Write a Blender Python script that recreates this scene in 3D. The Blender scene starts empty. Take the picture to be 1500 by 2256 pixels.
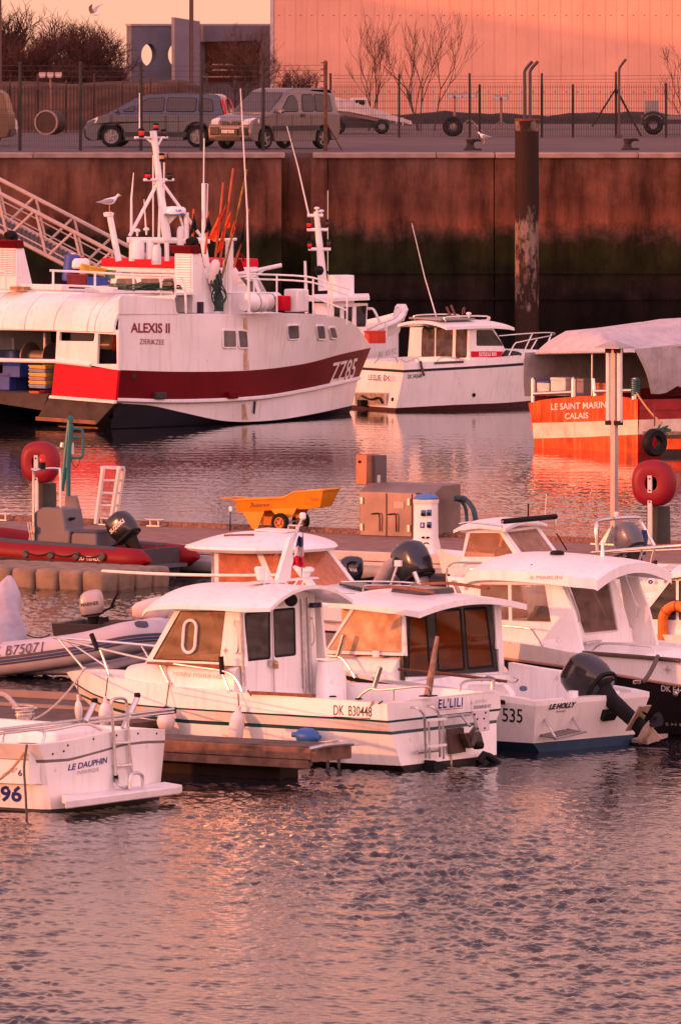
import bpy, bmesh, math, random
import numpy as np
from mathutils import Vector, Matrix
from mathutils.geometry import tessellate_polygon
from mathutils.bvhtree import BVHTree
random.seed(7)
R = math.radians
SC = bpy.context.scene
COL = SC.collection
# ------------------------------------------------------------------ camera, sky, sun, exposure
F = 20000.0      # focal length in pixels of the 1500 x 2256 photograph (a long telephoto lens)
H = 9.6          # eye height above the water in metres
YH = 60.0        # pixel row of the horizon
cam = bpy.data.cameras.new('camera'); camo = bpy.data.objects.new('camera', cam); COL.objects.link(camo)
camo.location = (0, 0, H); camo.rotation_euler = (R(90), 0, 0)
cam.sensor_fit = 'VERTICAL'; cam.sensor_height = 36; cam.lens = F*36/2256
cam.shift_y = -(1128-YH)/2256; cam.clip_start = 1; cam.clip_end = 6000
SC.camera = camo
SUN_EL = 8.0; SUN_AZ = 196.0        # degrees; azimuth is counted from +X towards +Y: low, from the left and a little behind the camera
S = Vector((math.cos(R(SUN_AZ))*math.cos(R(SUN_EL)), math.sin(R(SUN_AZ))*math.cos(R(SUN_EL)), math.sin(R(SUN_EL))))
sl = bpy.data.lights.new('sun', 'SUN'); sl.energy = 2.3; sl.angle = R(0.6); sl.color = (1.0, 0.26, 0.08)
so = bpy.data.objects.new('sun', sl); COL.objects.link(so); so.rotation_euler = S.to_track_quat('Z', 'Y').to_euler()
wd = bpy.data.worlds.new('World'); SC.world = wd; wd.use_nodes = True
nt = wd.node_tree; bg = nt.nodes['Background']
sky = nt.nodes.new('ShaderNodeTexSky'); sky.sky_type = 'NISHITA'; sky.sun_disc = False
sky.sun_elevation = R(SUN_EL); sky.sun_rotation = R(90-SUN_AZ); sky.dust_density = 3.0; sky.air_density = 1.5
tint = nt.nodes.new('ShaderNodeMix'); tint.data_type = 'RGBA'; tint.blend_type = 'MULTIPLY'; tint.inputs[0].default_value = 1
tint.inputs[7].default_value = (1.0, 0.57, 0.52, 1)
tc = nt.nodes.new('ShaderNodeTexCoord'); sx = nt.nodes.new('ShaderNodeSeparateXYZ'); cr = nt.nodes.new('ShaderNodeValToRGB')
nt.links.new(tc.outputs['Generated'], sx.inputs[0]); nt.links.new(sx.outputs['Z'], cr.inputs[0])
el = cr.color_ramp.elements
el[0].position = 0.0; el[0].color = (8.2, 3.75, 2.5, 1)
el[1].position = 1.0; el[1].color = (3.4, 1.95, 2.6, 1)
for p, c in ((0.07, (7.6, 3.5, 2.8, 1)), (0.17, (6.6, 3.2, 2.95, 1)), (0.3, (3.9, 2.1, 2.3, 1)), (0.5, (3.3, 1.9, 2.35, 1))):
    e = el.new(p); e.color = c
glow = nt.nodes.new('ShaderNodeMix'); glow.data_type = 'RGBA'; glow.inputs[0].default_value = 0.85
nt.links.new(sky.outputs[0], tint.inputs[6]); nt.links.new(tint.outputs[2], glow.inputs[6]); nt.links.new(cr.outputs[0], glow.inputs[7])
dt = nt.nodes.new('ShaderNodeVectorMath'); dt.operation = 'DOT_PRODUCT'; dt.inputs[1].default_value = (0.1, -0.97, 0.25)   # sky brightened behind the camera as added fill, away from the sun
mrg = nt.nodes.new('ShaderNodeMapRange'); mrg.inputs[1].default_value = -0.9; mrg.inputs[2].default_value = 0.8; mrg.inputs[3].default_value = 0.80; mrg.inputs[4].default_value = 2.65
vm = nt.nodes.new('ShaderNodeVectorMath'); vm.operation = 'SCALE'
nt.links.new(tc.outputs['Generated'], dt.inputs[0]); nt.links.new(dt.outputs['Value'], mrg.inputs[0]); nt.links.new(glow.outputs[2], vm.inputs[0]); nt.links.new(mrg.outputs[0], vm.inputs['Scale'])
nt.links.new(vm.outputs[0], bg.inputs[0]); bg.inputs[1].default_value = 0.12
SC.view_settings.view_transform = 'Standard'; SC.view_settings.look = 'None'; SC.view_settings.exposure = 0.82; SC.view_settings.gamma = 1
SC.cycles.max_bounces = 8; SC.cycles.transparent_max_bounces = 16; SC.cycles.caustics_reflective = False; SC.cycles.caustics_refractive = False
SC.cycles.sample_clamp_indirect = 4

# ------------------------------------------------------------------ materials
MATS = {}
def M(name, col, rough=.5, metal=0., var=.12, scale=4., bump=0., spec=.3, streak=0., dirt=None, bscale=None, coat=0.):
    """procedural principled material: base colour broken by noise, optional vertical streaks of dirt"""
    if name in MATS: return MATS[name]
    m = bpy.data.materials.new(name); m.use_nodes = True; MATS[name] = m
    n = m.node_tree.nodes; l = m.node_tree.links; b = n['Principled BSDF']
    b.inputs['Roughness'].default_value = rough; b.inputs['Metallic'].default_value = metal
    b.inputs['Specular IOR Level'].default_value = spec; b.inputs['Coat Weight'].default_value = coat
    t = n.new('ShaderNodeTexCoord'); no = n.new('ShaderNodeTexNoise'); no.inputs['Scale'].default_value = scale; no.inputs['Detail'].default_value = 6
    l.new(t.outputs['Object'], no.inputs['Vector'])
    mx = n.new('ShaderNodeMix'); mx.data_type = 'RGBA'
    mx.inputs[6].default_value = (*[min(1, c*(1+var*.6)) for c in col], 1); mx.inputs[7].default_value = (*[c*(1-var) for c in col], 1)
    mr = n.new('ShaderNodeMapRange'); mr.inputs[1].default_value = .35; mr.inputs[2].default_value = .7
    l.new(no.outputs[0], mr.inputs[0]); l.new(mr.outputs[0], mx.inputs[0])
    out = mx.outputs[2]
    if streak:
        mp = n.new('ShaderNodeMapping'); mp.inputs['Scale'].default_value = (7, 7, .5); n2 = n.new('ShaderNodeTexNoise'); n2.inputs['Scale'].default_value = 1.6; n2.inputs['Detail'].default_value = 5
        l.new(t.outputs['Object'], mp.inputs[0]); l.new(mp.outputs[0], n2.inputs['Vector'])
        m2 = n.new('ShaderNodeMapRange'); m2.inputs[1].default_value = .52; m2.inputs[2].default_value = .8; m2.inputs[4].default_value = streak
        l.new(n2.outputs[0], m2.inputs[0]); mm = n.new('ShaderNodeMix'); mm.data_type = 'RGBA'; mm.inputs[7].default_value = (*(dirt or (.25, .16, .1)), 1)
        l.new(out, mm.inputs[6]); l.new(m2.outputs[0], mm.inputs[0]); out = mm.outputs[2]
        n4 = n.new('ShaderNodeTexNoise'); n4.inputs['Scale'].default_value = 5.5; n4.inputs['Detail'].default_value = 9; n4.inputs['Roughness'].default_value = .7; l.new(t.outputs['Object'], n4.inputs['Vector'])   # scuffs
        m4 = n.new('ShaderNodeMapRange'); m4.inputs[1].default_value = .63; m4.inputs[2].default_value = .72; m4.inputs[4].default_value = .55; l.new(n4.outputs[0], m4.inputs[0])
        m5 = n.new('ShaderNodeMix'); m5.data_type = 'RGBA'; m5.inputs[7].default_value = (*[c*.45 for c in (dirt or (.25, .16, .1))], 1); l.new(out, m5.inputs[6]); l.new(m4.outputs[0], m5.inputs[0]); out = m5.outputs[2]
    l.new(out, b.inputs['Base Color'])
    if bump:
        nb = n.new('ShaderNodeTexNoise'); nb.inputs['Scale'].default_value = bscale or scale*3; nb.inputs['Detail'].default_value = 4; l.new(t.outputs['Object'], nb.inputs['Vector'])
        bp = n.new('ShaderNodeBump'); bp.inputs['Strength'].default_value = bump; bp.inputs['Distance'].default_value = .03
        l.new(nb.outputs[0], bp.inputs['Height']); l.new(bp.outputs[0], b.inputs['Normal'])
    return m
def glass(name, tint=(.8, .8, .78), refl=1.0, haze=0.0, dust=(.5, .48, .46)):
    """a pane: light goes through tinted, the front reflects the sky by Fresnel; haze = salt and dust on it"""
    if name in MATS: return MATS[name]
    m = bpy.data.materials.new(name); m.use_nodes = True; MATS[name] = m
    n = m.node_tree.nodes; l = m.node_tree.links; n.remove(n['Principled BSDF']); o = n['Material Output']
    tr = n.new('ShaderNodeBsdfTransparent'); tr.inputs[0].default_value = (*tint, 1)
    gl = n.new('ShaderNodeBsdfGlossy'); gl.inputs['Roughness'].default_value = .03
    fr = n.new('ShaderNodeFresnel'); fr.inputs[0].default_value = 1.5
    mu = n.new('ShaderNodeMath'); mu.operation = 'MULTIPLY'; mu.inputs[1].default_value = refl; l.new(fr.outputs[0], mu.inputs[0])
    mx = n.new('ShaderNodeMixShader'); l.new(mu.outputs[0], mx.inputs[0]); l.new(tr.outputs[0], mx.inputs[1]); l.new(gl.outputs[0], mx.inputs[2])
    df = n.new('ShaderNodeBsdfDiffuse'); df.inputs[0].default_value = (*dust, 1)
    m2 = n.new('ShaderNodeMixShader'); l.new(mx.outputs[0], m2.inputs[1]); l.new(df.outputs[0], m2.inputs[2])
    no = n.new('ShaderNodeTexNoise'); no.inputs['Scale'].default_value = 5; t = n.new('ShaderNodeTexCoord'); l.new(t.outputs['Object'], no.inputs['Vector'])
    mr = n.new('ShaderNodeMapRange'); mr.inputs[1].default_value = .3; mr.inputs[2].default_value = .8; mr.inputs[3].default_value = haze*.5; mr.inputs[4].default_value = haze*1.3
    l.new(no.outputs[0], mr.inputs[0]); l.new(mr.outputs[0], m2.inputs[0]); l.new(m2.outputs[0], o.inputs[0])
    return m
WHITE = M('white_gelcoat', (.80, .78, .76), .28, var=.07, scale=1.5, streak=.32, dirt=(.42, .34, .26), coat=.2)
DECK = M('deck_white', (.76, .73, .70), .55, var=.1, scale=6)
PAINTW = M('white_paint', (.76, .74, .72), .45, var=.09, scale=2, streak=.3, dirt=(.5, .38, .28))
DARKB = M('antifoul_dark', (.018, .014, .014), .6, var=.4, scale=5)
STEEL = M('stainless_steel', (.62, .6, .58), .34, 1.0, var=.1, scale=20)
GALV = M('galvanised_steel', (.48, .47, .46), .45, .8, var=.2, scale=15)
BLACK = M('black_rubber', (.009, .009, .01), .6, spec=.15, var=.3, scale=10)
BLACKG = M('black_gloss', (.012, .012, .016), .22, var=.2, scale=5, coat=.5)
TEAL = M('teal_stripe', (.012, .06, .07), .4, var=.2)
NAVY = M('navy_stripe', (.012, .018, .06), .4, var=.2)
WOOD = M('varnished_teak', (.17, .055, .025), .5, var=.4, scale=12)
ROPEM = M('pale_rope', (.55, .45, .36), .9, var=.3, scale=30)
ROPED = M('dark_rope', (.09, .07, .06), .9, var=.3, scale=30)
ROPEG = M('green_rope', (.03, .10, .09), .9, var=.3, scale=30)
REDP = M('red_paint_lit', (.50, .004, .02), .5, spec=.12, var=.14, scale=2.5, streak=.18, dirt=(.2, .01, .02))  # red brightened for the sunlit stern; the trawler's flank has a darker copy
ORANGE = M('orange_plastic', (.75, .16, .02), .5, var=.12)
INK = M('ink_black', (.02, .02, .022), .5, var=.1)
INKB = M('ink_blue', (.015, .03, .17), .5, var=.1)
INKR = M('ink_red', (.22, .005, .02), .5, var=.1)
INKW = M('ink_white', (.72, .66, .62), .5, var=.1)
INKG = M('ink_grey', (.36, .31, .29), .5, var=.1)
GLASSC = glass('clear_glass', (.86, .84, .80), 1.0, .05)
GLASSD = glass('smoked_glass', (.30, .27, .25), .9, .07)
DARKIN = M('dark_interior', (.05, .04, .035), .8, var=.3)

# ------------------------------------------------------------------ geometry helpers
V3 = Vector
def lerp(a, b, t): return a+(b-a)*t
def rnd(poly, r, n=4):
    """round the corners of a 2D polygon"""
    out = []; k = len(poly)
    for i in range(k):
        p = Vector(poly[i]); a = Vector(poly[i-1])-p; b = Vector(poly[(i+1) % k])-p
        q = min(r, a.length*.45, b.length*.45); a = p+a.normalized()*q; b = p+b.normalized()*q
        for j in range(n+1):
            t = j/n; out.append(tuple(a*(1-t)**2+p*2*t*(1-t)+b*t*t))
    return out
def crv(pts, n=6):
    """Catmull-Rom through 3D points"""
    P = [Vector(p) for p in pts]
    if len(P) < 3: return P
    out = []
    for i in range(len(P)-1):
        a = P[i-1] if i else P[0]*2-P[1]; b = P[i]; c = P[i+1]; d = P[i+2] if i+2 < len(P) else P[-1]*2-P[-2]
        for j in range(n):
            t = j/n; out.append(.5*((2*b)+(c-a)*t+(2*a-5*b+4*c-d)*t*t+(3*b-a-3*c+d)*t**3))
    return out+[P[-1]]
def sag(a, b, s, n=10):
    a = Vector(a); b = Vector(b)
    return [a.lerp(b, i/n)-Vector((0, 0, 4*s*(i/n)*(1-i/n))) for i in range(n+1)]
class MB:
    def __init__(s): s.v = []; s.f = []; s.m = []
    def add(s, vs, fs, mat=0):
        o = len(s.v); s.v += [Vector(v) for v in vs]
        for f in fs: s.f.append([o+i for i in f]); s.m.append(mat)
        return s
    def box(s, c, size, mat=0, rot=None, taper=(1, 1)):
        x, y, z = [q/2 for q in size]; c = Vector(c); vs = []
        for k, (a, b) in ((-1, (1, 1)), (1, taper)):
            for i, j in ((-1, -1), (1, -1), (1, 1), (-1, 1)): vs.append(Vector((i*x*a, j*y*b, k*z)))
        if rot is not None: vs = [rot @ v for v in vs]
        return s.add([v+c for v in vs], [(3, 2, 1, 0), (4, 5, 6, 7), (0, 1, 5, 4), (1, 2, 6, 5), (2, 3, 7, 6), (3, 0, 4, 7)], mat)
    def tube(s, pts, r, n=8, mat=0, closed=False, caps=True, flat=1.):
        P = [Vector(p) for p in pts]; k = len(P); rs = r if isinstance(r, (list, tuple)) else [r]*k
        vs = []; up = None
        for i in range(k):
            t = (P[(i+1) % k]-P[i-1]) if closed else (P[min(i+1, k-1)]-P[max(i-1, 0)])
            if t.length < 1e-9: t = Vector((0, 0, 1))
            t.normalize()
            if up is None: up = Vector((0, 0, 1)) if abs(t.z) < .9 else Vector((1, 0, 0))
            a = up-t*up.dot(t)
            if a.length < 1e-4: a = t.orthogonal()
            a.normalize(); up = a; b = t.cross(a)
            for j in range(n):
                w = 2*math.pi*j/n; vs.append(P[i]+(a*math.cos(w)*flat+b*math.sin(w))*rs[i])
        fs = []
        for i in range(k if closed else k-1):
            for j in range(n):
                a0 = i*n+j; a1 = i*n+(j+1) % n; b0 = ((i+1) % k)*n+j; b1 = ((i+1) % k)*n+(j+1) % n; fs.append((a0, a1, b1, b0))
        if caps and not closed: fs += [tuple(range(n))[::-1], tuple((k-1)*n+j for j in range(n))]
        return s.add(vs, fs, mat)
    def cyl(s, a, b, r0, r1=None, n=14, mat=0): return s.tube([a, b], [r0, r0 if r1 is None else r1], n, mat)
    def lathe(s, prof, c, ax=(0, 0, 1), n=24, mat=0, closed=False):
        """prof: (radius, height along axis)"""
        ax = Vector(ax).normalized(); a = ax.orthogonal().normalized(); b = ax.cross(a); c = Vector(c); vs = []
        for r, h in prof:
            for j in range(n):
                w = 2*math.pi*j/n; vs.append(c+ax*h+(a*math.cos(w)+b*math.sin(w))*r)
        k = len(prof); fs = [((i*n+j), i*n+(j+1) % n, ((i+1) % k)*n+(j+1) % n, ((i+1) % k)*n+j) for i in range(k if closed else k-1) for j in range(n)]
        if not closed:
            if prof[0][0] > 1e-5: fs.append(tuple(range(n))[::-1])
            if prof[-1][0] > 1e-5: fs.append(tuple((k-1)*n+j for j in range(n)))
        return s.add(vs, fs, mat)
    def prism(s, poly, off, mat=0):
        P = [Vector(p) for p in poly]; k = len(P); off = Vector(off)
        tri = tessellate_polygon([P]); fs = [tuple(t) for t in tri]+[tuple(i+k for i in reversed(t)) for t in tri]
        fs += [(i, (i+1) % k, k+(i+1) % k, k+i) for i in range(k)]
        return s.add(P+[p+off for p in P], fs, mat)
    def panel(s, outer, holes, off, mat=0):
        """flat sheet with openings, given real thickness"""
        loops = [[Vector(p) for p in outer]]+[[Vector(p) for p in h] for h in holes]
        P = [p for lp in loops for p in lp]; k = len(P); off = Vector(off)
        tri = tessellate_polygon(loops); fs = [tuple(t) for t in tri]+[tuple(i+k for i in reversed(t)) for t in tri]; b = 0
        for lp in loops:
            q = len(lp); fs += [(b+i, b+(i+1) % q, k+b+(i+1) % q, k+b+i) for i in range(q)]; b += q
        return s.add(P+[p+off for p in P], fs, mat)
    def grid(s, rows, mat=0, closed=False):
        n = len(rows[0]); vs = [p for r in rows for p in r]; fs = []
        for i in range(len(rows)-1):
            for j in range(n if closed else n-1):
                fs.append((i*n+j, i*n+(j+1) % n, (i+1)*n+(j+1) % n, (i+1)*n+j))
        return s.add(vs, fs, mat)
    def slab(s, rows, off, mat=0):
        """curved sheet with thickness: rows of points and an offset vector"""
        off = Vector(off); A = [[Vector(p) for p in r] for r in rows]; B = [[p+off for p in r] for r in A]
        s.grid(A, mat); s.grid([r[::-1] for r in B], mat)
        ring = lambda G: G[0]+[r[-1] for r in G[1:-1]]+G[-1][::-1]+[r[0] for r in G[1:-1]][::-1]
        a, b = ring(A), ring(B); a.append(a[0]); b.append(b[0]); return s.grid([a, b], mat)
    def rr(s, secs, mat=0, n=24, e=4., caps=True):
        """loft of super-ellipse rings: (centre, X axis, Y axis, half x, half y)"""
        rows = []
        for c, X, Y, hx, hy in secs:
            c = Vector(c); X = Vector(X); Y = Vector(Y); row = []
            for j in range(n):
                w = 2*math.pi*j/n; cs, sn = math.cos(w), math.sin(w)
                row.append(c+X*hx*math.copysign(abs(cs)**(2/e), cs)+Y*hy*math.copysign(abs(sn)**(2/e), sn))
            rows.append(row)
        s.grid(rows, mat, closed=True)
        if caps:
            o = len(s.v)-len(rows)*n; s.f.append([o+j for j in range(n)][::-1]); s.m.append(mat); o = len(s.v)-n; s.f.append([o+j for j in range(n)]); s.m.append(mat)
        return s
    def bvh(s): return BVHTree.FromPolygons([tuple(v) for v in s.v], s.f)
    def build(s, name, mats, parent=None, bevel=0., ang=35, seg=2, loc=None):
        me = bpy.data.meshes.new(name); me.from_pydata([tuple(v) for v in s.v], [], s.f)
        mats = mats if isinstance(mats, (list, tuple)) else [mats]
        for m in mats: me.materials.append(m)
        if len(mats) > 1: me.polygons.foreach_set('material_index', s.m)
        bm = bmesh.new(); bm.from_mesh(me); bmesh.ops.recalc_face_normals(bm, faces=bm.faces); bm.to_mesh(me); bm.free()
        me.polygons.foreach_set('use_smooth', [True]*len(me.polygons)); me.set_sharp_from_angle(angle=R(ang)); me.update()
        o = bpy.data.objects.new(name, me); COL.objects.link(o)
        if parent is not None: o.parent = parent
        if loc is not None: o.location = loc
        if bevel:
            b = o.modifiers.new('bevel', 'BEVEL'); b.width = bevel; b.segments = seg; b.limit_method = 'ANGLE'; b.angle_limit = R(40); b.use_clamp_overlap = True
        return o
def tag(o, label, cat, group=None, kind=None):
    if label: o['label'] = label
    if cat: o['category'] = cat
    if group: o['group'] = group
    if kind: o['kind'] = kind
    return o
def empty(name, label, cat, loc=(0, 0, 0), yaw=0, group=None):
    o = bpy.data.objects.new(name, None); COL.objects.link(o); o.location = loc; o.rotation_euler = (0, 0, R(yaw)); o.empty_display_size = .2
    return tag(o, label, cat, group)
def W(px, py, d): return Vector(((px-750)*d/F, d, H-(py-YH)*d/F))      # where the pixel's sight line is d metres out
def G(px, py, z=0.): return W(px, py, (H-z)*F/(py-YH))                 # where it meets the level z
class Fr:
    """a thing's own frame: u forward, v to its left, z up; finds points of the thing's planes on the sight lines of the photograph"""
    def __init__(s, p, yaw, v0=0., u0=0.):
        s.yaw = yaw; c, n = math.cos(R(yaw)), math.sin(R(yaw)); s.U_ = Vector((c, n, 0)); s.V_ = Vector((-n, c, 0))
        p = Vector(p); s.o = p-s.U_*u0-s.V_*v0; s.o.z = p.z
    def loc(s, w): w = Vector(w)-s.o; return Vector((w.dot(s.U_), w.dot(s.V_), w.z))
    def wor(s, p): return s.o+s.U_*p[0]+s.V_*p[1]+Vector((0, 0, p[2]))
    def PL(s, px, py, p0, n):
        c = s.loc((0, 0, H)); d = s.loc(W(px, py, 1.))-c; n = Vector(n); return c+d*((Vector(p0)-c).dot(n)/d.dot(n))
    def V(s, px, py, v): return s.PL(px, py, (0, v, 0), (0, 1, 0))
    def U(s, px, py, u): return s.PL(px, py, (u, 0, 0), (1, 0, 0))
    def Z(s, px, py, z): return s.PL(px, py, (0, 0, z), (0, 0, 1))
    def D(s, px, py, d): return s.loc(W(px, py, d))
    def hit(s, px, py, bvh):
        c = s.loc((0, 0, H)); d = (s.loc(W(px, py, 1.))-c).normalized(); h = bvh.ray_cast(c, d); return (h[0], h[1]) if h[0] else (None, None)
    def root(s, name, label, cat, group=None): return empty(name, label, cat, s.o, s.yaw, group)
def text_geo(t, bold=0., shear=0., space=1.):
    c = bpy.data.curves.new('t', 'FONT'); c.body = t; c.size = 1; c.offset = bold; c.shear = shear; c.space_character = space; c.resolution_u = 3
    o = bpy.data.objects.new('t', c); COL.objects.link(o); dg = bpy.context.evaluated_depsgraph_get(); me = bpy.data.meshes.new_from_object(o.evaluated_get(dg))
    vs = [v.co.copy() for v in me.vertices]; fs = [list(p.vertices) for p in me.polygons]
    bpy.data.objects.remove(o); bpy.data.curves.remove(c); bpy.data.meshes.remove(me); return vs, fs
def letter(mb, t, p0, p1, p2, bvh=None, mat=0, off=.006, bold=0., shear=0., toward=None, space=1., thick=.0):
    """lay a line of writing: p0 baseline start, p1 baseline end, p2 top of the first letter; bvh = surface it is painted on"""
    vs, fs = text_geo(t, bold, shear, space); x0 = min(v.x for v in vs); x1 = max(v.x for v in vs); y1 = max(v.y for v in vs); y0 = min(0, min(v.y for v in vs)) if not t.isupper() else 0
    if not t.isupper(): y1 = .70
    p0, p1, p2 = Vector(p0), Vector(p1), Vector(p2); X = p1-p0; Y = p2-p0; n = X.cross(Y).normalized()
    out = []
    for v in vs:
        p = p0+X*((v.x-x0)/(x1-x0))+Y*(v.y/y1)
        if bvh:
            h = bvh.ray_cast(p+n*.6, -n, 1.5)
            if h[0]: p = h[0]
        out.append(p+n*off)
    mb.add(out, fs, mat); return mb
def Lv(fr, sg, pts):
    """hull line: entries are (pixel x, pixel y, half beam) traced on the seen side, or a local Vector (u, half beam, z)"""
    out = []
    for p in pts:
        if isinstance(p, Vector): out.append(p.copy())
        else:
            q = fr.V(p[0], p[1], sg*p[2]); out.append(Vector((q.x, p[2], q.z)))
    return out
def resample(L, N):
    L = sorted(L, key=lambda q: q.x); C = crv(L, 8); C = [c for i, c in enumerate(C) if i == 0 or c.x > C[i-1].x-1e-6]
    xs = [c.x for c in C]; out = []
    for i in range(N):
        t = i/(N-1); t = t*(2-t)*.35+t*.65; x = lerp(xs[0], xs[-1], t); out.append(Vector((x, max(0, float(np.interp(x, xs, [c.y for c in C]))), float(np.interp(x, xs, [c.z for c in C])))))
    return out
def hull(fr, root, sg, levels, smats, mats, N=30, name='hull', wide=.11, floor=None, ucock=(.2, 2.4), fore=-.06, deckmat=None, transom=True):
    """levels from keel to sheer; both sides, transom, gunwale, cockpit and foredeck in one skin"""
    Rz = [resample(l, N) for l in levels]; mb = MB()
    for k in range(len(Rz)-1):
        for s_ in (1, -1): mb.grid([[Vector((p.x, s_*p.y, p.z)) for p in Rz[k]], [Vector((p.x, s_*p.y, p.z)) for p in Rz[k+1]]], smats[k])
        a, b = Rz[k][0], Rz[k+1][0]; q = 6
        if transom: mb.grid([[Vector((a.x, lerp(-a.y, a.y, i/q), a.z)) for i in range(q+1)], [Vector((b.x, lerp(-b.y, b.y, i/q), b.z)) for i in range(q+1)]], smats[k])
    hullbvh = mb.bvh(); sh = Rz[-1]; dm = deckmat
    ins = [Vector((max(p.x, sh[0].x+wide*1.3), max(0, p.y-wide), p.z)) for p in sh]; ins[-1].x -= wide
    for s_ in (1, -1): mb.grid([[Vector((p.x, s_*p.y, p.z)) for p in sh], [Vector((p.x, s_*p.y, p.z)) for p in ins]], dm)
    mb.grid([[Vector((sh[0].x, -sh[0].y, sh[0].z)), Vector((sh[0].x, sh[0].y, sh[0].z))], [Vector((ins[0].x, -ins[0].y, ins[0].z)), Vector((ins[0].x, ins[0].y, ins[0].z))]], dm)
    zf = []
    for p in ins:
        if floor is not None and p.x < ucock[1]: zf.append(floor)
        else: zf.append(p.z+fore)
    low = [Vector((p.x, p.y, z)) for p, z in zip(ins, zf)]
    for s_ in (1, -1): mb.grid([[Vector((p.x, s_*p.y, p.z)) for p in ins], [Vector((p.x, s_*p.y, p.z)) for p in low]], dm)
    mb.grid([[Vector((p.x, -p.y, p.z)) for p in low], [Vector((p.x, 0, p.z+(.0 if p.x < ucock[1] and floor is not None else .05*p.y))) for p in low], [Vector((p.x, p.y, p.z)) for p in low]], dm)
    p, q = ins[0], low[0]; mb.grid([[Vector((p.x, -p.y, p.z)), Vector((p.x, p.y, p.z))], [Vector((q.x, -q.y, q.z)), Vector((q.x, q.y, q.z))]], dm)
    o = mb.build(name, mats, root, ang=38); return o, hullbvh, Rz
def px_poly(fn, poly, *a): return [fn(p[0], p[1], *a) for p in poly]
def window(root, loop, off, gmat=None, fmat=None, r=.014, name='window', pane='pane'):
    """a pane in its rubber frame; the frame is the part, the pane its sub-part"""
    off = Vector(off); c = sum(loop, Vector())/len(loop)
    f = MB().tube([p+off*.6 for p in loop], r, 6, closed=True).build(name, fmat or BLACK, root)
    MB().prism([c+(p-c)*.995+off*.25 for p in loop], off*.3).build(pane, gmat or GLASSC, f); return f
def rail(root, paths, r=.014, mat=None, name='rail', n=7, smooth=True):
    mb = MB()
    for p in paths: mb.tube(crv(p, 5) if smooth and len(p) > 2 else p, r, n)
    return mb.build(name, mat or STEEL, root)
def rope(pts, r, mat, label, name='mooring_rope', cat='rope', group=None):
    a = Vector(pts[0]); o = MB().tube([Vector(p)-a for p in pts], r, 6).build(name, mat, None, loc=a); return tag(o, label, cat, group)
# ================================================================== SETTING
def structure(mb, name, m, kind='structure'):
    o = mb.build(name, m); o['kind'] = kind; return o
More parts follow.
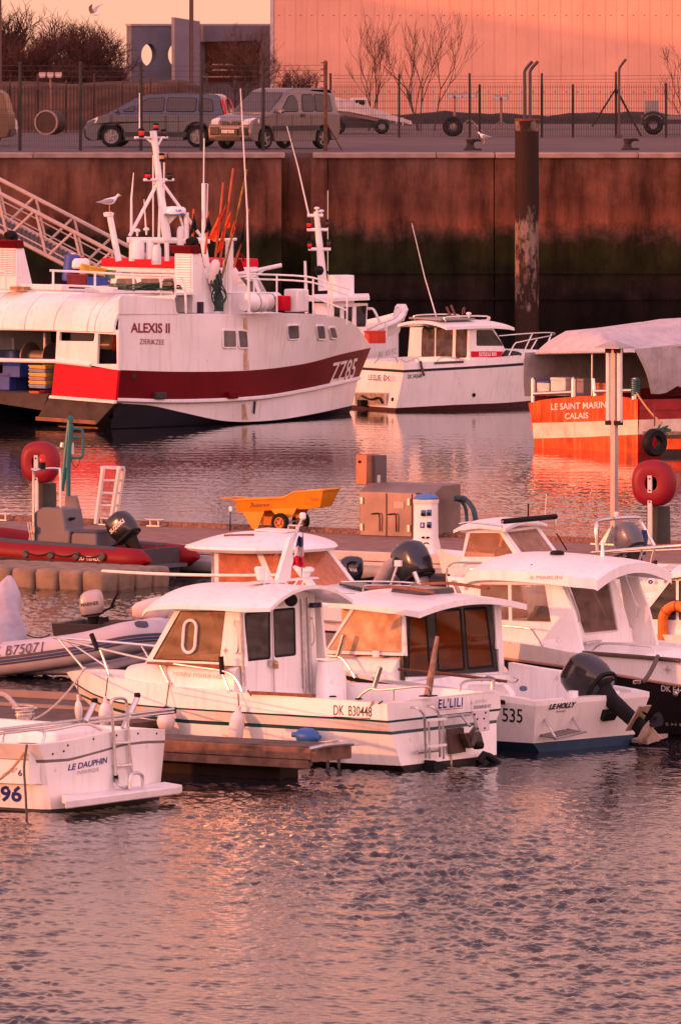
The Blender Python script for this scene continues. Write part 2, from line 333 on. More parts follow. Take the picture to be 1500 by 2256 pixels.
# ---- water: a real wavy sheet in front of the camera, a flat skirt round it
def make_water():
    rng = np.random.RandomState(3)
    ys = [62.0]
    while ys[-1] < 292: ys.append(ys[-1]+max(.045, .00055*ys[-1]))
    ys = np.array(ys); NX = 500; t = np.linspace(-1, 1, NX)
    X = np.outer(ys*.0375+2.6, t)+0*ys[:, None]; Y = ys[:, None]+0*X
    Z = np.zeros_like(X); rough = np.interp(ys, [60, 118, 135, 160, 176, 192, 206, 300], [1, 1., .85, .75, .5, .28, .16, .13])[:, None]
    # patches of wind
    patch = np.zeros_like(X)
    for i in range(10):
        a = rng.uniform(0, 6.28); k = rng.uniform(.05, .5); patch += np.sin(k*(np.cos(a)*X*2.2+np.sin(a)*Y)+rng.uniform(0, 6.28))
    patch = np.clip(1+.2*patch, .4, 1.8)
    dy = np.gradient(ys)[:, None]
    env = np.zeros_like(X)
    for i in range(14):
        a = rng.uniform(0, 6.28); k = 2*math.pi/rng.uniform(.3, .9); env += np.sin(k*(np.cos(a)*X+np.sin(a)*Y*.6)+rng.uniform(0, 6.28))
    env = np.clip(.86+.17*env, .35, 1.7)   # ripples come in small clumps
    for i in range(90):
        big = i % 6 == 0
        lam = rng.uniform(.5, 1.3) if big else .10*(2.7**(rng.uniform(0, 1)**1.15)); k = 2*math.pi/lam; a = rng.normal(R(75), .5) if big else rng.normal(R(38), .7)
        slope = (.010 if big else .050)*rng.uniform(.5, 1.4)
        ph = k*(np.cos(a)*X+np.sin(a)*Y)+rng.uniform(0, 6.28); ph += .9*np.sin(.31*k*(np.cos(a+1.2)*X+np.sin(a+1.2)*Y)+rng.uniform(0, 6.28))
        Z += slope/k*np.clip((lam/(dy*max(.35, abs(np.sin(a))))-2.4)/2, 0, 1)*np.sin(ph)*(1 if big else env)   # waves too short for the grid are left to the bump
    Z *= rough*patch*np.clip((1-np.abs(t))/.06, 0, 1)[None, :]
    n, m_ = X.shape; co = np.stack([X, Y, Z], -1).reshape(-1, 3)
    idx = np.arange(n*m_).reshape(n, m_); q = np.stack([idx[:-1, :-1], idx[:-1, 1:], idx[1:, 1:], idx[1:, :-1]], -1).reshape(-1, 4)
    # skirt
    per = np.concatenate([idx[0, :], idx[1:, -1], idx[-1, -2::-1], idx[-2:0:-1, 0]])
    base = len(co); out = []
    for i in per:
        x, y, z = co[i]; out.append((x*1+math.copysign(400, x)*(abs(x) > (y*.0375+2.6)*.999) if 62.1 < y < ys[-1]-.01 else x+math.copysign(400*(abs(x) > (y*.0375+2.6)*.999), x), -300 if y < 62.1 else (y if y < ys[-1]-.01 else 330), 0))
    co = np.concatenate([co, np.array(out)]); k = len(per); sk = np.array([[per[i], per[(i+1) % k], base+(i+1) % k, base+i] for i in range(k)])
    q = np.concatenate([q, sk])
    me = bpy.data.meshes.new('water'); me.vertices.add(len(co)); me.vertices.foreach_set('co', co.ravel())
    me.loops.add(q.size); me.loops.foreach_set('vertex_index', q.ravel().astype(np.int32))
    me.polygons.add(len(q)); me.polygons.foreach_set('loop_start', np.arange(0, q.size, 4, dtype=np.int32)); me.polygons.foreach_set('loop_total', np.full(len(q), 4, dtype=np.int32))
    me.update(calc_edges=True); me.polygons.foreach_set('use_smooth', [True]*len(q)); me.validate()
    o = bpy.data.objects.new('water', me); COL.objects.link(o); o['kind'] = 'structure'
    m = bpy.data.materials.new('harbour_water'); m.use_nodes = True; nn = m.node_tree.nodes; l = m.node_tree.links; b = nn['Principled BSDF']
    b.inputs['Base Color'].default_value = (.012, .011, .014, 1); b.inputs['Roughness'].default_value = .045; b.inputs['IOR'].default_value = 1.333; b.inputs['Specular IOR Level'].default_value = .5
    g = nn.new('ShaderNodeNewGeometry'); mp = nn.new('ShaderNodeMapping'); mp.inputs['Scale'].default_value = (1.15, .8, 1); mp.inputs['Rotation'].default_value = (0, 0, R(-28)); no = nn.new('ShaderNodeTexNoise'); no.inputs['Scale'].default_value = 9.0; no.inputs['Detail'].default_value = 3
    l.new(g.outputs['Position'], mp.inputs[0]); l.new(mp.outputs[0], no.inputs['Vector'])
    sp = nn.new('ShaderNodeSeparateXYZ'); l.new(g.outputs['Position'], sp.inputs[0])
    mr = nn.new('ShaderNodeMapRange'); mr.inputs[1].default_value = 110; mr.inputs[2].default_value = 205; mr.inputs[3].default_value = .22; mr.inputs[4].default_value = .05
    l.new(sp.outputs['Y'], mr.inputs[0])
    bp = nn.new('ShaderNodeBump'); bp.inputs['Distance'].default_value = .028; l.new(mr.outputs[0], bp.inputs['Strength']); l.new(no.outputs[0], bp.inputs['Height']); l.new(bp.outputs[0], b.inputs['Normal'])
    me.materials.append(m)
make_water()
# ---- quay
QZ = 5.67; DW = 284.0
def wall_mat():
    m = bpy.data.materials.new('quay_concrete'); m.use_nodes = True; n = m.node_tree.nodes; l = m.node_tree.links; b = n['Principled BSDF']; b.inputs['Roughness'].default_value = .85; b.inputs['Specular IOR Level'].default_value = .08
    g = n.new('ShaderNodeNewGeometry'); sp = n.new('ShaderNodeSeparateXYZ'); l.new(g.outputs['Position'], sp.inputs[0])
    no = n.new('ShaderNodeTexNoise'); no.inputs['Scale'].default_value = 1.1; no.inputs['Detail'].default_value = 8; no.inputs['Roughness'].default_value = .65; l.new(g.outputs['Position'], no.inputs['Vector'])
    ad = n.new('ShaderNodeMath'); ad.operation = 'MULTIPLY_ADD'; ad.inputs[1].default_value = 1.7; l.new(no.outputs[0], ad.inputs[0]); l.new(sp.outputs['Z'], ad.inputs[2])
    dv = n.new('ShaderNodeMath'); dv.operation = 'DIVIDE'; dv.inputs[1].default_value = 7.0; l.new(ad.outputs[0], dv.inputs[0])
    r = n.new('ShaderNodeValToRGB'); l.new(dv.outputs[0], r.inputs[0]); e = r.color_ramp.elements
    e[0].position = 0; e[0].color = (.008, .006, .005, 1); e[1].position = 1; e[1].color = (.135, .085, .07, 1)
    for p, c in ((.28, (.012, .008, .007, 1)), (.36, (.026, .017, .012, 1)), (.395, (.016, .017, .007, 1)), (.47, (.024, .026, .008, 1)), (.53, (.030, .026, .010, 1)), (.565, (.08, .046, .033, 1)), (.63, (.25, .085, .048, 1)), (.70, (.175, .066, .042, 1)), (.85, (.19, .078, .05, 1))):
        q = e.new(p); q.color = c
    mp = n.new('ShaderNodeMapping'); mp.inputs['Scale'].default_value = (1.1, 1.1, .2); l.new(g.outputs['Position'], mp.inputs[0])
    n2 = n.new('ShaderNodeTexNoise'); n2.inputs['Scale'].default_value = 1.3; n2.inputs['Detail'].default_value = 7; n2.inputs['Roughness'].default_value = .7; l.new(mp.outputs[0], n2.inputs['Vector'])
    m2 = n.new('ShaderNodeMapRange'); m2.inputs[1].default_value = .38; m2.inputs[2].default_value = .72; m2.inputs[3].default_value = .98; m2.inputs[4].default_value = .16; l.new(n2.outputs[0], m2.inputs[0])
    n3 = n.new('ShaderNodeTexNoise'); n3.inputs['Scale'].default_value = .55; n3.inputs['Detail'].default_value = 11; n3.inputs['Roughness'].default_value = .68; l.new(g.outputs['Position'], n3.inputs['Vector'])
    m3 = n.new('ShaderNodeMapRange'); m3.inputs[1].default_value = .3; m3.inputs[2].default_value = .7; m3.inputs[3].default_value = .45; m3.inputs[4].default_value = 1.35; l.new(n3.outputs[0], m3.inputs[0])
    mm = n.new('ShaderNodeMath'); mm.operation = 'MULTIPLY'; l.new(m2.outputs[0], mm.inputs[0]); l.new(m3.outputs[0], mm.inputs[1])
    mx = n.new('ShaderNodeVectorMath'); mx.operation = 'SCALE'; l.new(r.outputs[0], mx.inputs[0]); l.new(mm.outputs[0], mx.inputs['Scale']); l.new(mx.outputs[0], b.inputs['Base Color'])
    bp = n.new('ShaderNodeBump'); bp.inputs['Strength'].default_value = .5; bp.inputs['Distance'].default_value = .05; l.new(n3.outputs[0], bp.inputs['Height']); l.new(bp.outputs[0], b.inputs['Normal'])
    return m
WALLM = wall_mat()
COPE = M('coping_concrete', (.30, .20, .17), .85, var=.3, scale=2, bump=.4)
ASPH = M('quay_asphalt', (.095, .066, .06), .9, var=.25, scale=.6, bump=.3, bscale=12)
xs = lambda px: (px-750)*DW/F
qw = empty('quay_wall', 'long stained concrete quay wall with a dark vertical slot, green weed below', 'quay wall', (0, DW, 0))
mb = MB()
def seg(x0, x1, y0=0., y1=3.): mb.box(((x0+x1)/2, (y0+y1)/2, (QZ-.17-1.5)/2-.0), (x1-x0, y1-y0, QZ-.17+1.5))
seg(-130, xs(620)); seg(xs(620), xs(685), 1.1, 3.); seg(xs(685), xs(722)-.012); seg(xs(722)+.012, xs(1088)-.015, .0); seg(xs(1088)+.015, 130, .0)
mb.build('wall_face', WALLM, qw)
for z_ in (1.93, 1.12): MB().box(((xs(690)+60)/2, -.02, z_), (60-xs(690), .07, .09)).build('wall_ledge', WALLM, qw)
cuts = [-130, -9.6, -5.4, xs(628)]; mb = MB()
for a, b in zip(cuts[:-1], cuts[1:]): mb.box(((a+b)/2, .55, QZ-.085), (b-a-.02, 1.3, .17))
cuts = [xs(688), 3.0, xs(1090), 9.3, 14, 20, 130]
for a, b in zip(cuts[:-1], cuts[1:]): mb.box(((a+b)/2, .55, QZ-.085), (b-a-.02, 1.3, .17))
mb.build('coping', COPE, qw, bevel=.03)
mb = MB().box((0, DW+1.2+300, QZ-.6), (1600, 600, 1.194)); structure(mb, 'quay_apron', ASPH)
# ================================================================== BACKGROUND
def GQ(px, py): return G(px, py, QZ)
# ---- warehouse
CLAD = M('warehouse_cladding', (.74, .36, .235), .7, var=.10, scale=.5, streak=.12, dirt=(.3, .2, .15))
wf = Fr(W(603, 258, 400), -15.0); wf.o.z = QZ
wh = wf.root('warehouse', 'huge flat pale metal clad warehouse wall rising out of the picture', 'warehouse')
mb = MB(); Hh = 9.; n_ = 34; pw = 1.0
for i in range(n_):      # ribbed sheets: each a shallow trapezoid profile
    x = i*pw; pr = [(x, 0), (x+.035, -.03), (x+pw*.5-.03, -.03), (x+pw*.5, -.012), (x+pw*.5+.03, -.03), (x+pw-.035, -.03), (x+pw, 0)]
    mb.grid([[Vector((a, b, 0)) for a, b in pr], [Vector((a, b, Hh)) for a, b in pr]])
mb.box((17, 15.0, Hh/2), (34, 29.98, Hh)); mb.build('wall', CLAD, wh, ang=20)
mb = MB()
for z in (1.1, 4.45, 7.8):
    for i in range(n_*2): mb.box((i*.5+.25, -.036, z), (.06, .02, .045))
mb.build('cladding_screws', M('dark_screws', (.14, .08, .06), .6), wh)
MB().box((-.06, -.03, Hh/2), (.14, .14, Hh)).build('corner_trim', M('trim_pale', (.5, .4, .36), .6), wh)
# ---- grey building with portholes
BRK = M('grey_panel_wall', (.115, .12, .15), .75, var=.14, scale=1.5, bump=.2)
bf = Fr(W(290, 252, 430), 16.0); bf.o.z = QZ
bd = bf.root('grey_building', 'low grey building with two big round openings and a leaning slab wall', 'building')
def bp_(px, py): return bf.V(px, py, 0)
def circ(px, py, rx, ry, n=28): return [(px+rx*math.cos(2*math.pi*i/n), py+ry*math.sin(2*math.pi*i/n)) for i in range(n)]
wall = [(290, 254), (290, 56), (600, 55), (600, 254)]
mb = MB().panel(px_poly(bp_, wall), [px_poly(bp_, circ(329, 121, 17, 25)), px_poly(bp_, circ(388, 121, 17, 25))], (0, .9, 0)); mb.build('front_wall', BRK, bd)
a, b = bp_(290, 56), bp_(600, 56)
mb = MB().box(((a.x+b.x)/2, .45, a.z+.03), (b.x-a.x+.1, 1.0, .10)); mb.build('roof_edge', M('roof_edge_pale', (.32, .28, .27), .6), bd)
mb = MB(); q = [(386, 250), (385, 38), (441, 47), (441, 250)]; mb.prism([bf.V(x, y, -1.6) for x, y in q], (0, .55, 0)); mb.build('slab_wall', M('slab_concrete', (.16, .165, .2), .75, var=.15, scale=1), bd)
mb = MB().prism([bf.V(x, y, -.05) for x, y in ((442, 56), (600, 56), (600, 88), (442, 92))], (0, -.5, 0)); mb.build('upper_band', BRK, bd)
mb = MB().prism([bf.V(x, y, -.62) for x, y in ((578, 58), (601, 58), (601, 250), (578, 250))], (0, .5, 0)); mb.build('end_pier', M('dark_panel', (.10, .095, .105), .6), bd)
mb = MB()
for y in (142, 154, 169): mb.box(tuple(bf.V(490, y, -.12)), (1.0 if y < 160 else 1.9, .14, .05))
mb.build('window_sill', M('sill_pale', (.55, .4, .3), .4), bd)
mb = MB().prism([bf.V(x, y, -.14) for x, y in ((455, 96), (570, 96), (570, 180), (455, 180))], (0, .1, 0)); mb.build('window_band', glass('office_glass', (.10, .08, .08), 1.), bd)
xm = bf.V(510, 100, 0).x
MB().box(((xm+b.x)/2, 4.5, a.z/2-.1), (b.x-xm, 7.0, a.z-.2)).build('rear_wing', BRK, bd)
# ---- earth bank, verge
BANK = M('dry_grass_bank', (.062, .028, .016), .95, var=.7, scale=1.0, bump=.8, bscale=5)
def mound(name, x0, x1, d, w, h, m, nx=60, seed=1, rag=.25):
    rng = random.Random(seed); ph = [rng.uniform(0, 6) for _ in range(6)]; rows = []
    for j in range(9):
        t = j/8; row = []
        for i in range(nx+1):
            x = lerp(x0, x1, i/nx); e = min(1, (x-x0)/3, (x1-x)/3) if nx else 1; e = max(0, e)**.6
            hh = h*e*(1+rag*(math.sin(x*.9+ph[0])*.5+math.sin(x*2.3+ph[1])*.3+math.sin(x*5.1+ph[2])*.2))
            row.append(Vector((x, d-w/2+w*t, QZ-.02+hh*math.sin(math.pi*t)**.8)))
        rows.append(row)
    return structure(MB().grid(rows), name, m)
mound('earth_bank', -40, -2.9, 350, 8, 1.85, BANK, seed=3, rag=.06)
mound('grass_verge', -6, 22, 372, 5, .42, M('dark_verge', (.02, .011, .007), .95, var=.5, scale=1.5, bump=.6), seed=5, rag=.3)
# ---- bare trees and bushes
TWIG = M('bare_twigs', (.05, .02, .015), .9, var=.4, scale=3)
TWIGR = M('russet_twigs', (.10, .045, .03), .9, var=.4, scale=3)
BARK = M('dark_bark', (.05, .035, .028), .95, var=.4, scale=8)
def twigs(seed, h, spread, splits, levels, thick=.05, up=.25, trunks=1, droop=0.):
    rng = random.Random(seed); tr, cr = MB(), MB()
    def go(p, d, ln, r, lv):
        n = 3; pts = [p.copy()]; rs = [r]
        for i in range(n):
            d = (d+Vector((rng.uniform(-1, 1), rng.uniform(-1, 1), rng.uniform(-.6, 1)+up-droop*lv*.1))*.17).normalized(); p = p+d*ln/n; pts.append(p.copy()); rs.append(r*(1-.35*(i+1)/n))
        (tr if lv < 2 else cr).tube(pts, rs, 5 if lv < 2 else 3, caps=False)
        if lv >= levels: return
        for k in range(splits):
            q = pts[1+int(rng.random()*3)] if k else pts[-1]
            ax = Vector((rng.uniform(-1, 1), rng.uniform(-1, 1), rng.uniform(-.4, .8))).normalized()
            go(q, (d+ax*spread).normalized(), ln*rng.uniform(.6, .85), max(.007, r*.6), lv+1)
    for k in range(trunks):
        a = rng.uniform(0, 6.28); go(Vector((.35*math.cos(a)*(trunks > 1), .35*math.sin(a)*(trunks > 1), -.05)), Vector((math.cos(a)*.35*(trunks > 1), math.sin(a)*.35*(trunks > 1), 1)).normalized(), h*.32, thick, 0)
    return tr, cr
def bare_tree(name, label, cat, px, py, d, kw, tm, cm, group=None, sc=1.):
    p = W(px, py, d); p.z = QZ if py > 240 else p.z
    o = empty(name, label, cat, p, 0, group); tr, cr = twigs(**kw); tr.build('trunk', tm, o, ang=80); cr.build('crown', cm, o, ang=80); o.scale = (sc, sc, sc); return o
def again(o, p, rz, sc, label):
    c = o.copy(); COL.objects.link(c); c.location = p; c.rotation_euler = (0, 0, rz); c.scale = sc; c['label'] = label
    for ch in o.children:
        k = ch.copy(); COL.objects.link(k); k.parent = c
    return c
GB = 'bare trees behind the earth bank'
t0 = bare_tree('bare_tree', 'dark dense bare tree at the left edge above the earth bank', 'tree', 5, 275, 366, dict(seed=11, h=5.0, spread=.95, splits=4, levels=5, thick=.11, trunks=3), BARK, TWIG, GB)
for px, d, rz, sc, lb in ((75, 362, 1.2, .88, 'second bare tree from the left, above the floodlight mast'), (150, 366, 2.6, .95, 'tallest rounded bare tree in the dark thicket'), (205, 370, 4.0, .74, 'bare tree right of the tallest one in the thicket'), (250, 362, 5.1, .42, 'low bare bush at the right end of the thicket'), (112, 374, 3.3, 1.02, 'bare tree deep in the thicket behind the floodlight mast'), (40, 372, .5, 1.1, 'bare tree in the thicket just right of the left edge'), (180, 358, 5.8, .6, 'short bare bush in front of the tallest thicket tree')):
    p = W(px, 275, d); p.z = QZ; again(t0, p, rz, (sc, sc, sc), lb)
bare_tree('bare_bush', 'reddish bare bush in front of the grey building', 'bush', 520, 255, 395, dict(seed=21, h=4.2, spread=.95, splits=3, levels=5, thick=.04, trunks=6), BARK, TWIGR)
bare_tree('bare_bush', 'small dark bush at the warehouse corner above the silver van', 'bush', 642, 262, 380, dict(seed=22, h=2.6, spread=1.0, splits=4, levels=4, thick=.05, trunks=4), BARK, TWIG)
GT = 'leafless young trees along the warehouse'
bare_tree('bare_tree', 'leafless young tree behind the ramp trailer', 'tree', 803, 290, 345, dict(seed=31, h=4.9, spread=.5, splits=3, levels=4, thick=.03, up=.7, trunks=3), BARK, TWIGR, GT)
bare_tree('bare_tree', 'leafless wide branching tree right of the ramp trailer', 'tree', 938, 290, 345, dict(seed=32, h=5.2, spread=.50, splits=3, levels=4, thick=.034, up=.6, trunks=4), BARK, TWIGR, GT)
bare_tree('bare_tree', 'leafless tree cut by the right edge of the picture', 'tree', 1530, 290, 342, dict(seed=33, h=4.2, spread=.7, splits=3, levels=4, thick=.03, up=.45, trunks=2), BARK, TWIGR, GT)
# ---- lamp columns
LCM = M('lamp_column_brown', (.10, .06, .05), .5, .3)
def lamp_column(px, d, label, r=.075):
    p = W(px, 250, d); p.z = QZ; o = empty('lamp_column', label, 'lamp column', p, 0, 'tall lamp columns')
    MB().cyl((0, 0, 0), (0, 0, 11), r*1.35, r).build('pole', LCM, o); MB().lathe([(r*2.2, 0), (r*2.2, .05), (r*1.5, .5), (r*1.36, .52)], (0, 0, 0)).build('base', GALV, o)
    MB().tube(crv([(0, 0, 10.8), (.1, 0, 11.6), (.9, 0, 12)]), .05).build('arm', GALV, o); MB().rr([((.8, 0, 12), (0, 1, 0), (0, 0, 1), .12, .06), ((1.5, 0, 12.02), (0, 1, 0), (0, 0, 1), .1, .05)]).build('lamp_head', GALV, o)
lamp_column(422, 385, 'tall lamp column in front of the grey building'); lamp_column(0, 330, 'lamp column at the left picture edge', .06)
# ---- floodlights
FPG = M('mast_grey', (.20, .14, .12), .5, .3)
def flood(px, ytop, ybase, d, label, heads=2, mast=None):
    p = W(px, ybase, d); p.z = QZ; h = W(px, ytop, d).z-QZ; o = empty('floodlight_mast', label, 'floodlight', p, 0, 'floodlight masts')
    MB().cyl((0, 0, 0), (0, 0, h), .05, .035).build('mast', mast or FPG, o)
    mb = MB(); mb.box((0, 0, .06), (.5, .5, .12)); [mb.tube([(sx_*.5, sy*.4, .02), (0, 0, h*.36)], .02, 6) for sx_ in (-1, 1) for sy in (-1, 1)]; mb.build('stand', mast or FPG, o)
    for k in range(heads):
        x = (k-(heads-1)/2)*.3
        hd = MB().box((x, -.05, h), (.26, .14, .17), rot=Matrix.Rotation(R(-25), 3, 'X')).build('lamp_head', M('floodlight_pale', (.30, .20, .16), .4), o, bevel=.02); MB().box((x, -.145, h-.045), (.2, .02, .12), rot=Matrix.Rotation(R(-25), 3, 'X')).build('lens', M('lens_glass', (.35, .3, .3), .08), hd)
flood(112, 165, 285, 340, 'white twin floodlight on a thin mast in front of the earth bank', 3, M('cream_mast', (.22, .12, .09), .5))
flood(1001, 210, 290, 336, 'first floodlight stand behind the mesh fence, left of the other two'); flood(1034, 209, 290, 340, 'middle floodlight stand, half hidden by a fence post'); flood(1103, 214, 290, 336, 'rightmost floodlight stand with a leaning brace, left of the tall pile')
# ---- fences
FPOST = M('fence_post_dark', (.022, .020, .017), .6, var=.3); MESH = M('fence_mesh_dark', (.03, .022, .02), .6)
def wire_mesh(x0, x1, z0, z1, px=.07, pz=.25, r=.005):
    mb = MB()
    k = int((x1-x0)/px)
    for i in range(k+1): mb.tube([(x0+i*px, 0, z0), (x0+i*px, 0, z1)], r, 3, caps=False)
    for i in range(int((z1-z0)/pz)+1): mb.tube([(x0, 0, z0+i*pz), (x1, 0, z0+i*pz)], r*1.1, 3, caps=False)
    return mb
DF = 289.; fx = lambda px, d=DF: (px-750)*d/F
fe = empty('mesh_fence', 'near wire mesh fence with dark posts in front of the parked cars', 'fence', (fx(717), DF, QZ))
def post(mb_, x, y, h, r=.05): mb_.cyl((x, y, 0), (x, y, h), r, r, 8); mb_.lathe([(r*1.15, h), (r*.6, h+.05), (0, h+.06)], (x, y, 0), n=8)
for px in (-88, 45, 178, 311, 444, 580):
    post_mb = MB(); post(post_mb, fx(px)-fx(717), 0, 2.78, .052); [post_mb.box((fx(px)-fx(717)+.05, 0, 1.9+.22*k), (.10, .05, .03)) for k in range(4)]; post_mb.build('post', FPOST, fe)
mb = MB(); post(mb, 0, 0, 2.82, .062); [mb.box((-.09, 0, 2.0+.2*k), (.12, .06, .035)) for k in range(5)]; mb.tube([(0, 0, .95), (.52, .1, .02)], .025, 6); mb.build('post', M('fence_post_rusty', (.10, .045, .025), .8, var=.5, scale=6), fe)
wire_mesh(fx(-90)-fx(717), 0, .06, 2.05, .075).build('wire_mesh', MESH, fe)
mb = MB(); [mb.tube(sag((fx(-90)-fx(717), 0, z), (0, 0, z), .03), .008, 3) for z in (2.2, 2.38, 2.56, 2.72)]; mb.build('barbed_wire', MESH, fe)
D2 = 323.; x0 = fx(727, D2)
f2 = empty('mesh_fence', 'far wire mesh fence with braced posts across the right half of the quay', 'fence', (x0, D2, QZ))
for px, h in ((728, 2.25), (879, 2.22), (1034, 2.25), (1193, 2.25), (1356, 2.3), (1466, 1.9), (1056, 1.85), (1261, 1.85), (1530, 2.2)):
    mb = MB(); post(mb, fx(px, D2)-x0, .06, h, .04); mb.build('post', FPOST, f2)
wire_mesh(0, fx(1545, D2)-x0, .05, 1.9, .085, .25, .0085).build('wire_mesh', MESH, f2)
mb = MB(); [mb.tube(sag((0, 0, z), (fx(1545, D2)-x0, 0, z), .03), .008, 3) for z in (1.98, 2.1, 2.22)]; mb.build('barbed_wire', MESH, f2)
mb = MB(); xb = fx(1356, D2)-x0; mb.tube([(xb, 0, 1.75), (xb-.85, 0, .4)], .032, 6); mb.tube([(xb, 0, 1.75), (xb+.9, 0, .05)], .04, 6); mb.build('brace', FPOST, f2)
def bent(px, h, dx, group=True, m=None, label=None, r=.045):
    o = empty('bent_post', label, 'fence post', (fx(px, 322), 322, QZ), 0, 'posts with bent tops')
    MB().tube(crv([(0, 0, 0), (0, 0, h*.75), (0, 0, h*.86), (dx*.3, 0, h*.92), (dx, 0, h)], 5), r, 8).build('post', m or GALV, o)
    MB().box((0, 0, .06), (.22, .22, .1)).build('foot', m or GALV, o)
GM = M('post_grey', (.06, .05, .05), .5, .3)
bent(1155, 2.72, .28, m=GM, label='left one of the two close bent posts behind the tall pile', r=.055); bent(1167, 2.72, .28, m=GM, label='right one of the two close bent posts behind the tall pile', r=.055); bent(1363, 2.8, .24, m=GM, label='single bent post beside the braced fence post')
f3 = empty('palisade_fence', 'brown palisade fence behind the parked cars, in front of the earth bank', 'fence', (fx(-60, 338), 338, QZ)); PAL = M('palisade_brown', (.05, .026, .018), .7, var=.4)
wire_mesh(0, fx(602, 338)-fx(-60, 338), .03, 1.75, .13, .8, .022).build('pales', PAL, f3)
for px in range(-40, 600, 62): mb = MB(); post(mb, fx(px, 338)-fx(-60, 338), .1, 1.9+.25*(px % 4 == 0), .035); mb.build('post', PAL, f3)
# ---- bollards, gull
IRON = M('cast_iron', (.03, .018, .016), .6, var=.5, scale=9, bump=.4)
def bollard(px, py, label):
    o = empty('bollard', label, 'bollard', GQ(px, py), 0, 'iron bollards on the quay edge')
    MB().box((0, 0, .03), (.56, .5, .06)).build('base', IRON, o, bevel=.015)
    MB().rr([((-.08, 0, .05), (1, 0, 0), (0, 1, 0), .17, .17), ((-.09, 0, .15), (1, 0, 0), (0, 1, 0), .12, .13), ((-.07, 0, .24), (1, 0, 0), (0, 1, 0), .12, .14), ((-.02, 0, .31), (1, 0, 0), (0, 1, 0), .2, .17), ((.0, 0, .35), (1, 0, 0), (0, 1, 0), .22, .18), ((.0, 0, .37), (1, 0, 0), (0, 1, 0), .14, .12)], e=3).build('stem', IRON, o)
    MB().rr([((.02, 0, .33), (0, 1, 0), (0, 0, 1), .15, .05), ((.2, 0, .33), (0, 1, 0), (0, 0, 1), .14, .05), ((.27, 0, .31), (0, 1, 0), (0, 0, 1), .1, .04)], e=3).build('lip', IRON, o)
bollard(1041, 331, 'left iron bollard on the quay edge, beside the standing gull'); bollard(1387, 330, 'right iron bollard on the quay edge')
FEA = M('gull_white', (.75, .72, .70), .8, var=.06); FEG = M('gull_grey', (.28, .28, .30), .8, var=.08)
BEAK = M('gull_beak', (.6, .28, .05), .5); LEGM = M('gull_leg', (.55, .2, .1), .6)
def gull(p, yaw, label, sc=1., fly=False):
    o = empty('seagull', label, 'gull', p, yaw, None); o.scale = (sc, sc, sc)
    z = 0 if fly else .13
    mb = MB(); X, Y = (0, 1, 0), (0, 0, 1)
    mb.rr([((-.25, 0, z+.075), X, Y, .012, .008), ((-.19, 0, z+.085), X, Y, .035, .025), ((-.09, 0, z+.095), X, Y, .065, .06), ((.02, 0, z+.105), X, Y, .075, .078), ((.10, 0, z+.13), X, Y, .06, .07), ((.145, 0, z+.175), X, Y, .042, .048), ((.165, 0, z+.215), X, Y, .038, .04), ((.19, 0, z+.235), X, Y, .036, .034), ((.215, 0, z+.232), X, Y, .02, .02), ((.222, 0, z+.231), X, Y, .008, .01)], e=2.2, n=14, mat=0)
    mb.build('body', FEA, o, ang=70)
    MB().tube([(.215, 0, z+.229), (.25, 0, z+.224), (.265, 0, z+.214)], [.012, .009, .002], 6).build('beak', BEAK, o)
    for s_ in (1, -1):
        MB().lathe([(0, -.004), (.006, -.003), (.006, .003), (0, .004)], (.2, s_*.034, z+.242), (0, 1, 0), 8).build('eye', BLACK, o)
        if fly:
            rows = []
            for t, (y, zz, x, c) in enumerate(((.05, .1, .06, .2), (.22, .26, .08, .19), (.36, .38, .04, .15), (.5, .46, -.06, .08), (.58, .5, -.14, .015))):
                rows.append([Vector((x+c*.5, s_*y, z+zz)), Vector((x, s_*y, z+zz+.012)), Vector((x-c*.5, s_*y, z+zz))])
            MB().slab(rows, (0, 0, .008)).build('wing', FEG, o, ang=80)
        else:
            mb = MB().rr([((.08, s_*.066, z+.12), (0, 0, 1), (0, s_, 0), .03, .008), ((0, s_*.08, z+.115), (0, 0, 1), (0, s_, 0), .052, .012), ((-.12, s_*.065, z+.1), (0, 0, 1), (0, s_, 0), .04, .012), ((-.22, s_*.03, z+.085), (0, 0, 1), (0, s_, 0), .02, .009), ((-.3, s_*.012, z+.078), (0, 0, 1), (0, s_, 0), .006, .005)], n=12, e=2.2); mb.build('wing', FEG, o, ang=70)
            mb = MB(); mb.tube([(0, s_*.03, z+.05), (-.005, s_*.03, .06), (.005, s_*.03, 0.008)], .007, 6); [mb.tube([(.0, s_*.03, .008), (.05, s_*.03+k*.02, .004)], .005, 5) for k in (-1, 0, 1)]; mb.build('leg', LEGM, o)
    if not fly:
        MB().tube([(-.22, 0, z+.082), (-.32, 0, z+.07)], [.018, .006], 6).build('tail', BLACK, o)
    return o
gull(GQ(1066, 316), 190, 'white gull standing on the quay beside the left bollard', 1.0)
gull(W(209, 36, 300), 160, 'grey winged gull flying in the pink sky', .8, fly=True)
